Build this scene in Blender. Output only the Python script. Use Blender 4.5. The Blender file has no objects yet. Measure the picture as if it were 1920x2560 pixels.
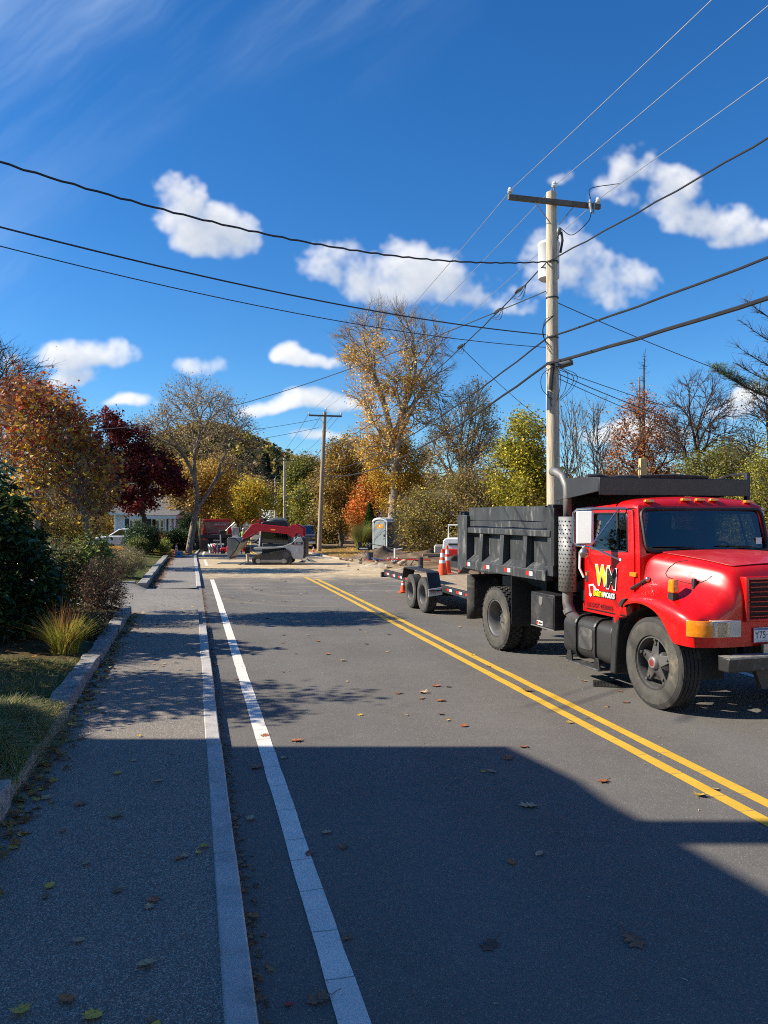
import bpy, bmesh, math, random
import numpy as np
from mathutils import Vector, Matrix, Euler, Quaternion

# ---------------------------------------------------------------- camera, sky, sun, exposure
SC = bpy.context.scene
COL = SC.collection
R = math.radians
CAM_H = 2.15
FPX = 1920.0                      # focal length in pixels of the 1920 px wide photograph
HZ = 1288.0                       # row of the horizon
cam_d = bpy.data.cameras.new('camera')
cam_d.sensor_fit = 'HORIZONTAL'; cam_d.sensor_width = 36.0; cam_d.lens = 36.0
cam_d.clip_start = 0.05; cam_d.clip_end = 6000
cam = bpy.data.objects.new('camera', cam_d); COL.objects.link(cam)
cam.location = (0, 0, CAM_H)
cam.rotation_euler = (R(90) + math.atan((HZ - 1280) / FPX), 0, 0)
SC.camera = cam

SUN_EL = 34.0
SUN_AZ = 180.0                    # degrees from +X, where the sun stands
world = bpy.data.worlds.new('World'); SC.world = world; world.use_nodes = True
sun_d = bpy.data.lights.new('sun', 'SUN'); sun_d.energy = 5.0; sun_d.angle = R(0.53); sun_d.color = (1.0, 0.92, 0.78)
sun = bpy.data.objects.new('sun', sun_d); COL.objects.link(sun)
sdir = Vector((math.cos(R(SUN_EL)) * math.cos(R(SUN_AZ)), math.cos(R(SUN_EL)) * math.sin(R(SUN_AZ)), math.sin(R(SUN_EL))))
sun.rotation_euler = (-sdir).to_track_quat('-Z', 'Y').to_euler()
sun.location = sdir * 60
SC.view_settings.view_transform = 'Standard'; SC.view_settings.look = 'None'
SC.view_settings.exposure = 0.74; SC.view_settings.gamma = 1.0
SC.view_settings.use_curve_mapping = False
SC.cycles.use_denoising = False; SC.cycles.filter_width = 1.05
SC.cycles.max_bounces = 6; SC.cycles.transparent_max_bounces = 8
SC.cycles.diffuse_bounces = 3; SC.cycles.glossy_bounces = 3; SC.cycles.transmission_bounces = 4
SC.cycles.caustics_reflective = False; SC.cycles.caustics_refractive = False

class NT:
    """small helper for node trees"""
    def __init__(s, tree): s.t = tree; s.n = tree.nodes; s.l = tree.links
    def add(s, typ, **kw):
        nd = s.n.new(typ)
        for k, v in kw.items(): setattr(nd, k, v)
        return nd
    def link(s, a, b): s.l.new(a, b)
    def put(s, sock, v):
        if isinstance(v, bpy.types.NodeSocket): s.l.new(v, sock)
        else: sock.default_value = v
    def m(s, op, a, b=None, c=None, clamp=False):
        nd = s.add('ShaderNodeMath', operation=op); nd.use_clamp = clamp
        s.put(nd.inputs[0], a)
        if b is not None: s.put(nd.inputs[1], b)
        if c is not None: s.put(nd.inputs[2], c)
        return nd.outputs[0]
    def mix(s, fac, a, b, blend='MIX'):
        nd = s.add('ShaderNodeMix', data_type='RGBA', blend_type=blend)
        s.put(nd.inputs['Factor'], fac)
        s.put(nd.inputs[6], a if isinstance(a, bpy.types.NodeSocket) else (*a, 1))
        s.put(nd.inputs[7], b if isinstance(b, bpy.types.NodeSocket) else (*b, 1))
        return nd.outputs[2]
    def noise(s, vec, scale, detail=3, rough=.55, dist=0.0):
        nd = s.add('ShaderNodeTexNoise'); nd.inputs['Scale'].default_value = scale
        nd.inputs['Detail'].default_value = detail; nd.inputs['Roughness'].default_value = rough
        nd.inputs['Distortion'].default_value = dist
        if vec is not None: s.l.new(vec, nd.inputs['Vector'])
        return nd.outputs[0]
    def ramp(s, fac, lo, hi, a=0.0, b=1.0):
        nd = s.add('ShaderNodeMapRange', interpolation_type='SMOOTHSTEP')
        s.put(nd.inputs[0], fac); nd.inputs[1].default_value = lo; nd.inputs[2].default_value = hi
        nd.inputs[3].default_value = a; nd.inputs[4].default_value = b
        return nd.outputs[0]
    def comb(s, x, y, z):
        nd = s.add('ShaderNodeCombineXYZ')
        s.put(nd.inputs[0], x); s.put(nd.inputs[1], y); s.put(nd.inputs[2], z)
        return nd.outputs[0]

# clouds: centre (column, row in the photograph -> direction), half sizes in the same units
CLOUDS = [(430, 515, 70, 80), (500, 600, 75, 50), (560, 590, 70, 62), (880, 660, 110, 82), (1010, 700, 150, 80), (1190, 705, 110, 66), (1290, 735, 100, 60),
          (1390, 660, 125, 80), (1490, 710, 110, 90), (1310, 760, 90, 50),
          (1570, 465, 100, 70), (1640, 500, 90, 60), (1740, 550, 110, 42), (1880, 590, 70, 34), (150, 880, 85, 42), (225, 905, 85, 38), (180, 945, 70, 26),
          (30, 900, 70, 40), (490, 925, 80, 26), (735, 890, 44, 30), (815, 905, 46, 22), (800, 1015, 90, 30), (640, 1030, 80, 22),
          (1820, 1020, 90, 40), (740, 1165, 50, 20), (780, 1105, 60, 16), (1600, 1080, 120, 30), (350, 1010, 60, 16),
          (1400, 432, 48, 26), (1440, 690, 130, 95), (1540, 720, 70, 50)]
SKY_TINT = (.62, .84, 1.0)
def fbm(nx, ny, fx, fy, octv, rough, seed):
    """smooth value noise summed over octaves on an ny x nx grid, fx x fy cells at the lowest octave"""
    rr = np.random.default_rng(seed); tot = np.zeros((ny, nx), np.float32); amp = 1.0; norm = 0
    for o in range(octv):
        cx, cy = int(fx * 2 ** o) + 2, int(fy * 2 ** o) + 2
        g = rr.random((cy + 1, cx + 1)).astype(np.float32)
        X = np.linspace(0, cx - 1.001, nx); Y = np.linspace(0, cy - 1.001, ny)
        xi = X.astype(int); yi = Y.astype(int); tx = (X - xi).astype(np.float32); ty = (Y - yi).astype(np.float32)
        tx = tx * tx * (3 - 2 * tx); ty = (ty * ty * (3 - 2 * ty))[:, None]
        g0 = g[yi]; g1 = g[yi + 1]
        a = g0[:, xi] * (1 - tx) + g0[:, xi + 1] * tx; b = g1[:, xi] * (1 - tx) + g1[:, xi + 1] * tx
        tot += amp * (a * (1 - ty) + b * ty); norm += amp; amp *= rough
    return tot / norm
def sstep(x, a, b):
    t = np.clip((x - a) / (b - a), 0, 1); return t * t * (3 - 2 * t)
def build_world():
    # cloud cover computed on the plane of directions (u to the side, v upward, per unit ahead)
    NX, NY, U, V = 2400, 1100, 1.2, 1.1
    u = np.linspace(-U, U, NX, dtype=np.float32)[None]; v = np.linspace(0, V, NY, dtype=np.float32)[:, None]
    w1 = fbm(NX, NY, 30, 14, 5, .55, 1) - .5; w2 = fbm(NX, NY, 30, 14, 5, .55, 2) - .5
    uu = u + .045 * w1; vv = v + .035 * w2
    f = np.full((NY, NX), -2, np.float32)
    for (cx, cy, a, b) in CLOUDS:
        du = (uu - (cx - 960) / FPX) * FPX / a; dv = (vv - (HZ - cy) / FPX) * FPX / b
        dv = np.where(dv < 0, dv * 1.55, dv)
        am = min(1.0, .25 + math.sqrt(a * b) / 85)          # small clouds are thin and ragged
        f = np.logaddexp(6 * f, 6 * (am - .62 * (du * du + dv * dv))) / 6
    n = fbm(NX, NY, 26, 12, 8, .64, 23) - .5
    n2 = fbm(NX, NY, 11, 5, 4, .5, 11) - .5
    d = np.clip(f, -2, .80) + (3.7 * n + .6 * n2) * sstep(f, -1.7, .2) + .02
    den = np.clip(d, 0, 1.4) ** 1.25
    for ax in (0, 1): den = (np.roll(den, 2, ax) + np.roll(den, 1, ax) + den + np.roll(den, -1, ax) + np.roll(den, -2, ax)) / 5
    alpha = 1 - np.exp(-2.1 * den)
    tau = np.zeros_like(den)                      # light coming from the left, above and a little behind
    for k in range(1, 13):
        sx, sy = int(round(-3.0 * k)), int(round(3.6 * k))
        tau += np.roll(np.roll(np.minimum(den, 1), -sx, 1), -sy, 0)
    lit = np.exp(-tau * .20)
    lit = .05 + .98 * lit + .9 * n
    cu = fbm(NX, NY, 9, 5, 3, .5, 6)
    # thin high cirrus drawn out along one slanting direction
    th = R(38); xs = (u * math.cos(th) + v * math.sin(th)); ys = (-u * math.sin(th) + v * math.cos(th))
    big = fbm(1600, 1600, 4, 30, 6, .6, 8)
    ix = np.clip(((xs + 1.6) / 3.2 * 1599), 0, 1599).astype(int); iy = np.clip(((ys + 1.4 + .03 * w1) / 2.8 * 1599), 0, 1599).astype(int)
    cir = sstep(big[iy, ix], .28, .85) * sstep(v - .62 * u + .45 * (cu - .5), .55, .95)
    img = bpy.data.images.new('cloud_cover', NX, NY, alpha=True, float_buffer=True); img.colorspace_settings.name = 'Non-Color'
    buf = np.ones((NY, NX, 4), np.float32); buf[..., 0] = alpha * sstep(v, .012, .05); buf[..., 1] = np.clip(lit, 0, 1); buf[..., 2] = cir
    img.pixels.foreach_set(buf.ravel()); img.pack()
    W = NT(world.node_tree); W.n.clear()
    out = W.add('ShaderNodeOutputWorld'); bg = W.add('ShaderNodeBackground')
    sky = W.add('ShaderNodeTexSky', sky_type='NISHITA'); sky.sun_disc = False
    sky.sun_elevation = R(SUN_EL); sky.sun_rotation = R(90 - SUN_AZ)
    sky.air_density = 1.0; sky.dust_density = 0.0; sky.ozone_density = 4.0
    hs = W.add('ShaderNodeHueSaturation'); hs.inputs['Saturation'].default_value = 1.25
    W.link(sky.outputs[0], hs.inputs['Color'])
    skc0 = W.mix(1.0, hs.outputs[0], SKY_TINT, 'MULTIPLY')
    tc = W.add('ShaderNodeTexCoord'); sp = W.add('ShaderNodeSeparateXYZ'); W.link(tc.outputs['Generated'], sp.inputs[0])
    ay = W.m('MAXIMUM', W.m('ABSOLUTE', sp.outputs[1]), .02)
    uu = W.m('DIVIDE', sp.outputs[0], ay); vv = W.m('DIVIDE', sp.outputs[2], ay)
    te = W.add('ShaderNodeTexImage'); te.image = img; te.extension = 'CLIP'; te.interpolation = 'Linear'
    W.link(W.comb(W.m('ADD', W.m('MULTIPLY', uu, .5 / U), .5), W.m('MULTIPLY', vv, 1 / V), 0.0), te.inputs[0])
    sc = W.add('ShaderNodeSeparateColor'); W.link(te.outputs[0], sc.inputs[0])
    ccol = W.mix(sc.outputs[1], (3.2, 3.7, 4.5), (7.1, 7.0, 6.9))
    skc = W.mix(W.m('MULTIPLY', sc.outputs[2], .34), skc0, (4.2, 5.4, 7.0))
    fin = W.mix(sc.outputs[0], skc, ccol)
    W.link(fin, bg.inputs['Color']); bg.inputs['Strength'].default_value = 0.096
    W.link(bg.outputs[0], out.inputs['Surface'])
    world.cycles.sampling_method = 'MANUAL'; world.cycles.sample_map_resolution = 512
build_world()

# ---------------------------------------------------------------- materials
def new_mat(name):
    mt = bpy.data.materials.new(name); mt.use_nodes = True
    T = NT(mt.node_tree); T.bsdf = T.n['Principled BSDF']
    return mt, T
MATS = {}
def mat(name, col, rough=.6, metal=0.0, var=.18, scale=3.0, bump=0.0, bscale=40.0, dirt=None, dirt_amt=.5, dscale=2.2, coat=0.0, spec=.5, stretch=(1, 1, 1), emit=None):
    """painted / bare surface with mottled colour, fine relief and optional dirt"""
    if name in MATS: return MATS[name]
    mt, T = new_mat(name); b = T.bsdf
    tc = T.add('ShaderNodeTexCoord'); mp = T.add('ShaderNodeMapping'); mp.inputs['Scale'].default_value = stretch
    T.link(tc.outputs['Object'], mp.inputs[0]); v = mp.outputs[0]
    n = T.noise(v, scale, 5, .6)
    c = T.mix(T.ramp(n, .3, .7), tuple(x * (1 - var) for x in col), tuple(min(1, x * (1 + var)) for x in col))
    r = rough
    if dirt:
        dn = T.ramp(T.noise(v, dscale, 7, .68), .5, .72)
        dn = T.m('MULTIPLY', dn, dirt_amt)
        c = T.mix(dn, c, dirt); r = T.m('ADD', rough, T.m('MULTIPLY', dn, .35), clamp=True)
    T.put(b.inputs['Base Color'], c); T.put(b.inputs['Roughness'], r)
    b.inputs['Metallic'].default_value = metal
    b.inputs['Specular IOR Level'].default_value = spec
    b.inputs['Coat Weight'].default_value = coat; b.inputs['Coat Roughness'].default_value = .08
    if bump:
        bn = T.add('ShaderNodeBump'); bn.inputs['Strength'].default_value = bump; bn.inputs['Distance'].default_value = .01
        T.link(T.noise(v, bscale, 4, .6), bn.inputs['Height']); T.link(bn.outputs[0], b.inputs['Normal'])
    MATS[name] = mt
    return mt
def glass_mat(name, tint=(.02, .03, .03), alpha=.25, rough=.02):
    if name in MATS: return MATS[name]
    mt, T = new_mat(name); b = T.bsdf
    out = T.n['Material Output']
    gl = T.add('ShaderNodeBsdfGlossy'); gl.inputs['Roughness'].default_value = rough
    tr = T.add('ShaderNodeBsdfTransparent'); tr.inputs[0].default_value = (*tint, 1)
    fr = T.add('ShaderNodeFresnel'); ge = T.add('ShaderNodeNewGeometry')      # same reflection from either side of the pane
    T.link(T.m('SUBTRACT', 1.5, T.m('MULTIPLY', ge.outputs['Backfacing'], 1.5 - 1 / 1.5)), fr.inputs[0])
    mx = T.add('ShaderNodeMixShader'); T.link(T.m('ADD', fr.outputs[0], alpha, clamp=True), mx.inputs[0])
    T.link(tr.outputs[0], mx.inputs[1]); T.link(gl.outputs[0], mx.inputs[2]); T.link(mx.outputs[0], out.inputs[0])
    MATS[name] = mt; return mt
def leaf_mat(name, transl=.35, rough=.5, spec=.3):
    if name in MATS: return MATS[name]
    mt, T = new_mat(name); b = T.bsdf; out = T.n['Material Output']
    at = T.add('ShaderNodeAttribute'); at.attribute_name = 'Col'
    T.link(at.outputs[0], b.inputs['Base Color']); b.inputs['Roughness'].default_value = rough
    b.inputs['Specular IOR Level'].default_value = spec
    tl = T.add('ShaderNodeBsdfTranslucent'); T.link(at.outputs[0], tl.inputs[0])
    mx = T.add('ShaderNodeMixShader'); mx.inputs[0].default_value = transl
    T.link(b.outputs[0], mx.inputs[1]); T.link(tl.outputs[0], mx.inputs[2]); T.link(mx.outputs[0], out.inputs[0])
    MATS[name] = mt; return mt

# ---------------------------------------------------------------- objects, names, labels
def tag(o, label=None, cat=None, group=None, kind=None):
    if label: o['label'] = label
    if cat: o['category'] = cat
    if group: o['group'] = group
    if kind: o['kind'] = kind
    return o
def thing(name, label, cat, loc=(0, 0, 0), rz=0.0, group=None):
    o = bpy.data.objects.new(name, None); COL.objects.link(o)
    o.location = loc; o.rotation_euler = (0, 0, rz); o.empty_display_size = .2
    return tag(o, label, cat, group)
def copy_tree(o, parent=None):
    c = o.copy(); COL.objects.link(c)
    if parent is not None: c.parent = parent
    for ch in list(o.children): copy_tree(ch, c)
    return c

class MB:
    """collects shapes and links them as one mesh object"""
    def __init__(s): s.v = []; s.f = []
    def add(s, vs, fs):
        k = len(s.v); s.v.extend([tuple(p) for p in vs]); s.f.extend([tuple(i + k for i in f) for f in fs]); return s
    def box(s, c, d, rot=None):
        x, y, z = (q / 2 for q in d); vs = [Vector((a * x, b * y, e * z)) for a in (-1, 1) for b in (-1, 1) for e in (-1, 1)]
        if rot is not None:
            m = Euler(rot).to_matrix(); vs = [m @ p for p in vs]
        return s.add([p + Vector(c) for p in vs], [(0, 1, 3, 2), (4, 6, 7, 5), (0, 4, 5, 1), (2, 3, 7, 6), (0, 2, 6, 4), (1, 5, 7, 3)])
    def bb(s, x0, x1, y0, y1, z0, z1): return s.box(((x0 + x1) / 2, (y0 + y1) / 2, (z0 + z1) / 2), (abs(x1 - x0), abs(y1 - y0), abs(z1 - z0)))
    def tube(s, pts, r, n=8, caps=True):
        pts = [Vector(p) for p in pts]; rs = r if isinstance(r, (list, tuple)) else [r] * len(pts)
        rings = []; up = None
        for i, p in enumerate(pts):
            a = pts[max(i - 1, 0)]; b = pts[min(i + 1, len(pts) - 1)]; d = (b - a).normalized()
            if up is None:
                up = d.orthogonal().normalized()
            else:
                up = (up - d * up.dot(d))
                up = up.normalized() if up.length > 1e-6 else d.orthogonal().normalized()
            w = d.cross(up)
            rings.append([p + (up * math.cos(t) + w * math.sin(t)) * rs[i] for t in [2 * math.pi * k / n for k in range(n)]])
        vs = [q for rg in rings for q in rg]; fs = []
        for i in range(len(pts) - 1):
            for k in range(n):
                a = i * n + k; b = i * n + (k + 1) % n; fs.append((a, b, b + n, a + n))
        if caps: fs.append(tuple(range(n))[::-1]); fs.append(tuple((len(pts) - 1) * n + k for k in range(n)))
        return s.add(vs, fs)
    def cyl(s, p0, p1, r, r1=None, n=16): return s.tube([p0, p1], [r, r if r1 is None else r1], n)
    def prism(s, poly, axis, a, b):
        """poly: 2-D outline; axis 'x','y','z' is the extrusion axis from a to b"""
        def P(q, t): return (t, q[0], q[1]) if axis == 'x' else ((q[0], t, q[1]) if axis == 'y' else (q[0], q[1], t))
        n = len(poly); vs = [P(q, a) for q in poly] + [P(q, b) for q in poly]
        fs = [tuple(range(n)), tuple(range(2 * n - 1, n - 1, -1))] + [(i, i + n, (i + 1) % n + n, (i + 1) % n) for i in range(n)]
        return s.add(vs, fs)
    def lathe(s, prof, c, axis, n=32, closed=False):
        """prof: (radius, offset along axis)"""
        c = Vector(c); ax = Vector(axis).normalized(); u = ax.orthogonal().normalized(); w = ax.cross(u)
        vs = []; m = len(prof)
        for k in range(n):
            t = 2 * math.pi * k / n; e = u * math.cos(t) + w * math.sin(t)
            vs += [c + e * r + ax * o for r, o in prof]
        fs = []
        for k in range(n):
            k2 = (k + 1) % n
            for i in range(m if closed else m - 1):
                j = (i + 1) % m; fs.append((k * m + i, k2 * m + i, k2 * m + j, k * m + j))
        return s.add(vs, fs)
    def grid(s, rows, close_u=False):
        m = len(rows[0]); vs = [p for r in rows for p in r]; fs = []
        for i in range(len(rows) - 1):
            for j in range(m if close_u else m - 1):
                j2 = (j + 1) % m; fs.append((i * m + j, i * m + j2, (i + 1) * m + j2, (i + 1) * m + j))
        return s.add(vs, fs)
    def sphere(s, c, r, n=12, sc=(1, 1, 1)):
        rows = []
        for i in range(n // 2 + 1):
            t = math.pi * i / (n // 2)
            rows.append([(c[0] + r * sc[0] * math.sin(t) * math.cos(2 * math.pi * k / n), c[1] + r * sc[1] * math.sin(t) * math.sin(2 * math.pi * k / n), c[2] + r * sc[2] * math.cos(t)) for k in range(n)])
        return s.grid(rows, True)
    def build(s, name, m, parent=None, loc=None, smooth=False, bevel=0.0, bseg=2, sub=0, solid=0.0, rz=None, angle=40, off=-1):
        me = bpy.data.meshes.new(name); me.from_pydata(s.v, [], s.f); me.validate()
        bm = bmesh.new(); bm.from_mesh(me); bmesh.ops.remove_doubles(bm, verts=bm.verts, dist=1e-5)
        bmesh.ops.recalc_face_normals(bm, faces=bm.faces); bm.to_mesh(me); bm.free()
        ms = m if isinstance(m, (list, tuple)) else [m]
        for q in ms: me.materials.append(q)
        o = bpy.data.objects.new(name, me); COL.objects.link(o)
        if parent is not None: o.parent = parent
        if loc is not None: o.location = loc
        if rz is not None: o.rotation_euler = (0, 0, rz)
        if solid:
            md = o.modifiers.new('solid', 'SOLIDIFY'); md.thickness = solid; md.offset = off
        if bevel:
            md = o.modifiers.new('bevel', 'BEVEL'); md.width = bevel; md.segments = bseg; md.limit_method = 'ANGLE'; md.angle_limit = R(35)
        if sub:
            md = o.modifiers.new('sub', 'SUBSURF'); md.levels = sub; md.render_levels = sub
        if smooth or bevel or sub:
            me.polygons.foreach_set('use_smooth', [True] * len(me.polygons))
            if not sub: me.set_sharp_from_angle(angle=R(angle))
        return o

def npmesh(name, verts, faces_idx, fsize, m, cols=None, parent=None, smooth=False):
    """fast mesh from numpy: faces_idx flat, all faces of the same size"""
    me = bpy.data.meshes.new(name); nv = len(verts); nf = len(faces_idx) // fsize
    me.vertices.add(nv); me.vertices.foreach_set('co', np.asarray(verts, dtype=np.float32).ravel())
    me.loops.add(nf * fsize); me.loops.foreach_set('vertex_index', np.asarray(faces_idx, dtype=np.int32).ravel())
    me.polygons.add(nf); me.polygons.foreach_set('loop_start', np.arange(nf, dtype=np.int32) * fsize)
    try: me.polygons.foreach_set('loop_total', np.full(nf, fsize, dtype=np.int32))
    except Exception: pass
    if smooth: me.polygons.foreach_set('use_smooth', np.ones(nf, dtype=bool))
    me.update(calc_edges=True)
    if cols is not None:
        ca = me.color_attributes.new('Col', 'FLOAT_COLOR', 'POINT')
        c4 = np.ones((nv, 4), dtype=np.float32); c4[:, :3] = cols
        ca.data.foreach_set('color', c4.ravel())
    me.materials.append(m)
    o = bpy.data.objects.new(name, me); COL.objects.link(o)
    if parent is not None: o.parent = parent
    return o

def text_mesh(name, txt, size, m, parent=None, loc=(0, 0, 0), rot=(0, 0, 0), depth=.0015, shear=0.0, align='CENTER', sx=1.0, offset=0.0):
    cu = bpy.data.curves.new(name, 'FONT'); cu.body = txt; cu.size = size; cu.extrude = depth; cu.shear = shear
    cu.align_x = align; cu.align_y = 'CENTER'; cu.offset = offset; cu.resolution_u = 3
    t = bpy.data.objects.new(name + '_tmp', cu); COL.objects.link(t)
    dg = bpy.context.evaluated_depsgraph_get(); me = bpy.data.meshes.new_from_object(t.evaluated_get(dg))
    bpy.data.objects.remove(t); bpy.data.curves.remove(cu)
    me.name = name; me.materials.clear(); me.materials.append(m)
    o = bpy.data.objects.new(name, me); COL.objects.link(o)
    o.location = loc; o.rotation_euler = rot; o.scale = (sx, 1, 1)
    if parent is not None: o.parent = parent
    return o

# ---------------------------------------------------------------- the lie of the land
_py = np.array([-60, 0, 14, 24, 36, 46, 53, 60, 70, 85, 120, 160, 210, 300, 420, 700, 1500], float)
_pz = np.array([0, 0, 0, -.02, -.14, -.34, -.50, -.62, -.66, -.60, -.25, .25, .95, 3.2, 7, 15, 15], float)
def prof(y):
    """height of the road along its length: a slight sag, then rising away"""
    y = np.asarray(y, float)
    return np.interp(y, _py, _pz) * .5 + np.interp(y + 4, _py, _pz) * .25 + np.interp(y - 4, _py, _pz) * .25
def px(x, y, Y): return Vector(((x - 960) / FPX * Y, Y, CAM_H - (y - HZ) / FPX * Y))
# centre line: straight, then a bend to the right
_S = np.arange(-40, 760, 1.0)
_head = np.radians(np.interp(_S, [-40, 46, 70, 760], [-14.04, -14.04, -9.6, -9.6]))
_cx = np.zeros_like(_S); _cy = np.zeros_like(_S)
for _i in range(1, len(_S)):
    _cx[_i] = _cx[_i - 1] + math.sin(_head[_i - 1]); _cy[_i] = _cy[_i - 1] + math.cos(_head[_i - 1])
_i0 = int(np.argmin(abs(_S))); _cx -= _cx[_i0]; _cy -= _cy[_i0]
def rd(p, s):
    """p metres right of the reference line through the camera, s metres along the road -> x, y"""
    h = float(np.interp(s, _S, _head)); x = float(np.interp(s, _S, _cx)); y = float(np.interp(s, _S, _cy))
    return x + p * math.cos(h), y - p * math.sin(h)
def rp(p, s, z=0.0):
    x, y = rd(p, s); return (x, y, float(prof(y)) + z)
def p_of(x, y):
    """distance right of the reference line (numpy arrays)"""
    cx = np.interp(y, _cy, _cx); h = np.interp(y, _cy, _head)
    return (x - cx) * np.cos(h)
C14 = math.cos(R(14.04))
P_WALL = -1.24; P_KERB0 = .125; P_KERB1 = .262; P_WHITE = .686 * C14; P_YEL = 4.158 * C14; P_RW = 7.28; P_RK = 7.75
def bank(x, y):
    """rise of the gardens left of the wall"""
    p = p_of(x, y)
    l = np.clip((-p + P_WALL - .1) / 9.0, 0, 1)
    far = np.clip((y - 48) / 12, 0, 1)
    b = (.20 + .75 * l ** 1.1) * (1 - .55 * far)
    w = np.clip((-p + P_WALL - .12) / .12, 0, 1)
    ss = -.2425 * x + .9701 * y
    drive = np.clip((ss - 17.2) / .4, 0, 1) * np.clip((22.7 - ss) / .4, 0, 1)
    dr = .08 + .25 * l
    return w * (b * (1 - drive) + dr * drive)
def ground_z(x, y):
    x = np.asarray(x, float); y = np.asarray(y, float)
    p = p_of(x, y)
    z = prof(y) - .05
    z = z + bank(x, y)
    right = np.clip((p - P_RK - .2) / .4, 0, 1)
    z = z + right * (.12 + .0 * x) + np.clip((p - 16) / 30, 0, 1) * .6
    r = np.hypot(x - (-.26 * 620), y - 640)          # wooded hill behind the trees
    z = z + 50 * np.exp(-(((x + 150) / 75) ** 2 + ((y - 640) / 90) ** 2)) + 22 * np.exp(-(((x + 60) / 260) ** 2 + ((y - 760) / 90) ** 2))
    return z
def gz(x, y): return float(ground_z(x, y))
# ================================================================ the setting
rng = np.random.default_rng(7); random.seed(7)
# ---- ground sheet
def build_ground():
    ps = [-900, -600, -400, -260, -160, -100, -70, -50, -38, -30, -24, -19, -15, -12, -10, -8.5, -7, -6, -5, -4.2, -3.5, -2.9, -2.4, -2.0, -1.75, -1.6, -1.50, -1.40, -1.34, -1.28, -1.2, -.6, 0, 2, 4, 6, 7.6, 7.9, 8.0, 8.2, 8.4, 8.7, 9.2, 10, 11, 12, 13, 14, 15, 16, 18, 20, 23, 27, 32, 38, 46, 56, 70, 90, 120, 160, 220, 300, 420, 600, 900]
    ss = list(np.arange(-38, 0, 1.0)) + list(np.arange(0, 30, .4)) + list(np.arange(30, 70, .7)) + list(np.arange(70, 160, 2.5)) + list(np.arange(160, 758, 12)) + [757]
    P, S = np.meshgrid(np.array(ps, float), np.array(ss, float))
    x = np.interp(S, _S, _cx) + P * C14; y = np.interp(S, _S, _cy) + P * math.sin(R(14.04))
    z = ground_z(x, y)
    amp = np.clip((np.abs(P - 3.5) - 6) / 3, 0, 1)
    z = z + amp * .05 * (np.sin(x * 1.7 + y * .9) + np.sin(x * .8 - y * 1.3 + 2)) * .5
    # colour zones: what the ground is made of
    base = np.zeros(P.shape + (3,))
    grass = np.array([.075, .105, .028]); dry = np.array([.16, .125, .055]); soil = np.array([.19, .135, .085]); litter = np.array([.30, .155, .045]); dirt = np.array([.36, .275, .18])
    nz = .5 + .25 * np.sin(x * .9 + 1.3 * np.sin(y * .7)) + .25 * np.sin(y * 1.1 + 1.7 * np.sin(x * .6))
    c = grass + (dry - grass) * (nz * .75)[..., None]
    rt = np.clip((P - 7.6) / .5, 0, 1)[..., None]
    c = c * (1 - rt) + rt * (dirt * .75 + (litter - dirt * .75) * np.clip((P - 12) / 3, 0, 1)[..., None] * .55)
    work = (np.clip((P - 7.4) / .5, 0, 1) * np.clip((22 - P) / 5, 0, 1) * np.clip((S - 22) / 4, 0, 1) * np.clip((47 - S) / 4, 0, 1))[..., None]
    brk = np.clip(.5 + .9 * np.sin(x * 2.3 + 2 * np.sin(y * .5)) * np.sin(y * 1.3 + x), 0, 1)[..., None] * np.clip((P - 8.3) / .8, 0, 1)[..., None]
    c = c * (1 - work) + work * (dirt * (1 - brk) + np.array([.17, .115, .07]) * brk)
    far = np.clip((S - 140) / 120, 0, 1)[..., None]
    c = c * (1 - far) + far * np.array([.10, .075, .03])
    bed = (np.clip((-1.2 - P) / .1, 0, 1) * np.clip((P + 4.4) / 1.2, 0, 1) * np.clip((S - 6.0) / 1.0, 0, 1) * np.clip((17.5 - S) / .6, 0, 1))[..., None]
    c = c * (1 - .6 * bed) + .6 * bed * soil * .8
    n, m = P.shape
    v = np.stack([x, y, z], -1).reshape(-1, 3)
    i, j = np.meshgrid(np.arange(n - 1), np.arange(m - 1), indexing='ij'); a = (i * m + j).ravel()
    f = np.stack([a, a + 1, a + m + 1, a + m], -1)
    mt, T = new_mat('ground'); b = T.bsdf
    at = T.add('ShaderNodeAttribute'); at.attribute_name = 'Col'
    tc = T.add('ShaderNodeTexCoord'); o = tc.outputs['Object']
    n1 = T.noise(o, 1.3, 5, .6); n2 = T.noise(o, 22, 4, .7)
    c2 = T.mix(T.ramp(n1, .35, .7), at.outputs[0], T.mix(1.0, at.outputs[0], (.72, .62, .5), 'MULTIPLY'))
    c3 = T.mix(T.ramp(n2, .5, .78), c2, T.mix(1.0, c2, (1.6, 1.5, 1.3), 'MULTIPLY'))
    T.link(c3, b.inputs['Base Color']); b.inputs['Roughness'].default_value = .95; b.inputs['Specular IOR Level'].default_value = .1
    bn = T.add('ShaderNodeBump'); bn.inputs['Strength'].default_value = .9; bn.inputs['Distance'].default_value = .05
    T.link(T.noise(o, 14, 6, .7), bn.inputs['Height']); T.link(bn.outputs[0], b.inputs['Normal'])
    g = npmesh('ground', v, f.ravel(), 4, mt, c.reshape(-1, 3), smooth=True)
    tag(g, kind='structure')
build_ground()

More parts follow.
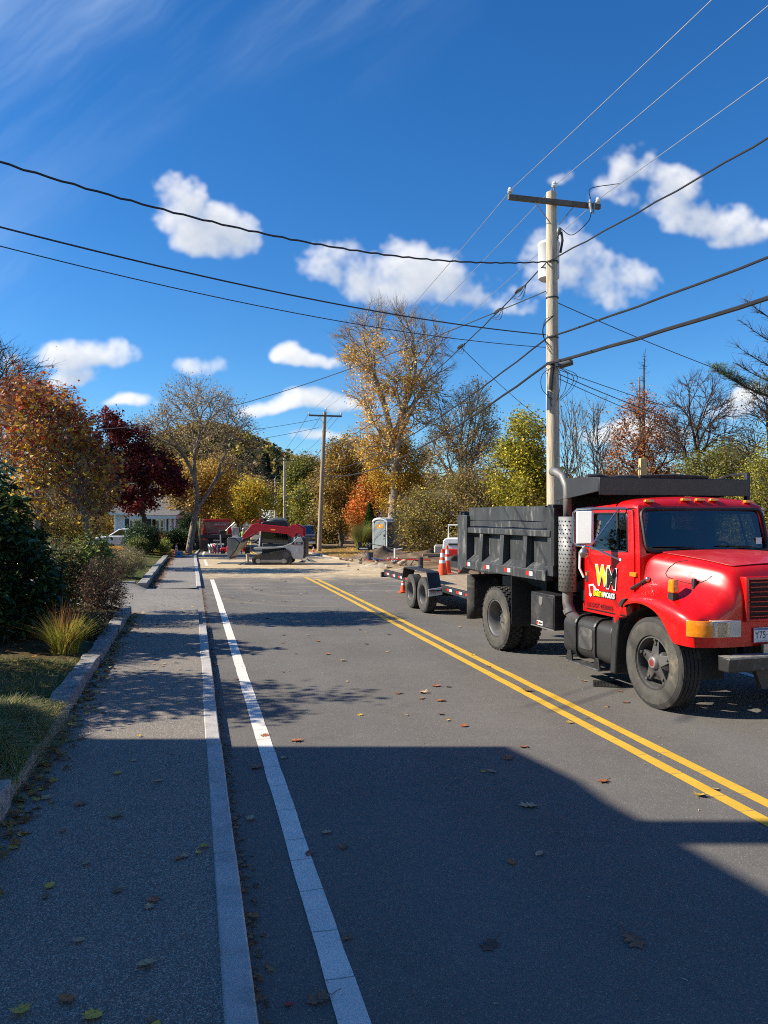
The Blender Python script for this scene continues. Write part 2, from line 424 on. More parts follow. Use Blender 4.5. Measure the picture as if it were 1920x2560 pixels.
# ---- asphalt
def asphalt(name, lo, hi, speck, spk_lo=.62, scale=260, dust=False, tint=(1, 1, .98)):
    mt, T = new_mat(name); b = T.bsdf
    tc = T.add('ShaderNodeTexCoord'); o = tc.outputs['Object']
    n_big = T.noise(o, .35, 4, .6); n_mid = T.noise(o, 3.0, 5, .65)
    c = T.mix(T.ramp(n_big, .3, .7), tuple(lo * t for t in tint), tuple(hi * t for t in tint))
    c = T.mix(T.m('MULTIPLY', T.ramp(n_mid, .45, .75), .35), c, tuple(hi * 1.25 * t for t in tint))
    vo = T.add('ShaderNodeTexVoronoi', feature='F1'); vo.inputs['Scale'].default_value = scale * .42; T.link(o, vo.inputs['Vector'])
    wn = T.noise(o, scale, 2, .7)
    sp = T.add('ShaderNodeSeparateColor'); T.link(vo.outputs['Color'], sp.inputs[0])
    c = T.mix(T.ramp(sp.outputs[0], spk_lo, 1.0), c, tuple(speck * t for t in tint))
    c = T.mix(T.ramp(wn, .36, .5, .8, 0), c, (lo * .35, lo * .35, lo * .37))
    if dust:
        sx0 = T.add('ShaderNodeSeparateXYZ'); T.link(o, sx0.inputs[0])
        pp = T.m('ADD', T.m('MULTIPLY', sx0.outputs[0], .9701), T.m('MULTIPLY', sx0.outputs[1], .2425))      # metres across the road
        lane = None
        for q in (1.55, 3.15, 4.95, 6.5):
            g_ = T.ramp(T.m('ABSOLUTE', T.m('SUBTRACT', pp, q)), .55, .05); lane = g_ if lane is None else T.m('MAXIMUM', lane, g_)
        lane = T.m('MULTIPLY', lane, T.ramp(T.noise(T.comb(T.m('MULTIPLY', sx0.outputs[0], .9), T.m('MULTIPLY', sx0.outputs[1], .25), 0.0), .8, 4, .6), .3, .7, .2, .9))
        c = T.mix(T.m('MULTIPLY', lane, .30), c, (lo * 1.5, lo * 1.45, lo * 1.32))          # tyre-polished wheel paths
        st = T.m('MULTIPLY', T.ramp(T.noise(o, .9, 6, .72), .60, .72), .35); c = T.mix(st, c, (lo * .55, lo * .55, lo * .55))   # old stains
        sx = T.add('ShaderNodeSeparateXYZ'); T.link(o, sx.inputs[0])
        X, Y = sx.outputs[0], sx.outputs[1]
        nz = T.noise(o, .55, 6, .62); nf = T.noise(T.comb(T.m('MULTIPLY', X, .35), T.m('MULTIPLY', Y, 1.4), 0.0), 1.6, 6, .7)
        yy = T.m('ADD', Y, T.m('ADD', T.m('MULTIPLY', T.m('SUBTRACT', nz, .5), 7.0), T.m('MULTIPLY', X, .05)))
        band = T.m('MULTIPLY', T.ramp(yy, 24.5, 29.5), T.ramp(yy, 52, 40))
        band = T.m('MULTIPLY', band, T.ramp(nf, .18, .44))
        # thin dust carried further down the road
        thin = T.m('MULTIPLY', T.m('MULTIPLY', T.ramp(yy, 16, 26), T.ramp(yy, 120, 60)), T.m('MULTIPLY', T.ramp(nf, .45, .8), .55))
        dm = T.m('MAXIMUM', band, thin)
        # curved tracks of the loader
        for (cx, cy, r0) in ((-1.3, 24.6, 3.2), (-1.1, 24.4, 4.6)):
            dx = T.m('SUBTRACT', X, cx); dy = T.m('SUBTRACT', Y, cy)
            rr = T.m('SQRT', T.m('ADD', T.m('MULTIPLY', dx, dx), T.m('MULTIPLY', T.m('MULTIPLY', dy, dy), .55)))
            ring = T.ramp(T.m('ABSOLUTE', T.m('SUBTRACT', rr, r0)), .22, .05)
            ring = T.m('MULTIPLY', ring, T.m('MULTIPLY', T.ramp(dx, .6, -.6), T.ramp(nf, .35, .75, .0, .30)))
            dm = T.m('MAXIMUM', dm, ring)
        dcol = T.mix(T.ramp(T.noise(o, 2.2, 6, .7), .3, .7), (.40, .29, .165), (.64, .50, .31))
        c = T.mix(dm, c, dcol)
    T.link(c, b.inputs['Base Color']); b.inputs['Roughness'].default_value = .82; b.inputs['Specular IOR Level'].default_value = .35
    bn = T.add('ShaderNodeBump'); bn.inputs['Strength'].default_value = .55; bn.inputs['Distance'].default_value = .004
    hh = T.m('ADD', T.noise(o, scale * .8, 3, .7), T.m('MULTIPLY', sp.outputs[0], .6))
    T.link(hh, bn.inputs['Height']); T.link(bn.outputs[0], b.inputs['Normal'])
    MATS[name] = mt; return mt
M_ROAD = asphalt('road_asphalt', .118, .152, .25, .84, 330, True, (1.13, 1.02, .87))
M_WALK = asphalt('sidewalk_asphalt', .14, .19, .44, .52, 400, False, (1.18, 1.02, .82))
M_DRIVE = asphalt('driveway_asphalt', .19, .25, .40, .66, 160, False, (1.12, 1.0, .84))
def strip(name, m, p0, p1, s0, s1, z, step=.8, nx=1, thick=0.0, wob=0.0, seed=1):
    """a sheet along the road between two offsets"""
    rr = random.Random(seed); rows = []; s = s0
    ss = []
    while s < s1 - 1e-6:
        ss.append(s); s += step if s < 80 else step * 5
    ss.append(s1)
    for s in ss:
        w0 = rr.uniform(-wob, wob); w1 = rr.uniform(-wob, wob)
        rows.append([rp(p0 + w0 + (p1 + w1 - p0 - w0) * k / nx, s, z) for k in range(nx + 1)])
    mb = MB().grid(rows)
    return mb.build(name, m, smooth=True)
road = tag(strip('road', M_ROAD, P_KERB1 - .02, P_RK + .02, -36, 700, 0.0, 1.0, 6), kind='structure')
walk = tag(strip('sidewalk', M_WALK, P_WALL - .05, P_KERB0 + .01, -36, 17.35, .072, .5, 3), kind='structure')
walk2 = tag(strip('sidewalk', M_DRIVE, P_WALL - .05, P_KERB0 + .01, 22.9, 50, .072, .5, 3), kind='structure')
# driveway apron across the sidewalk, dropping to the road
rows = []
for s in np.arange(15.2, 23.6, .35):
    e = min(1, max(0, min((s - 15.2) / 1.0, (23.4 - s) / .8)))
    rows.append([rp(P_KERB1 + .02, s, .010 + (1 - e) * .0), rp(P_KERB0 - .25, s, .035 + .043 * (1 - e)), rp(P_WALL, s, .078), ])
mb = MB().grid(rows); rows = []
for s in np.arange(17.25, 22.85, .35):
    rows.append([rp(P_WALL, s, .0781)] + [(lambda q: (q[0], q[1], gz(q[0], q[1]) + .07))(rp(p, s)) for p in (-1.6, -2.4, -3.5, -5, -7, -10, -14, -18)])
mb.grid(rows)
tag(mb.build('driveway', M_DRIVE, smooth=True), kind='structure')
# paved mouth of a side drive on the far right
mb = MB().grid([[rp(p, s, .075) for p in (P_RK + .16, 9, 10.6, 12)] for s in np.arange(47, 58, .8)])
tag(mb.build('side_drive', M_DRIVE, smooth=True), kind='structure')

# ---- painted lines
def paint(name, col, wear):
    mt, T = new_mat(name); b = T.bsdf; tc = T.add('ShaderNodeTexCoord'); o = tc.outputs['Object']
    n = T.noise(o, 45, 5, .7); n2 = T.noise(o, 2.5, 4, .6)
    c = T.mix(T.ramp(n2, .3, .7), tuple(x * .86 for x in col), col)
    c = T.mix(T.m('MULTIPLY', T.ramp(n, .60, .74), wear), c, (.16, .155, .145))
    se = T.add('ShaderNodeSeparateXYZ'); T.link(o, se.inputs[0]); s1 = T.m('ADD', T.m('MULTIPLY', se.outputs[0], -.2425), T.m('MULTIPLY', se.outputs[1], .9701))
    s1 = T.m('ADD', s1, T.m('MULTIPLY', T.noise(o, 9, 3, .6), .035)); vo = T.add('ShaderNodeTexVoronoi', voronoi_dimensions='1D', feature='DISTANCE_TO_EDGE'); vo.inputs['Scale'].default_value = 2.3; T.link(s1, vo.inputs['W'])
    c = T.mix(T.m('MULTIPLY', T.ramp(vo.outputs['Distance'], .016, .004), .75), c, (.13, .125, .12))       # hairline cracks across the paint
    c = T.mix(T.m('MULTIPLY', T.ramp(T.noise(o, 7, 6, .75), .56, .75), wear * .45), c, (.30, .285, .25))    # tyre dirt
    T.link(c, b.inputs['Base Color']); b.inputs['Roughness'].default_value = .7
    bn = T.add('ShaderNodeBump'); bn.inputs['Strength'].default_value = .4; bn.inputs['Distance'].default_value = .004
    T.link(T.noise(o, 120, 3, .7), bn.inputs['Height']); T.link(bn.outputs[0], b.inputs['Normal'])
    return mt
M_WHITE = paint('white_paint', (.80, .74, .65), .8)
M_YEL = paint('yellow_paint', (.72, .43, .035), .7)
for (s0, s1) in ((-20, 26.8), (35.5, 42.5), (47, 240)):
    tag(strip('white_edge_line', M_WHITE, P_WHITE - .068, P_WHITE + .068, s0, s1, .004, .25, 1, 0, .004, 3), kind='structure')
for k, dp in enumerate((-.125, .125)):
    for (s0, s1) in ((-20, 27.4 - k * 1.1), (44, 240)):
        tag(strip('yellow_centre_line', M_YEL, P_YEL + dp - .058, P_YEL + dp + .058, s0, s1, .004, .3, 1, 0, .004, 5 + k), kind='structure')
for (s0, s1) in ((-10, 21), (40, 240)):
    tag(strip('white_edge_line', M_WHITE, P_RW - .06, P_RW + .06, s0, s1, .004, .4, 1, 0, .004, 9), kind='structure')

# ---- granite kerb, stone by stone
M_GRAN = mat('kerb_granite', (.47, .44, .40), .75, var=.14, scale=5, bump=.5, bscale=120, dirt=(.24, .22, .19), dirt_amt=.6, dscale=3.0)
M_GRAN2 = mat('wall_granite', (.30, .28, .25), .88, var=.28, scale=9, bump=1.0, bscale=45, dirt=(.09, .085, .07), dirt_amt=.9, dscale=4)
def kerb(p0, p1, s0, s1, h, name, ln=1.9, seed=1, m=M_GRAN):
    rr = random.Random(seed)
    root = bpy.data.objects.new(name, None); COL.objects.link(root); tag(root, kind='structure')
    s = s0
    while s < s1 - .2:
        e = min(s1, s + ln * rr.uniform(.85, 1.15) * (1 if s < 60 else 3))
        if s1 - e < .4: e = s1
        dz = rr.uniform(-.004, .004); dp = rr.uniform(-.006, .006)
        top0 = [rp(p0 + dp, s + .006, h + dz), rp(p1 + dp, s + .006, h + dz)]; top1 = [rp(p0 + dp, e - .006, h + dz), rp(p1 + dp, e - .006, h + dz)]
        bt0 = [rp(p0 + dp, s + .006, -.2), rp(p1 + dp + .012, s + .006, -.2)]; bt1 = [rp(p0 + dp, e - .006, -.2), rp(p1 + dp + .012, e - .006, -.2)]
        vs = top0 + top1 + bt0 + bt1
        MB().add(vs, [(0, 1, 3, 2), (0, 4, 5, 1), (2, 3, 7, 6), (0, 2, 6, 4), (1, 5, 7, 3), (4, 6, 7, 5)]).build('kerb_stone', m, root, bevel=.012)
        s = e
    return root
kerb(P_KERB0, P_KERB1, -12, 15.1, .078, 'kerb', 2.1, 4)
kerb(P_KERB0, P_KERB1, 23.4, 62, .082, 'kerb', 2.0, 5)
M_DKERB = mat('dusty_kerb', (.42, .34, .24), .9, var=.2, bump=.6)
kerb(P_RK, P_RK + .14, 41, 110, .09, 'kerb', 2.4, 6, M_DKERB)
kerb(P_RK, P_RK + .14, -12, 23, .10, 'kerb', 2.4, 7)

# ---- low retaining wall of split granite blocks along the gardens
def wall(name, label, blocks, seed):
    """blocks: list of (p0, s0, p1, s1) of the front face line, height, depth"""
    rr = random.Random(seed); root = thing(name, label, 'wall', rp(blocks[0][0], blocks[0][1], .07))
    ox, oy, oz = root.location
    for (p0, s0, p1, s1, h, d, hb) in blocks:
        a = Vector(rp(p0, s0)); b = Vector(rp(p1, s1)); t = (b - a); L = t.length; t.normalize(); nrm = Vector((-t.y, t.x, 0))
        n = max(3, int(L / .22)); rows = []
        for k in range(n + 1):
            c = a + t * (L * k / n); base = c.z + .06
            j = lambda q: rr.uniform(-q, q)
            rows.append([c + nrm * j(.012) + Vector((0, 0, -.1)), c + nrm * (j(.014) - .004) + Vector((0, 0, .07 + h * .5)), c + nrm * j(.012) + Vector((0, 0, .07 + h + j(.008))),
                         c + nrm * (d + j(.02)) + Vector((0, 0, .07 + h + hb + j(.01))), c + nrm * (d + .02) + Vector((0, 0, -.1))])
        mb = MB().grid([[q - Vector((ox, oy, oz)) for q in r] for r in rows], True)
        m = 5; mb.f.append(tuple(range(m))); mb.f.append(tuple(n * m + k for k in range(m)))
        mb.build('granite_block', M_GRAN2, root, bevel=.01, angle=50)
    return root
bl = [(P_WALL - .02, 2.6, P_WALL, 4.2, .22, .24, .01), (P_WALL, 4.23, P_WALL - .015, 5.95, .20, .22, .0)]
bl.append((P_WALL - .02, 6.0, P_WALL - .01, 7.15, .15, .22, .0)); bl.append((P_WALL - .01, 7.18, P_WALL, 8.42, .14, .22, .0))
wall('granite_wall', 'rough granite block wall at the near left corner of the sidewalk', bl, 3)
bl = []; s = 8.45
for ln in (1.75, 1.25, 1.35, 1.5, 1.3, 1.45):
    bl.append((P_WALL + random.uniform(-.012, .012), s, P_WALL + random.uniform(-.012, .012), s + ln - .03, .145 + random.uniform(-.02, .02), .21, .005)); s += ln
wall('granite_wall', 'weathered granite block wall holding the flower bed before the driveway', bl, 4)
bl = [(P_WALL - .5, 22.85, P_WALL - 1.9, 22.85, .20, .24, 0), (P_WALL + .02, 22.85, P_WALL - .47, 22.84, .19, .26, 0)]
bl = [(P_WALL - 1.9, 22.85, P_WALL - .32, 22.85, .22, .26, 0)]; s = 22.82
for ln in (1.0, 1.8, 2.0, 1.9, 2.2, 2.0, 2.3, 2.1, 2.4, 2.2):
    bl.append((P_WALL + random.uniform(-.02, .02), s, P_WALL + random.uniform(-.02, .02), s + ln - .03, .17 + random.uniform(-.02, .02), .24, 0)); s += ln
wall('granite_wall', 'long granite block wall beside the lawn beyond the driveway', bl, 5)

# ---- fallen leaves, grass, litter
M_LEAF = leaf_mat('leaf', .30, .55, .25)
M_LEAFG = leaf_mat('glossy_leaf', .16, .33, .5)
M_GRASS = leaf_mat('grass_blade', .3, .6, .2)
M_TWIG = leaf_mat('bark_small', .0, .9, .1)
def pick_cols(n, pal, jit=.25):
    """n colours from a palette [(r,g,b,weight)] with jitter"""
    pal = np.array(pal, float); w = pal[:, 3] / pal[:, 3].sum()
    i = rng.choice(len(pal), n, p=w); c = pal[i, :3]
    c = c * (1 + rng.uniform(-jit, jit, (n, 1))) * (1 + rng.uniform(-jit * .3, jit * .3, (n, 3)))
    return np.clip(c, .002, .9)
# outlines of one leaf: (u across, v along), folded along the midrib
LEAF_OVAL = np.array([[0, 0, 0], [.30, .35, .10], [.22, .75, .06], [0, 1, 0], [-.22, .75, .06], [-.30, .35, .10]])
LEAF_LONG = np.array([[0, 0, 0], [.14, .35, .05], [.12, .75, .02], [0, 1, -.1], [-.12, .75, .02], [-.14, .35, .05]])
LEAF_QUAD = np.array([[0, 0, 0], [.42, .5, .10], [0, 1, 0], [-.42, .5, .10]])
LEAF_LOBE = np.array([[0, 0, 0], [.28, .10, .05], [.55, .42, .12], [.24, .52, .03], [.22, .80, .05], [0, 1, 0], [-.22, .80, .05], [-.24, .52, .03], [-.55, .42, .12], [-.28, .10, .05]])
def leaves(name, pos, size, cols, shape, m, parent=None, up=.35, dirs=None, jit=.35):
    """one mesh of many leaves at pos; each faces a random way, on the whole upward by 'up'"""
    n = len(pos); pos = np.asarray(pos, float)
    nrm = rng.normal(size=(n, 3)); nrm /= np.linalg.norm(nrm, axis=1)[:, None]; nrm[:, 2] = np.abs(nrm[:, 2]) + up; nrm /= np.linalg.norm(nrm, axis=1)[:, None]
    t = rng.normal(size=(n, 3)) if dirs is None else np.asarray(dirs, float) + rng.normal(size=(n, 3)) * jit
    t -= nrm * (t * nrm).sum(1)[:, None]; t /= np.linalg.norm(t, axis=1)[:, None] + 1e-9
    b = np.cross(nrm, t); k = len(shape)
    sz = (size * rng.uniform(.65, 1.3, n))[:, None, None] if np.isscalar(size) else np.asarray(size)[:, None, None]
    v = pos[:, None, :] + sz * (shape[None, :, 0:1] * b[:, None, :] + shape[None, :, 1:2] * t[:, None, :] + shape[None, :, 2:3] * nrm[:, None, :])
    f = np.arange(n * k)
    return npmesh(name, v.reshape(-1, 3), f, k, m, np.repeat(cols, k, axis=0), parent)
def blades(name, base, h, w, cols, m=None, lean=.5, parent=None, dirs=None, curve=.5, seg=3):
    """grass blades: tapered bent strips"""
    n = len(base); base = np.asarray(base, float); h = np.broadcast_to(np.asarray(h, float), (n,))
    a = rng.uniform(0, 2 * np.pi, n)
    d = np.stack([np.cos(a), np.sin(a), np.zeros(n)], -1) if dirs is None else dirs
    side = np.stack([-d[:, 1], d[:, 0], np.zeros(n)], -1)
    ln = lean * rng.uniform(.3, 1.2, n); vs = []
    for k in range(seg + 1):
        q = k / seg; cen = base + np.array([0, 0, 1.0]) * (h * (q - curve * ln * q * q * .5))[:, None] + d * (h * ln * q ** 1.8)[:, None]
        wd = (w * (1 - q) ** .7 * .5 + .0004)
        vs += [cen - side * wd, cen + side * wd]
    v = np.stack(vs, 1); k2 = 2 * (seg + 1); o = np.arange(n)[:, None, None] * k2
    fq = np.array([[2 * k, 2 * k + 1, 2 * k + 3, 2 * k + 2] for k in range(seg)])
    f = (o + fq[None]).reshape(-1)
    return npmesh(name, v.reshape(-1, 3), f, 4, m or M_GRASS, np.repeat(cols, k2, axis=0), parent)
def on_ground(p, s, off=0.0):
    xs = np.interp(s, _S, _cx) + p * np.cos(np.interp(s, _S, _head)); ys = np.interp(s, _S, _cy) - p * np.sin(np.interp(s, _S, _head))
    return np.stack([xs, ys, ground_z(xs, ys) + off], -1)
G_PAL = [(.10, .155, .03, 4), (.15, .17, .045, 3), (.24, .20, .08, 3), (.30, .23, .12, 1.5)]
# lawn strip before the bed, and the sprawling mats of grass over the gap in the wall
n = 34000; p = -1.45 - np.abs(rng.normal(0, 1.7, n)); s = rng.uniform(2.5, 13.5, n); k = (p > -7.5) & ~((p > -4.2) & (s > 11.2))
tag(blades('lawn_grass', on_ground(p[k], s[k], -.02), rng.uniform(.03, .10, k.sum()), .007, pick_cols(k.sum(), [(a * 1.6, b_ * 1.6, c_ * 1.4, w_) for a, b_, c_, w_ in G_PAL]), lean=.9), 'short patchy grass in front of the evergreen bush', 'grass', kind='stuff')
n = 24000; s = rng.uniform(5.8, 8.7, n); p = P_WALL - .42 + rng.normal(0, .26, n); hh = np.clip(1 - ((s - 7.2) / 1.4) ** 2, .1, 1)
b0 = on_ground(np.minimum(p, -1.26), s, 0); b0[:, 2] = np.maximum(b0[:, 2] - .02, prof(b0[:, 1]) + .08 + np.clip((-1.20 - p) / .05, 0, 1) * .135 + .10 * hh * np.clip((-1.3 - p) / .3, 0, 1)); k = p < -1.08 + .10 * hh * (.5 + .5 * np.sin(s * 5))
tag(blades('overgrown_grass', b0[k], rng.uniform(.12, .34, k.sum()) * hh[k] * (.7 + .3 * np.sin(s[k] * 7 + p[k] * 9)), .006, pick_cols(k.sum(), [(a * 1.4, b_ * 1.4, c_ * 1.3, w_) for a, b_, c_, w_ in G_PAL] + [(.50, .39, .22, 5), (.26, .30, .08, 3)]), lean=1.6, curve=.9), 'shaggy half dead grass spilling through the gap in the wall', 'grass', kind='stuff')
n = 26000; p = -1.6 - rng.uniform(0, 1, n) ** .8 * 15; s = rng.uniform(23.3, 47, n); k = p > -17
tag(blades('lawn_grass', on_ground(p[k], s[k], -.02), rng.uniform(.04, .10, k.sum()), .014, pick_cols(k.sum(), [(.11, .20, .03, 5), (.17, .23, .045, 3), (.25, .22, .07, 1)]), lean=.8, seg=2), 'green lawn behind the long granite wall', 'grass', kind='stuff')
n = 9000; p = P_RK + .4 + rng.uniform(0, 12, n); s = rng.uniform(46, 70, n)
tag(blades('verge_grass', on_ground(p, s, -.02), rng.uniform(.05, .12, n), .02, pick_cols(n, [(.13, .17, .03, 4), (.28, .24, .08, 3)]), lean=.8, seg=2), 'thin grass on the verge behind the second utility pole', 'grass', kind='stuff')
L_PAL = [(.42, .22, .05, 3), (.30, .13, .035, 3), (.50, .33, .07, 3), (.22, .10, .05, 2), (.45, .36, .22, 2)]
def litter(name, label, p, s, size, pal=L_PAL, off=.012, walkz=None):
    b0 = on_ground(p, s, off)
    if walkz is not None: b0[:, 2] = prof(b0[:, 1]) + walkz
    tag(leaves(name, b0, size, pick_cols(len(p), pal), LEAF_LOBE, M_LEAF, up=2.5), label, 'leaves', kind='stuff')
n = 760; s = rng.uniform(2.4, 17.2, n); p = P_WALL + .02 + np.abs(rng.normal(0, .09, n))
litter('leaf_litter', 'brown leaves drifted along the foot of the near wall', p, s, .065, walkz=.085)
n = 900; p = -1.55 - rng.uniform(0, 5, n); s = rng.uniform(3, 17, n)
litter('leaf_litter', 'scattered dry leaves on the near lawn and flower bed', p, s, .07, off=.05)
n = 1500; s = rng.uniform(23, 44, n); p = P_WALL + .03 + np.abs(rng.normal(0, .13, n))
litter('leaf_litter', 'leaves drifted along the foot of the long wall', p, s, .075, [(.20, .10, .05, 3), (.32, .16, .05, 2), (.42, .25, .08, 1)], walkz=.09)
n = 700; p = -2 - rng.uniform(0, 13, n); s = rng.uniform(24, 46, n)
litter('leaf_litter', 'pale leaves scattered over the green lawn', p, s, .09, [(.55, .42, .12, 3), (.5, .3, .07, 2)], off=.07)
n = 9000; s = rng.uniform(44.5, 57, n); p = -.1 - rng.uniform(0, 1, n) * np.clip((s - 43.5) * 1.2, .2, 5.5)
litter('leaf_pile', 'thick carpet of orange leaves raked along the left verge', p, s, .12, [(.55, .27, .05, 4), (.42, .19, .04, 3), (.60, .38, .08, 3)], off=.13)
n = 9000; s = rng.uniform(42, 64, n); p = P_RK + .3 + np.abs(rng.normal(2.5, 3.0, n))
litter('leaf_litter', 'tan leaves covering the right verge before the thicket', p, s, .12, [(.58, .36, .09, 4), (.48, .27, .08, 3), (.62, .46, .2, 2)], off=.04)
n = 700; s = rng.uniform(1.6, 24, n); p = P_KERB1 + .015 + np.abs(rng.normal(0, .035, n))
litter('gutter_litter', 'crumbs of brown leaves caught in the gutter', p, s, .035, [(.24, .12, .06, 3), (.30, .18, .09, 2)], walkz=.008)
n = 800; s = rng.uniform(2.2, 24, n); p = rng.uniform(.4, 7.4, n); b0 = on_ground(p, s, 0); b0[:, 2] = prof(b0[:, 1]) + .005
tag(leaves('road_flecks', b0, rng.uniform(.012, .04, n), pick_cols(n, [(.50, .42, .27, 4), (.32, .20, .09, 2), (.60, .55, .42, 2)]), LEAF_LONG, M_LEAF, up=5), 'straw bits and leaf crumbs strewn over the road', 'litter', kind='stuff')
# single leaves one can pick out
def leaf_mesh(seed, kind):
    rr = random.Random(seed); pts = []
    if kind == 'maple':
        spec = [(0, .08), (.20, .05), (.52, .20), (.36, .34), (.66, .58), (.30, .52), (.34, .84), (.14, .72), (0, 1.08)]
    elif kind == 'oak':
        spec = [(0, 0), (.10, .14), (.34, .20), (.14, .32), (.42, .46), (.16, .55), (.38, .78), (.14, .80), (0, 1.05)]
    else:
        spec = [(0, 0), (.22, .15), (.34, .42), (.26, .74), (.10, .93), (0, 1.0)]
    rt = [(x * rr.uniform(.85, 1.15), y) for x, y in spec]; lf = [(-x * rr.uniform(.85, 1.15), y) for x, y in spec[1:-1]][::-1]
    curl = rr.uniform(.10, .42); tw = rr.uniform(-.3, .3)
    def Z(x, y): return curl * abs(x) ** 1.3 * 1.1 + .18 * curl * (y - .5) ** 2 * 4 + tw * x * y * .4 + .01
    vs = [(x, y - .5, Z(x, y)) for x, y in rt + lf]; n = len(vs)
    mid = [(0, y - .5, Z(0, y)) for y in (.25, .5, .75)]
    k = len(rt); vs2 = vs + mid
    fs = []
    c = n + 1
    for i in range(n): fs.append((i, (i + 1) % n, c))
    mb = MB().add(vs2, fs)
    mb.tube([(0, -.5, .02), (tw * .3, -.75, .06), (tw * .5, -.95, .05)], [.018, .014, .012], 4)
    me = bpy.data.meshes.new('fallen_leaf'); me.from_pydata(mb.v, [], mb.f)
    return me
LV = [('brown', (.20, .10, .05)), ('tan', (.42, .28, .15)), ('yellow', (.55, .36, .04)), ('rust', (.33, .11, .03)), ('red', (.42, .02, .03)), ('olive', (.14, .15, .06)), ('dark brown', (.10, .05, .035))]
lmats = {n: mat('dry_leaf_' + n.replace(' ', '_'), c, .65, var=.35, scale=4) for n, c in LV}
lmesh = {}
for ki in ('maple', 'oak', 'oval'):
    for v in range(3):
        for n, c in LV:
            me = leaf_mesh(v * 7 + 1, ki); me.materials.append(lmats[n]); lmesh[(ki, v, n)] = me
def drop(x, y, z, sc, ki, n, label, group=None, rz=None, tilt=.12):
    o = bpy.data.objects.new('fallen_leaf', lmesh[(ki, random.randrange(3), n)]); COL.objects.link(o)
    o.location = (x, y, z); o.scale = (sc, sc, sc); o.rotation_euler = (random.uniform(-tilt, tilt), random.uniform(-tilt, tilt), random.uniform(0, 6.28) if rz is None else rz)
    tag(o, label, 'leaf', group)
def flat(xp, yp, z=0.0):
    """photograph pixel on the road plane (z above it) -> position"""
    Y = (CAM_H - z) * FPX / (yp - HZ)
    for _ in range(3): Y = (CAM_H - z - float(prof(Y))) * FPX / (yp - HZ)
    return (xp - 960) / FPX * Y, Y, float(prof(Y)) + z
# picked out of the photograph: column, row, size, shape, colour, where
BIG = [(55, 2525, .075, 'maple', 'yellow', .078, 'bright yellow leaf at the bottom left of the sidewalk'), (168, 2495, .085, 'oval', 'rust', .078, 'rusty orange leaf on the sidewalk beside the yellow ones'),
       (233, 2535, .085, 'maple', 'yellow', .078, 'mottled yellow maple leaf at the bottom of the sidewalk'), (365, 2408, .09, 'oval', 'tan', .078, 'flat tan leaf in the middle of the near sidewalk'),
       (200, 2350, .055, 'oval', 'tan', .078, 'small pale leaf on the dark sidewalk'), (290, 2040, .10, 'maple', 'olive', .078, 'greenish maple leaf lying on the sidewalk'),
       (797, 2500, .12, 'oak', 'brown', 0, 'brown lobed leaf on the asphalt beside the white line, lowest in view'), (721, 2510, .045, 'oval', 'red', 0, 'small crimson leaf between kerb and white line'),
       (774, 2133, .075, 'oval', 'brown', .005, 'curled brown leaf lying on the white line'), (816, 2080, .07, 'maple', 'tan', 0, 'tan leaf right of the white line'),
       (1223, 2363, .12, 'oak', 'dark brown', 0, 'dark leaf in the shade on the near road'), (1583, 2352, .15, 'oak', 'brown', 0, 'large ragged oak leaf in the shade near the right edge'),
       (1320, 2015, .15, 'oak', 'tan', 0, 'wide tan oak leaf in the shade in the middle of the lane'), (1507, 1953, .13, 'oak', 'rust', 0, 'rusty leaf at the edge of the big shadow'),
       (1266, 1896, .10, 'maple', 'rust', 0, 'reddish leaf just inside the top of the big shadow'), (740, 1852, .13, 'oak', 'rust', 0, 'brown leaf in the sun just beyond the big shadow, beside the white line'),
       (1347, 2135, .07, 'oval', 'tan', 0, 'pale round leaf in the shade of the lane'), (1750, 1989, .09, 'maple', 'yellow', 0, 'yellow leaf between the big shadow and the double line'),
       (1315, 1727, .12, 'maple', 'brown', .006, 'brown leaf lying on the nearer yellow line'), (590, 2215, .06, 'maple', 'tan', .02, 'tan leaf against the kerb foot'),
       (633, 2290, .07, 'oval', 'rust', .01, 'rust brown leaf in the gutter close to the white line'), (497, 2132, .05, 'oval', 'yellow', .078, 'yellow brown leaf beside the kerb on the sidewalk'),
       (640, 1918, .11, 'maple', 'brown', 0, 'dull brown leaf between kerb and white line in the shade'), (625, 2045, .07, 'maple', 'tan', .01, 'leaf stuck in the gutter below the kerb'),
       (115, 1995, .085, 'maple', 'tan', .078, 'pale leaf near the wall foot'), (200, 2010, .09, 'maple', 'brown', .078, 'purplish brown leaf on the left of the sidewalk'), (293, 1932, .07, 'maple', 'yellow', .078, 'yellow leaf in the shade of the sidewalk'),
       (398, 1952, .07, 'oval', 'tan', .078, 'tan leaf on the sidewalk two steps from the kerb'), (1090, 1715, .11, 'maple', 'rust', 0, 'rust leaf in the sun left of the double line'), (1120, 1717, .08, 'maple', 'dark brown', 0, 'dark curled leaf in the sun left of the double line'),
       (1055, 1732, .12, 'maple', 'tan', 0, 'pale leaf in the sunny lane'), (1100, 1752, .12, 'maple', 'rust', 0, 'orange brown leaf in the sunny lane')]
for (x, y, sc, ki, n, z, lab) in BIG:
    q = flat(x, y, z); drop(q[0], q[1], q[2] + .006, sc, ki, n, lab)
random.seed(21)
for k in range(150):
    p_ = random.uniform(.45, 7.0); s_ = 2.6 + 24 * random.random() ** .9; q = rp(p_, s_, .006)
    if abs(q[0]) > .52 * q[1]: continue
    n = random.choice(['brown', 'tan', 'rust', 'brown', 'yellow', 'tan']); drop(*q, random.uniform(.05, .105), random.choice(['maple', 'oak', 'oval']), n, 'small dry leaf lying loose on the open road', 'small leaves on the road')
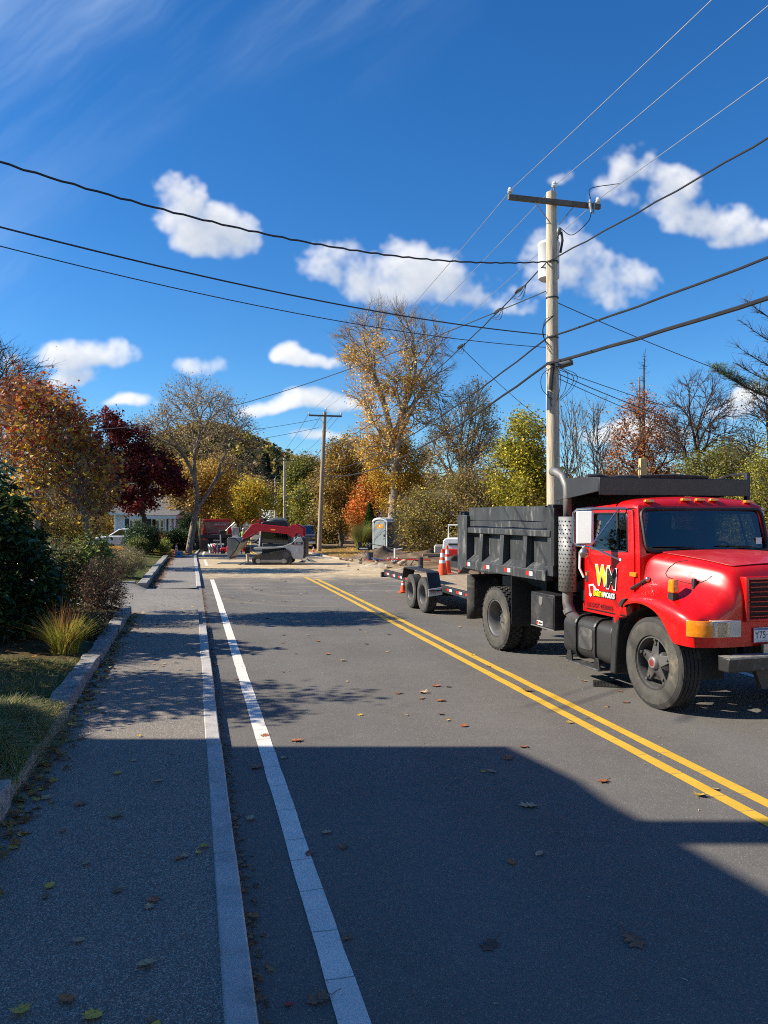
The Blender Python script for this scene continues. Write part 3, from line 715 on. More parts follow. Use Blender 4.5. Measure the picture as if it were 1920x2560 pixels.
for k in range(85):
    p_ = random.uniform(P_WALL + .05, P_KERB0 - .02); s_ = 1.8 + 20 * random.random(); q = rp(p_, s_, .082)
    n = random.choice(['brown', 'tan', 'rust', 'yellow', 'tan']); drop(*q, random.uniform(.04, .075), random.choice(['maple', 'oval', 'maple']), n, 'small dry leaf lying loose on the sidewalk', 'small leaves on the sidewalk')
# ================================================================ trees and plants
def bark(name, col, s=8):
    return mat(name, col, .92, var=.35, scale=s, bump=1.0, bscale=30, spec=.15, stretch=(1, 1, .25))
BARK_GREY = bark('bark_grey', (.17, .145, .12)); BARK_DARK = bark('bark_dark', (.075, .06, .05)); BARK_TAN = bark('bark_tan', (.25, .20, .155)); BARK_PALE = bark('bark_pale', (.34, .27, .20))
def blob_pts(blobs, n, shell=.5):
    """points inside ellipsoids (cx, cy, cz, rx, ry, rz[, weight]); shell > 0 pushes them outward"""
    vol = np.array([b[3] * b[4] * b[5] * (b[6] if len(b) > 6 else 1) for b in blobs]); w = vol / vol.sum()
    i = rng.choice(len(blobs), n, p=w); B = np.array([b[:6] for b in blobs])[i]
    d = rng.normal(size=(n, 3)); d /= np.linalg.norm(d, axis=1)[:, None]
    r = rng.random(n) ** (1 / (3 + 3 * shell))
    return B[:, :3] + d * r[:, None] * B[:, 3:6]
def tubes(name, p0, p1, r0, r1, k, m, parent=None):
    d = p1 - p0; L = np.linalg.norm(d, axis=1) + 1e-9; d = d / L[:, None]
    ref = np.where(np.abs(d[:, 2:3]) > .9, np.array([[1., 0, 0]]), np.array([[0, 0, 1.]]))
    u = np.cross(d, ref); u /= np.linalg.norm(u, axis=1)[:, None]; w = np.cross(d, u)
    a = 2 * np.pi * np.arange(k) / k
    ring = u[:, None] * np.cos(a)[None, :, None] + w[:, None] * np.sin(a)[None, :, None]
    e = (d * (r0 * .5)[:, None])
    v = np.concatenate([(p0 - e)[:, None] + ring * r0[:, None, None], (p1 + e * .6)[:, None] + ring * r1[:, None, None]], 1)
    n = len(p0); o = np.arange(n)[:, None, None] * 2 * k
    fq = np.array([[j, (j + 1) % k, (j + 1) % k + k, j + k] for j in range(k)])
    return npmesh(name, v.reshape(-1, 3), (o + fq[None]).ravel(), 4, m, None, parent, smooth=True)
def skeleton(base, tips, r_tip, r_trunk, seed, lift=.35, first=.45, wob=.05, expo=.5, d0=(0, 0, 1)):
    """branches that divide again and again until each reaches its tip"""
    rr = np.random.default_rng(seed); segs = []; ends = []
    N = len(tips)
    def rad(n): return r_tip + (r_trunk - r_tip) * (n / N) ** expo
    st = [(np.array(base, float), np.array(d0, float), np.arange(N), first)]
    while st:
        pos, dr, idx, fr = st.pop(); n = len(idx); c = tips[idx].mean(0)
        if n <= 2:
            for t in idx:
                q = tips[t]; mid = (pos + q) / 2 + rr.normal(size=3) * np.linalg.norm(q - pos) * .10
                segs.append((pos, mid, rad(1) * 1.3, rad(1))); segs.append((mid, q, rad(1), rad(1) * .5)); ends.append((mid, q))
            continue
        to = c - pos; L = np.linalg.norm(to); step = L * fr
        t = to / (L + 1e-9); g = dr * lift + t * (1 - lift) + rr.normal(size=3) * wob * 1.5; g /= np.linalg.norm(g)
        nxt = pos + g * step; k = 3 if fr > .4 and n > 60 else 2; a = pos
        for j in range(1, k + 1):
            b = pos + (nxt - pos) * j / k + (rr.normal(size=3) * step * wob if j < k else 0)
            segs.append((a, b, rad(n) * (1.0 if j > 1 else 1.05), rad(n) * .95)); a = b
        q = tips[idx] - nxt
        ax = rr.normal(size=3)
        if n > 4:
            cv = np.cov(q.T); wv, vv = np.linalg.eigh(cv); ax = vv[:, 2] * math.sqrt(max(wv[2], 0)) + vv[:, 1] * math.sqrt(max(wv[1], 0)) * rr.uniform(-.9, .9)
        pr = q @ ax; cut = np.quantile(pr, rr.uniform(.28, .72)); A = idx[pr <= cut]; Bq = idx[pr > cut]
        if len(A) == 0 or len(Bq) == 0: A, Bq = idx[:n // 2], idx[n // 2:]
        for s_ in (A, Bq): st.append((nxt, g, s_, rr.uniform(.24, .42)))
    s0 = np.array([s[0] for s in segs]); s1 = np.array([s[1] for s in segs]); r0 = np.array([s[2] for s in segs]); r1 = np.array([s[3] for s in segs])
    return s0, s1, r0, r1, np.array([e[0] for e in ends]), np.array([e[1] for e in ends])
def tree(name, label, base, blobs, tips=500, r=.2, r_tip=.008, leaf=0, lsize=.1, pal=None, pal2=None, split=None, shape=LEAF_QUAD, seed=1, barkm=None, fine=0, flen=.5, cat='tree', group=None, shell=.5, leafblobs=None, spread=.35, first=.42, lift=.35, stems=1, sub=.0, m_leaf=None, gap=0.0, up=.35):
    global rng
    rng = np.random.default_rng(seed)
    if base[1] > 25: leaf = int(leaf * 1.8); lsize = lsize * .74
    pal = [(min(.8, a * 1.42), min(.8, b * 1.38), c * 1.25, w) for a, b, c, w in pal] if pal else pal
    pal2 = [(min(.8, a * 1.3), min(.8, b * 1.28), c * 1.2, w) for a, b, c, w in pal2] if pal2 else pal2
    bx, by = base[0], base[1]; bz = gz(bx, by) - .1 if len(base) < 3 else base[2]
    root = thing(name, label, cat, (bx, by, bz), group=group); o = np.array([bx, by, bz])
    tp = blob_pts(blobs, tips, shell) - o
    barkm = barkm or BARK_GREY
    S = []
    if stems == 1: S.append(skeleton((0, 0, 0), tp, r_tip, r, seed, first=first, lift=lift))
    else:
        a = np.argsort(np.arctan2(tp[:, 1], tp[:, 0]) + rng.normal(size=tips) * .3); parts = np.array_split(a, stems)
        for k, pt in enumerate(parts):
            c = tp[pt].mean(0); d0 = np.array([c[0] * .25, c[1] * .25, abs(c[2])]); d0 /= np.linalg.norm(d0)
            S.append(skeleton((rng.normal() * .15 * sub, rng.normal() * .15 * sub, 0), tp[pt], r_tip, r, seed + k, first=first, lift=lift, d0=d0))
    s0, s1, r0, r1, e0, e1 = [np.concatenate(z) for z in zip(*S)]
    thick = r0 > max(.035, r * .22)
    for (a0_, a1_, q0_, q1_, _e, _f) in S:                 # one part for each stem
        tk = q0_ > max(.035, r * .22)
        if tk.any(): tubes('trunk', a0_[tk], a1_[tk], q0_[tk], q1_[tk], 7, barkm, root)
    th = ~thick; P0, P1, R0, R1 = s0[th], s1[th], r0[th], r1[th]
    if fine:
        k = rng.integers(0, len(e0), fine); t = rng.random(fine)[:, None]; q = e0[k] * (1 - t) + e1[k] * t
        d = (e1[k] - e0[k]); d /= np.linalg.norm(d, axis=1)[:, None]; d = d + rng.normal(size=(fine, 3)) * .55 + np.array([0, 0, .25]); d /= np.linalg.norm(d, axis=1)[:, None]
        q2 = q + d * (flen * rng.uniform(.4, 1.2, fine))[:, None]
        P0 = np.concatenate([P0, q]); P1 = np.concatenate([P1, q2]); R0 = np.concatenate([R0, np.full(fine, r_tip * .7)]); R1 = np.concatenate([R1, np.full(fine, r_tip * .3)])
    if len(P0): tubes('branches', P0, P1, R0, R1, 3, barkm, root)
    if leaf:
        if leafblobs is not None:
            lb = [(b[0] - o[0], b[1] - o[1], b[2] - o[2], *b[3:]) for b in leafblobs]
            keep = np.zeros(len(e1), bool)
            for b in lb: keep |= (((e1 - np.array(b[:3])) / np.array(b[3:6])) ** 2).sum(1) < 1
            if keep.sum() < 5: keep[:] = True
            a0, a1 = e0[keep], e1[keep]
        else: a0, a1 = e0, e1
        if gap:                                             # leave some limbs bare
            h = np.sin(a1 @ np.array([2.1, 1.3, 1.7]) + seed) + np.sin(a1 @ np.array([-1.1, 2.3, 2.9]) + 2 * seed); k = h > gap * 2 - 1.0
            if k.sum() > 5: a0, a1 = a0[k], a1[k]
        k = rng.integers(0, len(a0), leaf); t = rng.random(leaf)[:, None] * 1.15
        pos = a0[k] * (1 - t) + a1[k] * t + rng.normal(size=(leaf, 3)) * spread
        cols = pick_cols(leaf, pal)
        if pal2 is not None:
            z0, z1 = split; c2 = pick_cols(leaf, pal2); hgt = (pos[:, 2] + o[2]) + rng.normal(size=leaf) * (z1 - z0) * .35
            w = np.clip((hgt - z0) / (z1 - z0), 0, 1)[:, None]; cols = np.where(rng.random((leaf, 1)) < w, c2, cols)
        cl = .75 + .5 * (np.sin(pos @ np.array([1.9, 2.3, 1.1]) + seed) * .5 + .5)     # leaves of one bough share a hue
        cols = cols * cl[:, None]
        leaves('crown', pos, lsize, cols, shape, m_leaf or M_LEAF, root, up=up)
    return root
def pb(x, y, rx, ry, Y, rdep=None, w=1.0):
    """ellipsoid seen at column x, row y with half sizes rx, ry in pixels at distance Y"""
    c = px(x, y, Y); k = Y / FPX
    return (c.x, c.y, c.z, rx * k, (rx * k if rdep is None else rdep), ry * k, w)
def bx_(x, Y): return ((x - 960) / FPX * Y, Y)
YEL = [(.55, .36, .035, 4), (.46, .26, .03, 3), (.40, .34, .06, 2)]
ORA = [(.50, .22, .035, 4), (.42, .14, .025, 3), (.52, .33, .05, 2)]
RED = [(.27, .05, .025, 4), (.35, .10, .03, 3), (.17, .035, .022, 3), (.36, .17, .04, 2)]
DRED = [(.10, .016, .018, 5), (.16, .022, .024, 3), (.06, .012, .014, 3), (.22, .045, .035, 1.5)]
RUST = [(.30, .115, .04, 4), (.23, .085, .035, 3), (.36, .17, .07, 2)]
OLIVE = [(.13, .14, .03, 4), (.19, .18, .04, 3), (.09, .11, .025, 2)]
YGRN = [(.32, .28, .03, 4), (.21, .21, .03, 3), (.42, .33, .05, 2), (.12, .14, .025, 2)]
BRN = [(.26, .165, .06, 4), (.20, .12, .05, 3), (.36, .23, .07, 2), (.15, .11, .05, 2)]
GOLD = [(.42, .27, .05, 4), (.34, .21, .05, 3), (.48, .34, .07, 3), (.24, .19, .05, 2)]
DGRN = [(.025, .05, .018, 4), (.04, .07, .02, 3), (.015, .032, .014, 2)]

# ---- left gardens
tree('maple_tree', 'young maple with yellow and orange leaves beside the near driveway', bx_(245, 16.3), [pb(110, 1090, 120, 130, 16.0, 1.2), pb(205, 1190, 95, 115, 16.0, 1.1), pb(60, 1250, 80, 70, 16.3, .9), pb(60, 1010, 60, 80, 16.6, .8), pb(225, 1290, 60, 45, 15.8, .7)],
     tips=700, r=.075, r_tip=.004, leaf=6800, lsize=.085, pal=YEL + [(.26, .18, .05, 4), (.14, .08, .04, 7)], pal2=RED + [(.45, .2, .03, 3)], split=(2.8, 4.5), shape=LEAF_LOBE, seed=3, fine=4200, flen=.32, spread=.09, barkm=BARK_TAN, gap=.06)
tree('maple_tree', 'orange red maple rising behind the young yellow maple', bx_(105, 31), [pb(90, 1040, 110, 110, 31, 2.0), pb(30, 1090, 90, 100, 31, 2.0), pb(160, 1090, 60, 80, 31, 1.5), pb(75, 960, 45, 55, 31, 1.2)],
     tips=500, r=.13, r_tip=.006, leaf=5200, lsize=.15, pal=RED + [(.16, .09, .04, 5)], pal2=RED + [(.20, .12, .05, 3), (.42, .2, .04, 2)], split=(5.5, 7), shape=LEAF_QUAD, seed=4, fine=2200, flen=.5, spread=.16, gap=.2)
tree('japanese_maple', 'dark crimson maple in front of the white house', bx_(392, 48), [pb(330, 1190, 125, 75, 48, 2.8), pb(250, 1090, 70, 75, 48, 2.2), pb(330, 1110, 55, 55, 48, 1.6), pb(410, 1215, 55, 35, 47, 1.4), pb(395, 1130, 30, 40, 48, 1.0), pb(240, 1230, 90, 60, 48, 2.0), pb(330, 1260, 70, 30, 47, 1.8), pb(440, 1215, 42, 24, 47, 1.0, 1.4)],
     tips=460, r=.16, r_tip=.008, leaf=15500, lsize=.20, pal=DRED, shape=LEAF_LOBE, seed=5, fine=500, flen=.6, spread=.17, barkm=BARK_DARK, gap=.16)
tree('shade_tree', 'big leaning tree with nearly bare crown on the left verge', bx_(470, 50), [pb(500, 1060, 120, 95, 50, 3.0), pb(475, 1000, 85, 70, 50, 2.5), pb(395, 1085, 75, 65, 50, 2.2, 1.8), pb(590, 1105, 80, 85, 50, 2.2), pb(550, 1025, 80, 65, 50, 2), pb(625, 1165, 50, 45, 50, 1.4), pb(335, 1085, 50, 45, 50, 1.4, 2.0)],
     tips=850, r=.22, r_tip=.007, leaf=5200, lsize=.13, pal=[(.30, .23, .12, 4), (.40, .29, .13, 3), (.18, .12, .09, 2)], shape=LEAF_QUAD, seed=6, fine=2600, flen=.6, spread=.22, barkm=BARK_TAN, first=.30, lift=.34)
tree('shade_tree', 'leafless tree at the far left edge above the maples', bx_(-140, 44), [pb(-40, 930, 120, 70, 44, 2.8), pb(60, 930, 85, 60, 44, 2.2), pb(-100, 870, 130, 80, 44, 2.8)],
     tips=420, r=.22, r_tip=.009, leaf=300, lsize=.12, pal=BRN, seed=7, fine=1600, flen=.8, first=.5, barkm=BARK_DARK)
tree('roadside_tree', 'golden leaved tree under the bare crown beside the leaning trunk', bx_(500, 66), [pb(470, 1200, 70, 60, 66, 3), pb(540, 1190, 60, 60, 66, 3), pb(500, 1260, 80, 50, 66, 3)],
     tips=260, r=.18, leaf=9000, lsize=.26, pal=GOLD + [(.25, .15, .06, 3)], seed=8, fine=700, flen=.8, spread=.35, gap=.1)
tree('roadside_tree', 'bright yellow green tree behind the red dump truck', bx_(600, 84), [pb(590, 1245, 85, 55, 84, 4), pb(640, 1270, 50, 40, 84, 3), pb(550, 1275, 50, 35, 84, 3)],
     tips=260, r=.18, leaf=12000, lsize=.30, pal=YEL + [(.33, .31, .04, 5)], seed=9, fine=300, flen=.8, spread=.4, gap=.05)
tree('roadside_tree', 'tall brown tree thinning out behind the yellow one left of the road', bx_(605, 104), [pb(600, 1225, 60, 40, 104, 5), pb(650, 1235, 40, 40, 104, 4), pb(545, 1225, 50, 38, 104, 4)],
     tips=300, r=.25, r_tip=.02, leaf=7000, lsize=.36, pal=BRN + [(.34, .20, .06, 3)], seed=10, fine=1200, flen=1.4, spread=.5, gap=.15)
for k, (x, y0, y1, w, Y, lab) in enumerate([(664, 1135, 1300, 52, 190, 'tall dark conifer beside the far road'), (638, 1170, 1300, 44, 200, 'shorter dark conifer left of the tall one at the far road'), (698, 1165, 1300, 44, 210, 'dark conifer behind the far utility poles'), (612, 1190, 1300, 26, 230, 'small dark conifer farthest left at the end of the road')]):
    rng = np.random.default_rng(50 + k); c0 = px(x, y1, Y); z0 = gz(c0.x, c0.y); top = px(x, y0, Y).z; h = top - z0
    root = thing('conifer', lab, 'tree', (c0.x, c0.y, z0 - .2), group='conifers along the far road'); n = 4200
    t = rng.random(n) ** .8; rad_ = w * Y / FPX * (1 - t) ** .85 * np.sqrt(rng.random(n)) * (.75 + .25 * np.sin(t * 50)); a = rng.uniform(0, 6.28, n)
    leaves('crown', np.stack([rad_ * np.cos(a), rad_ * np.sin(a), h * (.08 + .92 * t) - rad_ * .25], -1), .75, pick_cols(n, [(.03, .045, .025, 3), (.02, .03, .02, 3), (.05, .06, .03, 1)]), LEAF_QUAD, M_LEAF, root, up=.1)
    MB().tube([(0, 0, 0), (0, 0, h * .97)], [.35, .03], 7).build('trunk', BARK_DARK, root, smooth=True)

# ---- right side of the road, far to near
tree('hardwood_tree', 'tallest tree, orange leaves below and a bare spreading top', bx_(985, 58), [pb(980, 870, 150, 120, 58, 4.2), pb(900, 860, 80, 75, 58, 2.8), pb(1070, 900, 75, 100, 58, 3), pb(985, 1010, 110, 90, 58, 3.4), pb(970, 790, 90, 50, 58, 2.8), pb(1080, 1000, 60, 60, 58, 2.4), pb(900, 970, 55, 50, 58, 2.0), pb(950, 1110, 90, 60, 57, 2.4)],
     tips=1400, r=.42, r_tip=.008, leaf=4200, lsize=.23, pal=[(.66, .36, .08, 4), (.58, .28, .07, 3), (.70, .48, .16, 2)], leafblobs=[pb(990, 1000, 105, 150, 58, 5), pb(930, 900, 75, 60, 58, 5), pb(900, 990, 60, 60, 58, 5), pb(930, 1120, 90, 70, 58, 5)],
     seed=11, fine=7500, flen=.75, spread=.22, first=.30, lift=.42, barkm=BARK_PALE, gap=.30)
tree('thicket_tree', 'rounded brown olive tree left of the tallest tree', bx_(850, 64), [pb(865, 1140, 62, 55, 64, 3), pb(830, 1200, 55, 60, 64, 3), pb(890, 1200, 60, 60, 64, 3), pb(850, 1270, 60, 60, 64, 3)],
     tips=330, r=.2, leaf=15000, lsize=.22, pal=BRN + [(.25, .20, .04, 4), (.38, .27, .05, 2)], seed=12, fine=900, flen=.6, spread=.3, gap=.02)
tree('thicket_tree', 'vivid orange red maple behind the arborvitae', bx_(915, 61), [pb(915, 1260, 38, 70, 61, 1.8), pb(890, 1300, 35, 45, 61, 1.6), pb(935, 1225, 40, 40, 61, 1.8)],
     tips=160, r=.1, leaf=7000, lsize=.19, pal=[(.46, .17, .045, 4), (.46, .25, .06, 3), (.40, .11, .03, 2)], seed=13, fine=150, flen=.4, spread=.25)
tree('thicket_tree', 'yellow orange tree hung with vines behind the portable toilet', bx_(1000, 60), [pb(985, 1180, 75, 75, 60, 2.6), pb(1010, 1260, 80, 75, 60, 2.4), pb(960, 1115, 70, 50, 60, 2.4), pb(1050, 1180, 55, 70, 60, 2)],
     tips=420, r=.16, leaf=14000, lsize=.19, pal=GOLD + YEL, seed=14, fine=1800, flen=.6, spread=.3, gap=.12)
tree('thicket_tree', 'brown twiggy tree with a few yellow leaves right of the tallest tree', bx_(1160, 56), [pb(1160, 1060, 90, 90, 57, 2.8), pb(1200, 1140, 70, 80, 56, 2.4), pb(1110, 1150, 70, 90, 56, 2.4), pb(1190, 990, 55, 45, 58, 1.8)],
     tips=650, r=.16, leaf=5200, lsize=.17, pal=GOLD + BRN + [(.50, .36, .09, 3)], seed=15, fine=4200, flen=.7, spread=.28, barkm=BARK_PALE, stems=3, sub=3, gap=.05)
tree('thicket_shrub', 'tangled olive and tan shrub right of the portable toilet', bx_(1085, 49), [pb(1060, 1290, 75, 75, 49, 2), pb(1130, 1270, 70, 85, 49, 2.2), pb(1020, 1330, 45, 45, 48, 1.5), pb(1100, 1350, 85, 35, 48, 1.6)],
     tips=420, r=.07, leaf=12500, lsize=.15, pal=OLIVE + BRN + [(.42, .33, .09, 5), (.33, .32, .05, 3)], seed=16, fine=3200, flen=.55, spread=.26, stems=5, sub=6, cat='shrub', barkm=BARK_TAN, gap=.02)
tree('thicket_shrub', 'brown leaved shrub behind the trailer', bx_(1200, 47), [pb(1190, 1250, 75, 90, 47, 2), pb(1230, 1320, 80, 60, 46, 2), pb(1160, 1340, 60, 45, 46, 1.6)],
     tips=380, r=.07, leaf=10500, lsize=.15, pal=BRN + OLIVE + [(.36, .26, .09, 4)], seed=17, fine=2600, flen=.55, spread=.26, stems=5, sub=6, cat='shrub', barkm=BARK_TAN, gap=.02)
tree('thicket_tree', 'yellow green tree just left of the tall utility pole', bx_(1300, 44), [pb(1310, 1110, 55, 90, 44, 1.8), pb(1275, 1180, 55, 85, 44, 1.8), pb(1345, 1180, 50, 70, 44, 1.6), pb(1320, 1260, 70, 60, 43, 1.8)],
     tips=300, r=.11, leaf=10500, lsize=.19, pal=YGRN, seed=18, fine=350, flen=.5, spread=.25, gap=.04)
tree('bare_tree', 'thin leafless saplings right of the tall utility pole', bx_(1455, 42), [pb(1430, 1060, 35, 90, 42, 1.4), pb(1475, 1080, 40, 90, 42, 1.4), pb(1510, 1060, 28, 80, 42, 1.2), pb(1450, 1180, 70, 60, 42, 1.4)],
     tips=190, r=.07, r_tip=.007, leaf=240, lsize=.15, pal=BRN, seed=19, fine=900, flen=.7, stems=4, sub=7, first=.35, lift=.55)
tree('oak_tree', 'rust brown oak behind the truck cab', bx_(1615, 52), [pb(1610, 1070, 85, 80, 52, 2.6), pb(1570, 1140, 75, 70, 52, 2.4), pb(1660, 1140, 75, 75, 52, 2.4), pb(1605, 1000, 45, 45, 52, 1.5), pb(1610, 1200, 100, 40, 51, 2.4)],
     tips=520, r=.17, r_tip=.008, leaf=5800, lsize=.18, pal=RUST + [(.38, .2, .08, 2)], seed=20, fine=2600, flen=.6, spread=.26, barkm=BARK_DARK, gap=.12)
tree('bare_tree', 'leafless round crowned tree right of the rust oak', bx_(1733, 48), [pb(1745, 1010, 85, 85, 48, 2.6), pb(1800, 1060, 65, 80, 48, 2.2), pb(1690, 1060, 50, 65, 48, 2), pb(1750, 1120, 100, 55, 48, 2.4)],
     tips=560, r=.20, r_tip=.008, leaf=700, lsize=.12, pal=RUST, seed=21, fine=3200, flen=.6, first=.34, barkm=BARK_DARK)
tree('green_shrub', 'dull green shrub behind the far end of the dump body', bx_(1790, 40), [pb(1770, 1180, 70, 60, 40, 1.8), pb(1840, 1160, 65, 65, 40, 1.8), pb(1800, 1260, 110, 70, 39, 1.8)],
     tips=320, r=.09, leaf=16000, lsize=.13, pal=OLIVE + [(.22, .19, .06, 3)], seed=22, fine=1500, flen=.5, spread=.24, stems=4, sub=6, cat='shrub')
tree('green_shrub', 'bright yellow green shrub at the right edge behind the cab', bx_(1930, 27), [pb(1900, 1240, 62, 110, 27, 1.3), pb(1960, 1180, 70, 120, 27, 1.3), pb(1900, 1340, 90, 70, 26.5, 1.3)],
     tips=320, r=.06, r_tip=.005, leaf=13000, lsize=.085, pal=YGRN + OLIVE, seed=23, fine=1200, flen=.35, spread=.17, stems=4, sub=4, cat='shrub')
tree('bare_tree', 'thin tree with a few dark leaves at the right edge', bx_(1915, 38), [pb(1890, 1040, 40, 70, 38, 1.2), pb(1925, 980, 35, 80, 38, 1.2), pb(1860, 1110, 45, 50, 38, 1.2)],
     tips=150, r=.09, leaf=420, lsize=.14, pal=[(.12, .07, .05, 3), (.08, .07, .04, 2)], seed=24, fine=700, flen=.6, barkm=BARK_DARK)
for k, (x, y, rx, ry, Y, pal, lab) in enumerate([(1420, 1240, 90, 55, 46, BRN, 'low tan brush behind the dump body'), (1540, 1240, 90, 50, 44, BRN + RUST, 'low rusty brush behind the cab shield'), (1680, 1240, 90, 50, 46, BRN + OLIVE, 'low brown brush left of the dull green shrub')]):
    tree('brush', lab, bx_(x, Y), [pb(x, y, rx, ry, Y, 2), pb(x + 30, y + 70, rx, 50, Y - .5, 2)], tips=240, r=.05, leaf=5200, lsize=.16, pal=pal, seed=60 + k, fine=2000, flen=.7, spread=.3, stems=5, sub=8, cat='shrub', barkm=BARK_TAN)
# dead spruce above the oak
def dead_spruce():
    rr = random.Random(4); Y = 56; b = bx_(1607, Y); z0 = gz(*b); top = px(1613, 868, Y).z
    root = thing('dead_spruce', 'dead bare spruce spike rising above the rust oak', 'tree', (b[0], b[1], z0 - .1))
    MB().tube([(0, 0, 0), (.05, 0, (top - z0) * .6), (.10, 0, (top - z0) * .9), (.2, 0, top - z0)], [.26, .13, .05, .015], 7).build('trunk', BARK_DARK, root, smooth=True)
    MB().tube([(-.1, .1, (top - z0) * .45), (-.22, .1, (top - z0) * .70), (-.2, .1, (top - z0) * .86)], [.1, .09, .05], 6).build('trunk', BARK_TAN, root, smooth=True)
    mb = MB()
    for k in range(110):
        z = (top - z0) * rr.uniform(.42, .97); a = rr.uniform(0, 6.28); L = rr.uniform(.25, 1.1) * (1.15 - z / (top - z0)) * 2.0
        mb.tube([(.05, 0, z), (.05 + math.cos(a) * L * .6, math.sin(a) * L * .6, z - .05), (.05 + math.cos(a) * L, math.sin(a) * L, z + rr.uniform(-.02, .12))], [.02, .012, .005], 3, False)
    mb.build('branches', BARK_DARK, root)
dead_spruce()
# pine reaching in from the right edge
def pine():
    global rng
    rng = np.random.default_rng(31); rr = random.Random(31); Y = 31; b = bx_(2040, Y); z0 = gz(*b); H = px(2040, 560, Y).z - z0
    root = thing('pine_tree', 'white pine at the right edge with one green bough reaching over the trees', 'tree', (b[0], b[1], z0 - .1))
    MB().tube([(0, 0, 0), (.05, 0, H * .5), (0, 0, H)], [.32, .2, .03], 8).build('trunk', BARK_DARK, root, smooth=True)
    mb = MB(); tuft = []
    def limb(tip, r0, green, n=14):
        z = tip[2] - .7 - abs(tip[0]) * .12; a = Vector((0, 0, z)); c = Vector(tip); pts = [a + (c - a) * t + Vector((0, 0, -.35 * math.sin(math.pi * t))) for t in (0, .3, .6, .85, 1)]
        mb.tube(pts, [r0, r0 * .75, r0 * .5, r0 * .3, r0 * .15], 5, False)
        for k in range(n):
            t = rr.uniform(.25, 1); q = a + (c - a) * t + Vector((0, 0, -.35 * math.sin(math.pi * t))); d = (c - a).normalized() + Vector((rr.uniform(-.8, .8), rr.uniform(-.8, .8), rr.uniform(-.2, .7))); e = q + d.normalized() * rr.uniform(.5, 1.3) * (1.3 - t)
            mb.tube([q, (q + e) / 2 + Vector((0, 0, .06)), e], [.018, .012, .005], 3, False)
            for j in range(2): e2 = (q + e) / 2 + Vector((rr.uniform(-.5, .3), rr.uniform(-.4, .4), rr.uniform(0, .5))); mb.tube([(q + e) / 2, e2], [.008, .004], 3, False)
            if green and t > .3:
                for j in range(5): tuft.append(q + (e - q) * rr.uniform(.2, 1) + Vector((rr.uniform(-.1, .1), rr.uniform(-.3, .3), rr.uniform(-.02, .2))))
    def loc(x, y): q = px(x, y, Y); return (q.x - b[0], rr.uniform(-.8, .8), q.z - z0 + .1)
    limb(loc(1772, 935), .09, True, 60)
    for (x, y) in ((1845, 812), (1838, 868), (1842, 900), (1860, 760), (1880, 1010), (1850, 985)): limb(loc(x, y), .05, False, 22)
    for (x, y) in ((2180, 700), (2220, 850), (2300, 940), (2190, 1000), (2100, 620)): limb(loc(x, y), .06, True, 34)
    mb.build('branches', BARK_DARK, root)
    P = np.array([tuple(t) for t in tuft]); n = len(P) * 16; k = np.repeat(np.arange(len(P)), 16); d = rng.normal(size=(n, 3)); d[:, 2] = np.abs(d[:, 2]) * .7
    leaves('crown', P[k] + d * .03, .13, pick_cols(n, [(.16, .22, .08, 4), (.24, .28, .12, 2), (.09, .14, .05, 2)]), np.array([[0, 0, 0], [.05, .5, 0], [0, 1, 0], [-.05, .5, 0]]), M_LEAF, root, dirs=d)
pine()
# arborvitae and tall plume grass beside the toilet
def column_tree(name, label, x, Y, ytop, w, pal, seed):
    global rng
    rng = np.random.default_rng(seed); b = bx_(x, Y); z0 = gz(*b); h = px(x, ytop, Y).z - z0; root = thing(name, label, 'tree', (b[0], b[1], z0 - .05)); n = 5200
    t = rng.random(n); r = w * np.minimum(1, (1.05 - t) * 2.2) * np.minimum(1, .55 + t * 2) * np.sqrt(rng.uniform(.3, 1, n)); a = rng.uniform(0, 6.28, n)
    leaves('crown', np.stack([r * np.cos(a), r * np.sin(a), .1 + h * t], -1), .16, pick_cols(n, pal), LEAF_LONG, M_LEAF, root, dirs=np.stack([np.cos(a) * .3, np.sin(a) * .3, np.ones(n)], -1))
    MB().tube([(0, 0, 0), (0, 0, h * .9)], [.09, .02], 6).build('trunk', BARK_DARK, root, smooth=True)
column_tree('arborvitae', 'narrow green arborvitae left of the portable toilet', 924, 58.5, 1262, .42, [(.07, .13, .02, 4), (.12, .18, .03, 3), (.04, .08, .018, 2)], 33)
def plume(name, label, x, y, Y, h, w, n, pal, wid=.012, lean=.7, z=None, cat='grass', curve=.5):
    global rng
    rng = np.random.default_rng(int(x)); c = px(x, y, Y); z0 = gz(c.x, c.y) - .02 if z is None else z; root = thing(name, label, cat, (c.x, c.y, z0))
    a = rng.uniform(0, 6.28, n); rr_ = w * np.sqrt(rng.random(n)); base = np.stack([rr_ * np.cos(a), rr_ * np.sin(a), np.zeros(n)], -1)
    d = np.stack([np.cos(a + rng.normal(size=n) * .5), np.sin(a + rng.normal(size=n) * .5), np.zeros(n)], -1)
    blades('blades', base, h * rng.uniform(.6, 1.1, n), wid, pick_cols(n, pal), lean=lean, parent=root, dirs=d, curve=curve, seg=5)
    return root
plume('plume_grass', 'tall feathery green grass clump in front of the arborvitae', 903, 1366, 57.5, 2.3, .38, 900, [(.20, .22, .05, 3), (.30, .27, .09, 3), (.12, .16, .04, 2)], .03, .45)

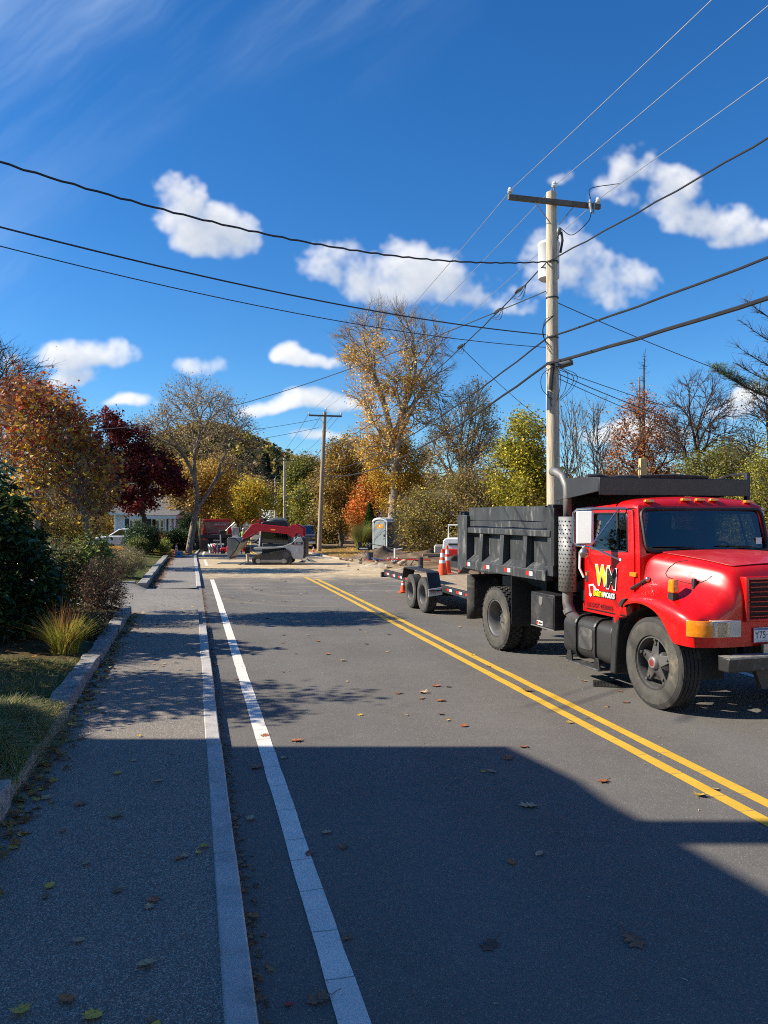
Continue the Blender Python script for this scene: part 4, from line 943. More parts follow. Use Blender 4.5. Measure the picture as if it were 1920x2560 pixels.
# ---- shrubs and clumps of the near garden
def rhododendron():
    global rng
    rng = np.random.default_rng(41); c = (-6.78, 12.3); z0 = gz(*c); root = thing('rhododendron', 'big dark evergreen bush with long glossy leaves at the left edge', 'shrub', (c[0], c[1], z0))
    W = 1500; d = rng.normal(size=(W, 3)); d[:, 2] = np.abs(d[:, 2]) * .9 + .02; d /= np.linalg.norm(d, axis=1)[:, None]
    lump = 1 + .13 * np.sin(d @ np.array([4.1, 3.2, 2.0]) * 2.3) + .08 * np.sin(d @ np.array([-3, 6, 5]) * 2)
    low = d[:, 2] < .35
    P = d * (lump * rng.uniform(.86, 1.0, W))[:, None] * np.array([1.60, 1.5, 2.32])
    P[:, 2] += .05
    n = W * 11; k = np.repeat(np.arange(W), 11); a = rng.uniform(0, 6.28, n); nrm = d[k]
    t1 = np.cross(nrm, np.array([0, 0, 1.0])) + 1e-4; t1 /= np.linalg.norm(t1, axis=1)[:, None]; t2 = np.cross(nrm, t1)
    dirs = t1 * np.cos(a)[:, None] + t2 * np.sin(a)[:, None] + nrm * .35 + np.array([0, 0, -.15])
    leaves('crown', P[k], .155, pick_cols(n, [(.04, .085, .025, 5), (.065, .12, .035, 3), (.03, .06, .02, 3), (.14, .19, .045, 1.0)]), LEAF_LONG, M_LEAFG, root, dirs=dirs, jit=.25, up=.6)
    mb = MB()
    for q in P[::14]: mb.tube([(q[0] * .08, q[1] * .08, 0), (q[0] * .5, q[1] * .5, q[2] * .55), tuple(q * .97)], [.03, .018, .006], 4, False)
    mb.build('branches', BARK_DARK, root)
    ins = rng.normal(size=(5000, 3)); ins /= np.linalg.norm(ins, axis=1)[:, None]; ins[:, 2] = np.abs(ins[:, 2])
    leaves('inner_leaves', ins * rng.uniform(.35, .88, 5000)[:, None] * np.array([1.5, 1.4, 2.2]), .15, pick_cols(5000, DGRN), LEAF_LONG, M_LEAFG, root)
rhododendron()
plume('ornamental_grass', 'arching green and copper grass clump beside the flower bed', 162, 1572, 11.0, .64, .18, 640, [(.28, .32, .05, 4), (.50, .42, .09, 4), (.52, .34, .10, 3), (.20, .24, .04, 2)], .012, .8, cat='grass')
_o = bpy.data.objects['ornamental_grass']; rng = np.random.default_rng(5); n = 130; a = rng.uniform(0, 6.28, n)
blades('copper_stalks', np.stack([.12 * np.cos(a), .12 * np.sin(a), np.zeros(n)], -1), .82 * rng.uniform(.7, 1.1, n), .007, pick_cols(n, [(.34, .13, .05, 3), (.42, .22, .06, 2), (.22, .08, .05, 2)]), lean=.38, parent=_o, seg=4)
def shrub(name, label, x, y0, y1, w, Y, leaf, lsize, pal, seed, tips=220, r=.02, fine=800, shape=LEAF_OVAL, barkm=None, spread=.06, dep=None, flen=.2, up=.35, m_leaf=None, rt=.004):
    c = px(x, y0, Y); k = Y / FPX; z0 = gz(c.x, c.y); zt = px(x, y1, Y).z
    h = zt - z0
    return tree(name, label, (c.x, c.y), [(c.x, c.y, z0 + h * .62, w * k, dep or w * k, h * .42), (c.x, c.y, z0 + h * .35, w * k * .95, dep or w * k, h * .33)], tips=tips, r=r, r_tip=rt, leaf=leaf, lsize=lsize, pal=pal, shape=shape, seed=seed, fine=fine, flen=flen, spread=spread, stems=5, sub=1.0, cat='shrub', barkm=barkm or BARK_DARK, first=.35, up=up, m_leaf=m_leaf)
shrub('barberry', 'low dark burgundy shrub of fine twigs at the end of the near wall', 258, 1500, 1396, 64, 14.6, 2600, .035, [(.12, .05, .04, 3), (.07, .035, .03, 3), (.16, .12, .05, 2), (.2, .09, .06, 1)], 71, 420, .012, 2600, barkm=BARK_DARK, flen=.16, rt=.003)
shrub('azalea', 'shrub with pale green leaves at the tips behind the burgundy shrub', 232, 1450, 1338, 55, 15.6, 2600, .075, [(.19, .26, .06, 4), (.28, .32, .10, 3), (.10, .15, .04, 2)], 72, 260, .014, 300, LEAF_OVAL, BARK_TAN)
shrub('azalea', 'bushy mixed green shrub under the yellow maple', 165, 1450, 1352, 60, 15.2, 2600, .07, [(.10, .13, .04, 4), (.17, .18, .06, 2), (.16, .09, .04, 2)], 73, 240, .014, 600)
shrub('ground_cover', 'low weedy plants in the flower bed behind the near wall', 205, 1590, 1535, 55, 12.4, 1500, .05, [(.09, .11, .03, 3), (.17, .16, .06, 2), (.10, .06, .03, 2)], 74, 160, .006, 700)
shrub('goldenrod', 'feathery tan and green perennials behind the corner of the long wall', 318, 1445, 1372, 50, 24.4, 3200, .06, [(.20, .20, .06, 4), (.38, .32, .16, 3), (.28, .19, .09, 2)], 75, 260, .008, 1700, LEAF_LONG, BARK_TAN, flen=.25)
shrub('spirea', 'reddish seed heads of a shrub beyond the driveway', 278, 1440, 1378, 26, 24.6, 1300, .06, [(.24, .14, .09, 3), (.34, .24, .16, 2), (.12, .10, .05, 2)], 76, 120, .008, 800)
shrub('evergreen_bush', 'rounded dark green bush on the far side of the lawn', 355, 1372, 1308, 46, 43, 7000, .11, [(.03, .055, .025, 4), (.05, .085, .035, 3), (.02, .035, .016, 2)], 77, 260, .03, 100, LEAF_OVAL, spread=.12)
shrub('evergreen_bush', 'small olive green mound in front of the dark bush', 345, 1374, 1344, 27, 40, 3200, .09, [(.10, .12, .03, 4), (.14, .15, .04, 2)], 78, 160, .02, 60, LEAF_OVAL, spread=.08)
for k, (x, lab) in enumerate([(415, 'dark clipped hedge bush below the porch rail'), (438, 'dark hedge bush at the foot of the porch steps'), (462, 'dark hedge bush against the leaning trunk')]):
    shrub('hedge_bush', lab, x, 1360, 1326 - (k == 1) * 2, 19, 58, 3200, .14, DGRN, 80 + k, 120, .03, 40, LEAF_OVAL, spread=.14)
shrub('evergreen_bush', 'tall dark yew at the right corner of the porch', 466, 1350, 1283, 19, 60, 4200, .15, DGRN, 84, 160, .04, 40, LEAF_OVAL, spread=.15)
shrub('autumn_shrub', 'small orange red shrub under the crimson maple', 393, 1358, 1328, 22, 50, 1600, .12, [(.30, .10, .03, 3), (.22, .07, .03, 2), (.35, .17, .05, 1)], 85, 100, .02, 100)
shrub('green_shrub', 'small light green shrub at the far edge of the lawn', 405, 1372, 1346, 24, 45, 1500, .10, [(.20, .27, .05, 3), (.30, .33, .08, 2)], 86, 90, .01, 60)
tree('garden_shrub', 'clipped shrub in the garden just left of the near sidewalk', (-5.35, 7.95), [(-5.35, 7.95, 1.15, .75, .75, .75), (-5.35, 7.95, .7, .8, .8, .5)], tips=220, r=.03, r_tip=.004, leaf=4200, lsize=.06, pal=OLIVE, shape=LEAF_OVAL, seed=91, fine=200, flen=.15, spread=.06, stems=4, sub=1, cat='shrub')
# garden tree out of the picture on the left whose shadow falls across the sidewalk
tree('garden_tree', 'small leafy ornamental tree in the garden left of the near sidewalk', (-7.6, 8.9), [(-7.6, 8.9, 3.3, 1.5, 1.1, 1.5), (-7.3, 9.3, 2.2, 1.5, 1.1, 1.2), (-6.9, 8.6, 1.4, 1.1, 1.0, 1.0)], tips=420, r=.08, r_tip=.004, leaf=6600, lsize=.09, pal=YGRN + YEL, shape=LEAF_LOBE, seed=90, fine=500, flen=.3, spread=.12)

# hedge and brush along the back of the gardens
for k, (x, y, rx, ry, Y, pal, lab) in enumerate([(40, 1285, 90, 50, 60, BRN + OLIVE, 'brown hedge at the far left behind the maples'), (150, 1290, 90, 45, 66, OLIVE + GOLD, 'olive hedge behind the yellow maple'), (250, 1290, 60, 45, 70, BRN + GOLD, 'golden brown hedge left of the white house')]):
    tree('garden_hedge', lab, bx_(x, Y), [pb(x, y, rx, ry, Y, 2), pb(x, y + 40, rx, 40, Y, 2)], tips=220, r=.06, leaf=5200, lsize=.2, pal=pal, seed=130 + k, fine=500, flen=.6, spread=.3, stems=5, sub=8, cat='hedge')
# ---- farther trees beyond the work site, either side of the far road
far = [(752, 1190, 40, 75, 112, OLIVE + [(.28, .26, .05, 4)], 'light olive tree left of the second utility pole'), (775, 1250, 45, 55, 78, OLIVE + YGRN, 'green bush of a tree behind the second utility pole'), (820, 1290, 50, 55, 74, BRN + OLIVE, 'brown green tree right of the second utility pole'),
       (765, 1170, 40, 35, 120, BRN, 'hazy brown tree top above the olive trees'), (720, 1250, 26, 55, 150, YGRN, 'yellow green tree right of the far road'), (800, 1215, 40, 50, 110, GOLD, 'golden tree top left of the second utility pole line')]
for k, (x, y, rx, ry, Y, pal, lab) in enumerate(far):
    tree('roadside_tree', lab, bx_(x, Y), [pb(x, y, rx, ry * .7, Y), pb(x + 6, y + ry * .8, rx * .9, ry * .7, Y), pb(x - 8, y + ry * .4, rx * .8, ry * .5, Y)], tips=220, r=.2, r_tip=.015, leaf=7500, lsize=.0033 * Y, pal=pal, seed=100 + k, fine=900, flen=.012 * Y, spread=.005 * Y, gap=.04)
def far_wood(name, label, x0, x1, Y0, Y1, n, hmin, hmax, pal, size, seed):
    global rng
    rng = np.random.default_rng(seed); m = 40
    X = rng.uniform(x0, x1, n); Yv = rng.uniform(Y0, Y1, n)
    h = rng.uniform(hmin, hmax, n); vs = []; cs = []
    b = np.stack([X, Yv, ground_z(X, Yv)], -1)
    u = rng.normal(size=(n, m, 3)); u /= np.linalg.norm(u, axis=2)[..., None]; r = rng.random((n, m, 1)) ** .4
    P = b[:, None] + np.array([0, 0, 1.0]) * (h * .55)[:, None, None] + u * r * np.stack([h * .33, h * .33, h * .48], -1)[:, None]
    cols = np.repeat(pick_cols(n, pal, .3), m, axis=0) * rng.uniform(.7, 1.3, (n * m, 1))
    tag(leaves(name, P.reshape(-1, 3), size, cols, LEAF_QUAD, M_LEAF), label, 'woods', kind='stuff')
far_wood('hill_woods', 'autumn woods covering the hill beyond the houses', -330, 60, 540, 690, 2100, 9, 16, BRN + GOLD + OLIVE + [(.03, .05, .02, 3)], 3.2, 1)
far_wood('distant_woods', 'line of brown woods at the end of the road', -150, 160, 300, 420, 420, 8, 15, BRN + OLIVE + GOLD, 2.2, 2)
far_wood('distant_woods', 'brown woods filling the gaps behind the thicket on the right', -2, 60, 80, 150, 240, 5, 9, BRN + OLIVE, 1.0, 3)
far_wood('distant_woods', 'brown woods beyond the field on the right', 60, 260, 70, 190, 420, 5, 10, BRN + OLIVE + GOLD, 1.2, 5)
far_wood('distant_woods', 'brown woods behind the white house on the left', -75, -24, 85, 150, 130, 6, 10, BRN + GOLD + OLIVE, 1.0, 4)
# ================================================================ the red dump truck
M_RED = mat('truck_red', (.60, .004, .004), .34, var=.06, scale=2, dirt=(.42, .035, .02), dirt_amt=.35, dscale=5, coat=.35, spec=.4)
M_REDF = mat('faded_red', (.52, .016, .018), .45, var=.10, scale=2, dirt=(.46, .09, .08), dirt_amt=.5, dscale=2, coat=.25)
M_BLK = mat('black_paint', (.020, .020, .021), .5, var=.3, scale=4, dirt=(.10, .095, .085), dirt_amt=.35, dscale=3)
M_BOX = mat('scuffed_box_paint', (.034, .037, .039), .58, var=.3, scale=3, dirt=(.26, .25, .225), dirt_amt=.7, dscale=6.5, bump=.35, bscale=30, stretch=(1.3, 1.3, .35))
M_BLKP = mat('black_plastic', (.022, .022, .022), .55, var=.2, bump=.15, bscale=80)
M_RUB = mat('tyre_rubber', (.030, .029, .028), .82, var=.25, scale=6, dirt=(.13, .115, .09), dirt_amt=.5, dscale=5, bump=.2, bscale=60)
M_RUBS = mat('tyre_sidewall', (.062, .058, .050), .85, var=.3, scale=5, dirt=(.25, .21, .145), dirt_amt=.65, dscale=3.5, bump=.2, bscale=60)
M_RIM = mat('steel_rim', (.085, .082, .080), .6, .3, var=.3, scale=6, dirt=(.20, .17, .13), dirt_amt=.5)
M_RIML = mat('grey_rim', (.13, .13, .13), .5, .4, var=.2, scale=6, dirt=(.22, .19, .15), dirt_amt=.5)
M_CHR = mat('brushed_steel', (.62, .62, .62), .30, 1.0, var=.08)
M_SHLD = mat('satin_shield', (.27, .27, .265), .55, .3, var=.12, dirt=(.32, .30, .27), dirt_amt=.35)
M_DCHR = mat('dull_steel', (.42, .40, .37), .45, .9, var=.15, dirt=(.25, .2, .15), dirt_amt=.4)
M_EXH = mat('exhaust_steel', (.20, .19, .18), .55, .45, var=.2, scale=5, dirt=(.22, .17, .12), dirt_amt=.4)
M_WHT = mat('white_enamel', (.80, .80, .78), .35, var=.04)
M_AMB = mat('amber_lens', (.80, .24, .012), .18, var=.15, scale=30, coat=.6)
M_REFR = mat('red_reflector', (.62, .02, .015), .3, var=.1); M_REFW = mat('white_reflector', (.85, .85, .83), .3, var=.05)
M_GLASS = glass_mat('cab_glass', (.30, .34, .32), .05); M_LENS = glass_mat('lamp_glass', (.75, .78, .8), .12, .04)
M_DARK = mat('dark_interior', (.018, .017, .016), .8, var=.3); M_SEAT = mat('seat_vinyl', (.05, .045, .04), .6)
M_WOOD = mat('plank_wood', (.36, .27, .17), .85, var=.25, scale=6, bump=.5, bscale=30, stretch=(.3, 3, 1), dirt=(.20, .16, .11), dirt_amt=.5)
M_PLATE = mat('plate_white', (.70, .71, .74), .45, var=.05); M_INK = mat('black_ink', (.012, .012, .012), .5); M_INKY = mat('yellow_ink', (.88, .76, .01), .5); M_INKW = mat('white_ink', (.86, .86, .84), .5)
M_TARP = mat('tarp_mesh', (.035, .035, .034), .8, var=.35, scale=9, bump=.6, bscale=40)
M_INKR = mat('dark_red_ink', (.10, .004, .008), .5)

def rr_pts(y0, y1, z0, z1, r, n=5):
    """rounded rectangle outline"""
    P = []
    for cx, cz, a0 in ((y1 - r, z1 - r, 0), (y0 + r, z1 - r, 90), (y0 + r, z0 + r, 180), (y1 - r, z0 + r, 270)):
        for k in range(n + 1):
            a = R(a0 + 90 * k / n); P.append((cx + r * math.cos(a), cz + r * math.sin(a)))
    return P
def tyre(parent, r, w, rib=True, knobs=0, m=None):
    """tyre around the origin of its wheel, axis y, outer side -y"""
    h = w / 2; rb = .565 * r
    side = [(rb, -h * .70), (rb * 1.04, -h * .86), (r * .72, -h * .99), (r * .82, -h * 1.0), (r * .90, -h * .96), (r * .955, -h * .90), (r * .985, -h * .82)]
    tread = []
    if rib:
        for k in range(5):
            a = -h * .80 + k * h * .36; tread += [(r, a), (r, a + h * .26), (r * .978, a + h * .275), (r * .978, a + h * .345)]
        tread = tread[:-2]
    else: tread = [(r * .965, -h * .8), (r * .972, -h * .3), (r * .972, h * .3), (r * .965, h * .8)]
    prof = side + tread + [(a, -b) for a, b in side[::-1]]
    t = MB().lathe(prof, (0, 0, 0), (0, 1, 0), 48, True)
    if knobs:
        for k in range(knobs):
            for j, yy in enumerate((-.72, -.26, .26, .72)):
                a = 2 * math.pi * (k + .5 * (j % 2)) / knobs; rr_ = r * .985
                t.box((rr_ * math.cos(a), yy * h, rr_ * math.sin(a)), (r * .03, h * .38, 2 * math.pi * r / knobs * .62), (0, -a, 0))
    o = t.build('tyre', m or M_RUB, parent, smooth=True, angle=28)
    # scuffed sidewall bands, a finger proud of the tyre side
    MB().lathe([(r * .60, -h * .90 - .004), (r * .70, -h * .985 - .003), (r * .80, -h * 1.0 - .003), (r * .86, -h * .985 - .002), (r * .90, -h * .96 - .002)], (0, 0, 0), (0, 1, 0), 48).build('sidewall', M_RUBS, o, smooth=True)
    return o
def wheel(parent, x, y, z, r, w, kind, flip=False, name='wheel', knobs=0):
    e = bpy.data.objects.new(name, None); COL.objects.link(e); e.parent = parent; e.location = (x, y, z)
    if flip: e.rotation_euler = (0, 0, math.pi)
    tyre(e, r, w, knobs == 0, knobs); h = w / 2; q = r * .565
    if kind == 'spoke':
        MB().lathe([(q, -h * .72), (q * 1.02, -h * .82), (q * .97, -h * .84), (q * .93, -h * .70), (q * .93, h * .6), (q, h * .6)], (0, 0, 0), (0, 1, 0), 40, True).build('rim', M_RIM, e, smooth=True)
        sp = MB()
        for k in range(5):
            a = 2 * math.pi * k / 5 + .31; c, s = math.cos(a), math.sin(a)
            def Q(rd_, off, yy): return (rd_ * c - off * s, yy, rd_ * s + off * c)
            w0, w1 = q * .25, q * .12
            vs = [Q(q * .2, -w0, -h * .70), Q(q * .2, w0, -h * .70), Q(q * .86, -w1, -h * .50), Q(q * .86, w1, -h * .50), Q(q * .2, -w0, -h * .1), Q(q * .2, w0, -h * .1), Q(q * .92, -w1, -h * .25), Q(q * .92, w1, -h * .25)]
            sp.add(vs, [(0, 1, 3, 2), (4, 6, 7, 5), (0, 2, 6, 4), (1, 5, 7, 3), (2, 3, 7, 6)])
            for o_ in (-1, 1): sp.cyl(Q(q * .72, o_ * w1 * .0, -h * .48), Q(q * .72, 0, -h * .66), q * .07, n=8)
            sp.cyl(Q(q * .90, 0, -h * .35), Q(q * .90, 0, -h * .72), q * .075, n=8)
        sp.build('spokes', M_RIM, e, bevel=.006)
        MB().lathe([(.001, -h * .98), (q * .20, -h * .98), (q * .24, -h * .90), (q * .27, -h * .62), (q * .42, -h * .55), (q * .5, -h * .3), (q * .5, h * .4), (.001, h * .4)], (0, 0, 0), (0, 1, 0), 24).build('hub', M_DCHR, e, smooth=True)
        MB().cyl((0, -h * .985, 0), (0, -h * 1.0, 0), q * .13, n=16).build('hub_cap', mat('hub_red', (.20, .02, .02), .4), e)
    else:
        MB().lathe([(q, -h * .72), (q * 1.03, -h * .86), (q * .98, -h * .88), (q * .90, -h * .70), (q * .84, h * .05), (q * .80, h * .55), (.03, h * .62)], (0, 0, 0), (0, 1, 0), 40).build('rim', M_RIML, e, smooth=True)
        hb = MB().lathe([(.001, h * .05), (q * .24, h * .05), (q * .28, h * .2), (q * .30, h * .6)], (0, 0, 0), (0, 1, 0), 20)
        for k in range(10):
            a = 2 * math.pi * k / 10; hb.cyl((q * .50 * math.cos(a), h * .6, q * .5 * math.sin(a)), (q * .5 * math.cos(a), h * .30, q * .5 * math.sin(a)), q * .045, n=6)
        hb.build('hub', M_RIM, e, smooth=True)
    return e

def build_truck():
    T = thing('dump_truck', 'red single axle dump truck with black dump body facing the camera on the right', 'dump truck', (4.112, 8.863, 0), math.atan2(-.953, .302))
    # ---- running gear
    for sgn in (1, -1): MB().bb(-5.3, .55, sgn * .38, sgn * .46, .66, .90).build('frame_rail', M_BLK, T, bevel=.008)
    cm = MB()
    for x in (-5.0, -4.0, -3.0, -2.0, -1.0): cm.bb(x, x + .1, -.379, .379, .70, .86)
    tag(cm.build('cross_members', M_BLK, T), kind='stuff')
    MB().tube([(-3.98, -1.0, .50), (-3.98, -.3, .50), (-3.98, -.2, .5), (-3.98, .2, .5), (-3.98, .3, .5), (-3.98, 1.0, .50)], [.07, .07, .17, .17, .07, .07], 12).build('rear_axle', M_BLK, T, smooth=True)
    MB().tube([(-.06, -1.0, .50), (-.06, -.7, .46), (-.06, .7, .46), (-.06, 1.0, .50)], .055, 8).build('front_axle', M_BLK, T)
    for y in (-.42, .42): MB().tube([(-4.75, y, .66), (-4.3, y, .60), (-3.98, y, .58), (-3.6, y, .60), (-3.2, y, .66)], .05, 6).build('leaf_spring', M_BLK, T)
    MB().tube([(-3.9, .15, .55), (-1.0, 0, .72)], .05, 8).build('drive_shaft', M_BLK, T)
    MB().bb(-1.3, .2, -.36, .36, .55, 1.15).build('engine_block', M_DARK, T, bevel=.05)
    wheel(T, -.06, -1.035, .505, .505, .27, 'spoke'); wheel(T, -.06, 1.035, .505, .505, .27, 'spoke', True)
    for y, f in ((-1.065, 0), (-.735, 0), (1.065, 1), (.735, 1)): wheel(T, -3.98, y, .505, .505, .255, 'dish', bool(f), knobs=34)
    # ---- cab shell
    def xf(z): return -.52 - (.13 * (z - 1.70) / .56 if z > 1.70 else 0)
    def ys(z): return .985 - (.07 * (z - 1.70) / .56 if z > 1.70 else (.0))
    XR = -1.74
    zl = [.88, .93, 1.3, 1.62, 1.70, 2.18, 2.22, 2.27]
    tl = [0, .05, .155, .48, .83, .935, 1]
    def SP(t, z, sg, o=0.0): return (XR + (xf(z) - XR) * t, sg * (ys(z) + o), z)
    hole = lambda i, j: zl[j] >= 1.70 and zl[j + 1] <= 2.18 and tl[i] >= .155 and tl[i + 1] <= .83
    cab_ = MB()
    for sg in (-1, 1):
        for i in range(len(tl) - 1):
            for j in range(len(zl) - 1):
                if hole(i, j): continue
                cab_.add([SP(tl[i], zl[j], sg), SP(tl[i + 1], zl[j], sg), SP(tl[i + 1], zl[j + 1], sg), SP(tl[i], zl[j + 1], sg)], [(0, 1, 2, 3)])
    wl = [0, .045, .5, .955, 1]
    def FP(w, z, o=0.0): return (xf(z) + o + .035 * (1 - (2 * w - 1) ** 2), -ys(z) + 2 * ys(z) * w, z)
    def FP0(w, z): return (xf(z) + .035 * (1 - (2 * w - 1) ** 2) if 0 < w < 1 else xf(z), -ys(z) + 2 * ys(z) * w, z)
    for i in range(4):
        for j in range(len(zl) - 1):
            if 1 <= i <= 2 and zl[j] >= 1.70 and zl[j + 1] <= 2.22: continue
            cab_.add([FP0(wl[i], zl[j]), FP0(wl[i + 1], zl[j]), FP0(wl[i + 1], zl[j + 1]), FP0(wl[i], zl[j + 1])], [(0, 1, 2, 3)])
    rl = [0, .25, .75, 1]
    for i in range(3):
        for j in range(len(zl) - 1):
            if i == 1 and zl[j] >= 1.70 and zl[j + 1] <= 2.18: continue
            B = lambda w, z: (XR, -ys(z) + 2 * ys(z) * w, z)
            cab_.add([B(rl[i], zl[j]), B(rl[i + 1], zl[j]), B(rl[i + 1], zl[j + 1]), B(rl[i], zl[j + 1])], [(0, 1, 2, 3)])
    cab = cab_.build('cab', M_RED, T, solid=.02, bevel=.035, bseg=3)
    MB().bb(XR + .03, -.57, -.95, .95, .885, .95).build('cab_floor', M_DARK, cab)
    MB().bb(-.86, -.58, -.93, .93, .96, 1.66).build('dashboard', M_DARK, cab, bevel=.04)
    for y in (-.45, .45):
        MB().bb(-1.55, -1.05, y - .24, y + .24, 1.0, 1.28).bb(-1.66, -1.50, y - .24, y + .24, 1.28, 1.95).build('seat', M_SEAT, cab, bevel=.05)
    MB().lathe([(.20 + .014 * math.cos(a), .014 * math.sin(a)) for a in [k * math.pi / 3 for k in range(6)]], (-.98, .45, 1.70), (-.55, 0, .83), 28, True).cyl((-.98, .45, 1.70), (-.75, .45, 1.45), .02, n=8).box((-.98, .45, 1.70), (.02, .38, .02)).build('steering_wheel', M_BLKP, cab, smooth=True)
    # roof: crowned panel with a rolled edge
    rows = []
    for x, z0, z1, yw in ((-1.80, 2.245, 2.245, .90), (-1.79, 2.275, 2.285, .925), (-1.74, 2.285, 2.30, .93), (-1.45, 2.285, 2.315, .935), (-1.20, 2.29, 2.355, .935), (-1.0, 2.30, 2.378, .935), (-.80, 2.30, 2.375, .93), (-.69, 2.285, 2.33, .92), (-.625, 2.235, 2.265, .90), (-.635, 2.215, 2.225, .88)):
        rows.append([(x, -yw - .012, 2.235), (x, -yw, z0), (x, -yw + .09, z0 + (z1 - z0) * .62), (x, -.45, z1), (x, 0, z1 + .012), (x, .45, z1), (x, yw - .09, z0 + (z1 - z0) * .62), (x, yw, z0), (x, yw + .012, 2.235)])
    roof = MB().grid(rows).build('roof', M_RED, cab, sub=2)
    for y in (-.74, -.21, 0, .21, .74):
        MB().prism([(-.065, 0), (.065, 0), (.058, .035), (-.058, .035)], 'x', 0, .05).build('clearance_light', M_AMB, roof, loc=(-.70, y, 2.305 + (.02 if abs(y) < .5 else 0)), bevel=.008)
    # glass and rubber
    gl = MB().grid([[FP(w, z, -.012) for w in (.035, .2, .4, .6, .8, .965)] for z in (1.70, 1.9, 2.05, 2.23)])
    ws = gl.build('windshield', M_GLASS, cab, smooth=True)
    def gasket(pts, r, nm, par): return MB().tube(list(pts) + [pts[0], pts[1]], r, 6, False).build(nm, M_BLKP, par, smooth=True)
    P = [FP((y + ys(z)) / (2 * ys(z)), z, .010) for y, z in rr_pts(-.895, .895, 1.715, 2.225, .09)]
    gasket(P, .022, 'rubber_seal', ws)
    for y in (.30, -.55):
        MB().tube([FP(.5 + y / 1.9, 1.735, .035), FP(.5 + (y + .22) / 1.9, 1.76, .03)], .008, 6).tube([FP(.5 + (y + .22) / 1.9, 1.755, .03), FP(.5 + (y + .48) / 1.9, 1.735, .035)], .008, 6).tube([FP(.5 + (y - .2) / 1.9, 1.78, .022), FP(.5 + (y + .30) / 1.9, 1.765, .025)], .007, 5).build('wiper', M_BLKP, ws)
    MB().box(FP(.90, 1.83, .0), (.003, .09, .08)).build('sticker', M_INKW, ws)
    MB().bb(XR + .01, XR + .014, -.5, .5, 1.69, 2.19).build('rear_window', M_GLASS, cab)
    # doors
    for sg in (-1, 1):
        d = MB(); tls = [.055, .155, .48, .83, .93]; zls = [.935, 1.3, 1.62, 1.70, 2.18, 2.215]
        for i in range(4):
            for j in range(5):
                if 1 <= i <= 2 and j == 3: continue
                d.add([SP(tls[i], zls[j], sg, .010), SP(tls[i + 1], zls[j], sg, .010), SP(tls[i + 1], zls[j + 1], sg, .010), SP(tls[i], zls[j + 1], sg, .010)], [(0, 1, 2, 3)])
        door = d.build('door', M_RED, cab, solid=.016, bevel=.006, off=0)
        q = [SP(t, z, sg, .012) for t, z in rr_pts(.162, .825, 1.705, 2.175, .045, 3)]
        MB().tube(q + q[:2], .012, 5, False).build('window_seal', M_BLKP, door, smooth=True)
        MB().grid([[SP(t, z, sg, -.004) for t in (.15, .5, .84)] for z in (1.69, 2.19)]).build('window', M_GLASS, door)
        MB().tube([SP(.655, 1.70, sg, .004), SP(.62, 2.18, sg, .004)], .014, 6).build('window_divider', M_BLKP, door)
        sm = MB(); pts = [SP(t, z, sg, .0185) for t, z in rr_pts(.053, .932, .932, 2.218, .03, 3)]
        sm.tube(pts + pts[:2], .005, 4, False).build('seam', M_DARK, door)
        if sg < 0:
            MB().bb(-1.645, -1.575, -1.012, -.99, 1.27, 1.42).build('handle', M_BLKP, door, bevel=.012)
            MB().bb(-1.63, -1.59, -1.018, -1.011, 1.36, 1.40).build('lock_plate', mat('orange_sticker', (.75, .16, .02), .5), door)
            lg = M_INKW
            def txt(nm, s_, size, m, x, z, y, sh=0.0, sx=1.0, off=0.0): return text_mesh(nm, s_, size, m, door, (x, y, z), (R(90), 0, 0), .001, sh, sx=sx, offset=off)
            txt('logo_letter', 'W', .34, M_INKW, -1.262, 1.372, -1.0125, .10, .80, .022); txt('logo_letter', 'W', .34, M_INKY, -1.262, 1.372, -1.0155, .10, .80, .012)
            txt('logo_letter', 'M', .34, M_INKW, -1.055, 1.345, -1.0165, .10, .80, .022); txt('logo_letter', 'M', .34, M_INK, -1.055, 1.345, -1.0195, .10, .80, .010)
            txt('logo_lettering', 'EARTH', .088, M_INK, -1.335, 1.142, -1.0125, .0, .80, .012); txt('logo_lettering', 'EARTH', .088, M_INKY, -1.335, 1.142, -1.0155, .0, .80, .003)
            txt('logo_lettering', 'WORKS', .088, M_INK, -1.105, 1.142, -1.0125, .0, .80, .012); txt('logo_lettering', 'WORKS', .088, M_INKW, -1.105, 1.142, -1.0155, .0, .80, .004)
            txt('door_lettering', 'US DOT 4350496', .085, M_INKR, -1.315, .985, -1.0125, 0, .92, .001)
            ex = MB()   # the little white digger of the emblem
            for poly in ([(-1.56, 1.245), (-1.45, 1.262), (-1.40, 1.215), (-1.43, 1.205), (-1.46, 1.235), (-1.54, 1.225)], [(-1.56, 1.245), (-1.535, 1.235), (-1.515, 1.13), (-1.535, 1.125)], [(-1.545, 1.14), (-1.50, 1.14), (-1.485, 1.105), (-1.52, 1.09), (-1.55, 1.11)], [(-1.44, 1.23), (-1.41, 1.235), (-1.39, 1.205), (-1.33, 1.20), (-1.32, 1.18), (-1.44, 1.18)]):
                ex.prism(poly, 'y', -1.0125, -1.0135)
            tag(ex.build('emblem', M_INKW, door), kind='stuff')
    # amber marker and grab handles
    MB().bb(-.685, -.56, -1.015, -.97, 1.415, 1.47).build('marker_light', M_AMB, cab, bevel=.01)
    MB().tube([(-1.705, -1.0, 1.72), (-1.705, -1.05, 1.66), (-1.70, -1.06, 1.45), (-1.66, -1.02, 1.33)], .016, 6).build('grab_handle', M_WHT, cab, smooth=True)
    MB().bb(-1.75, -1.66, -1.0, -.96, 1.02, 1.16).build('hinge', M_BLK, cab)
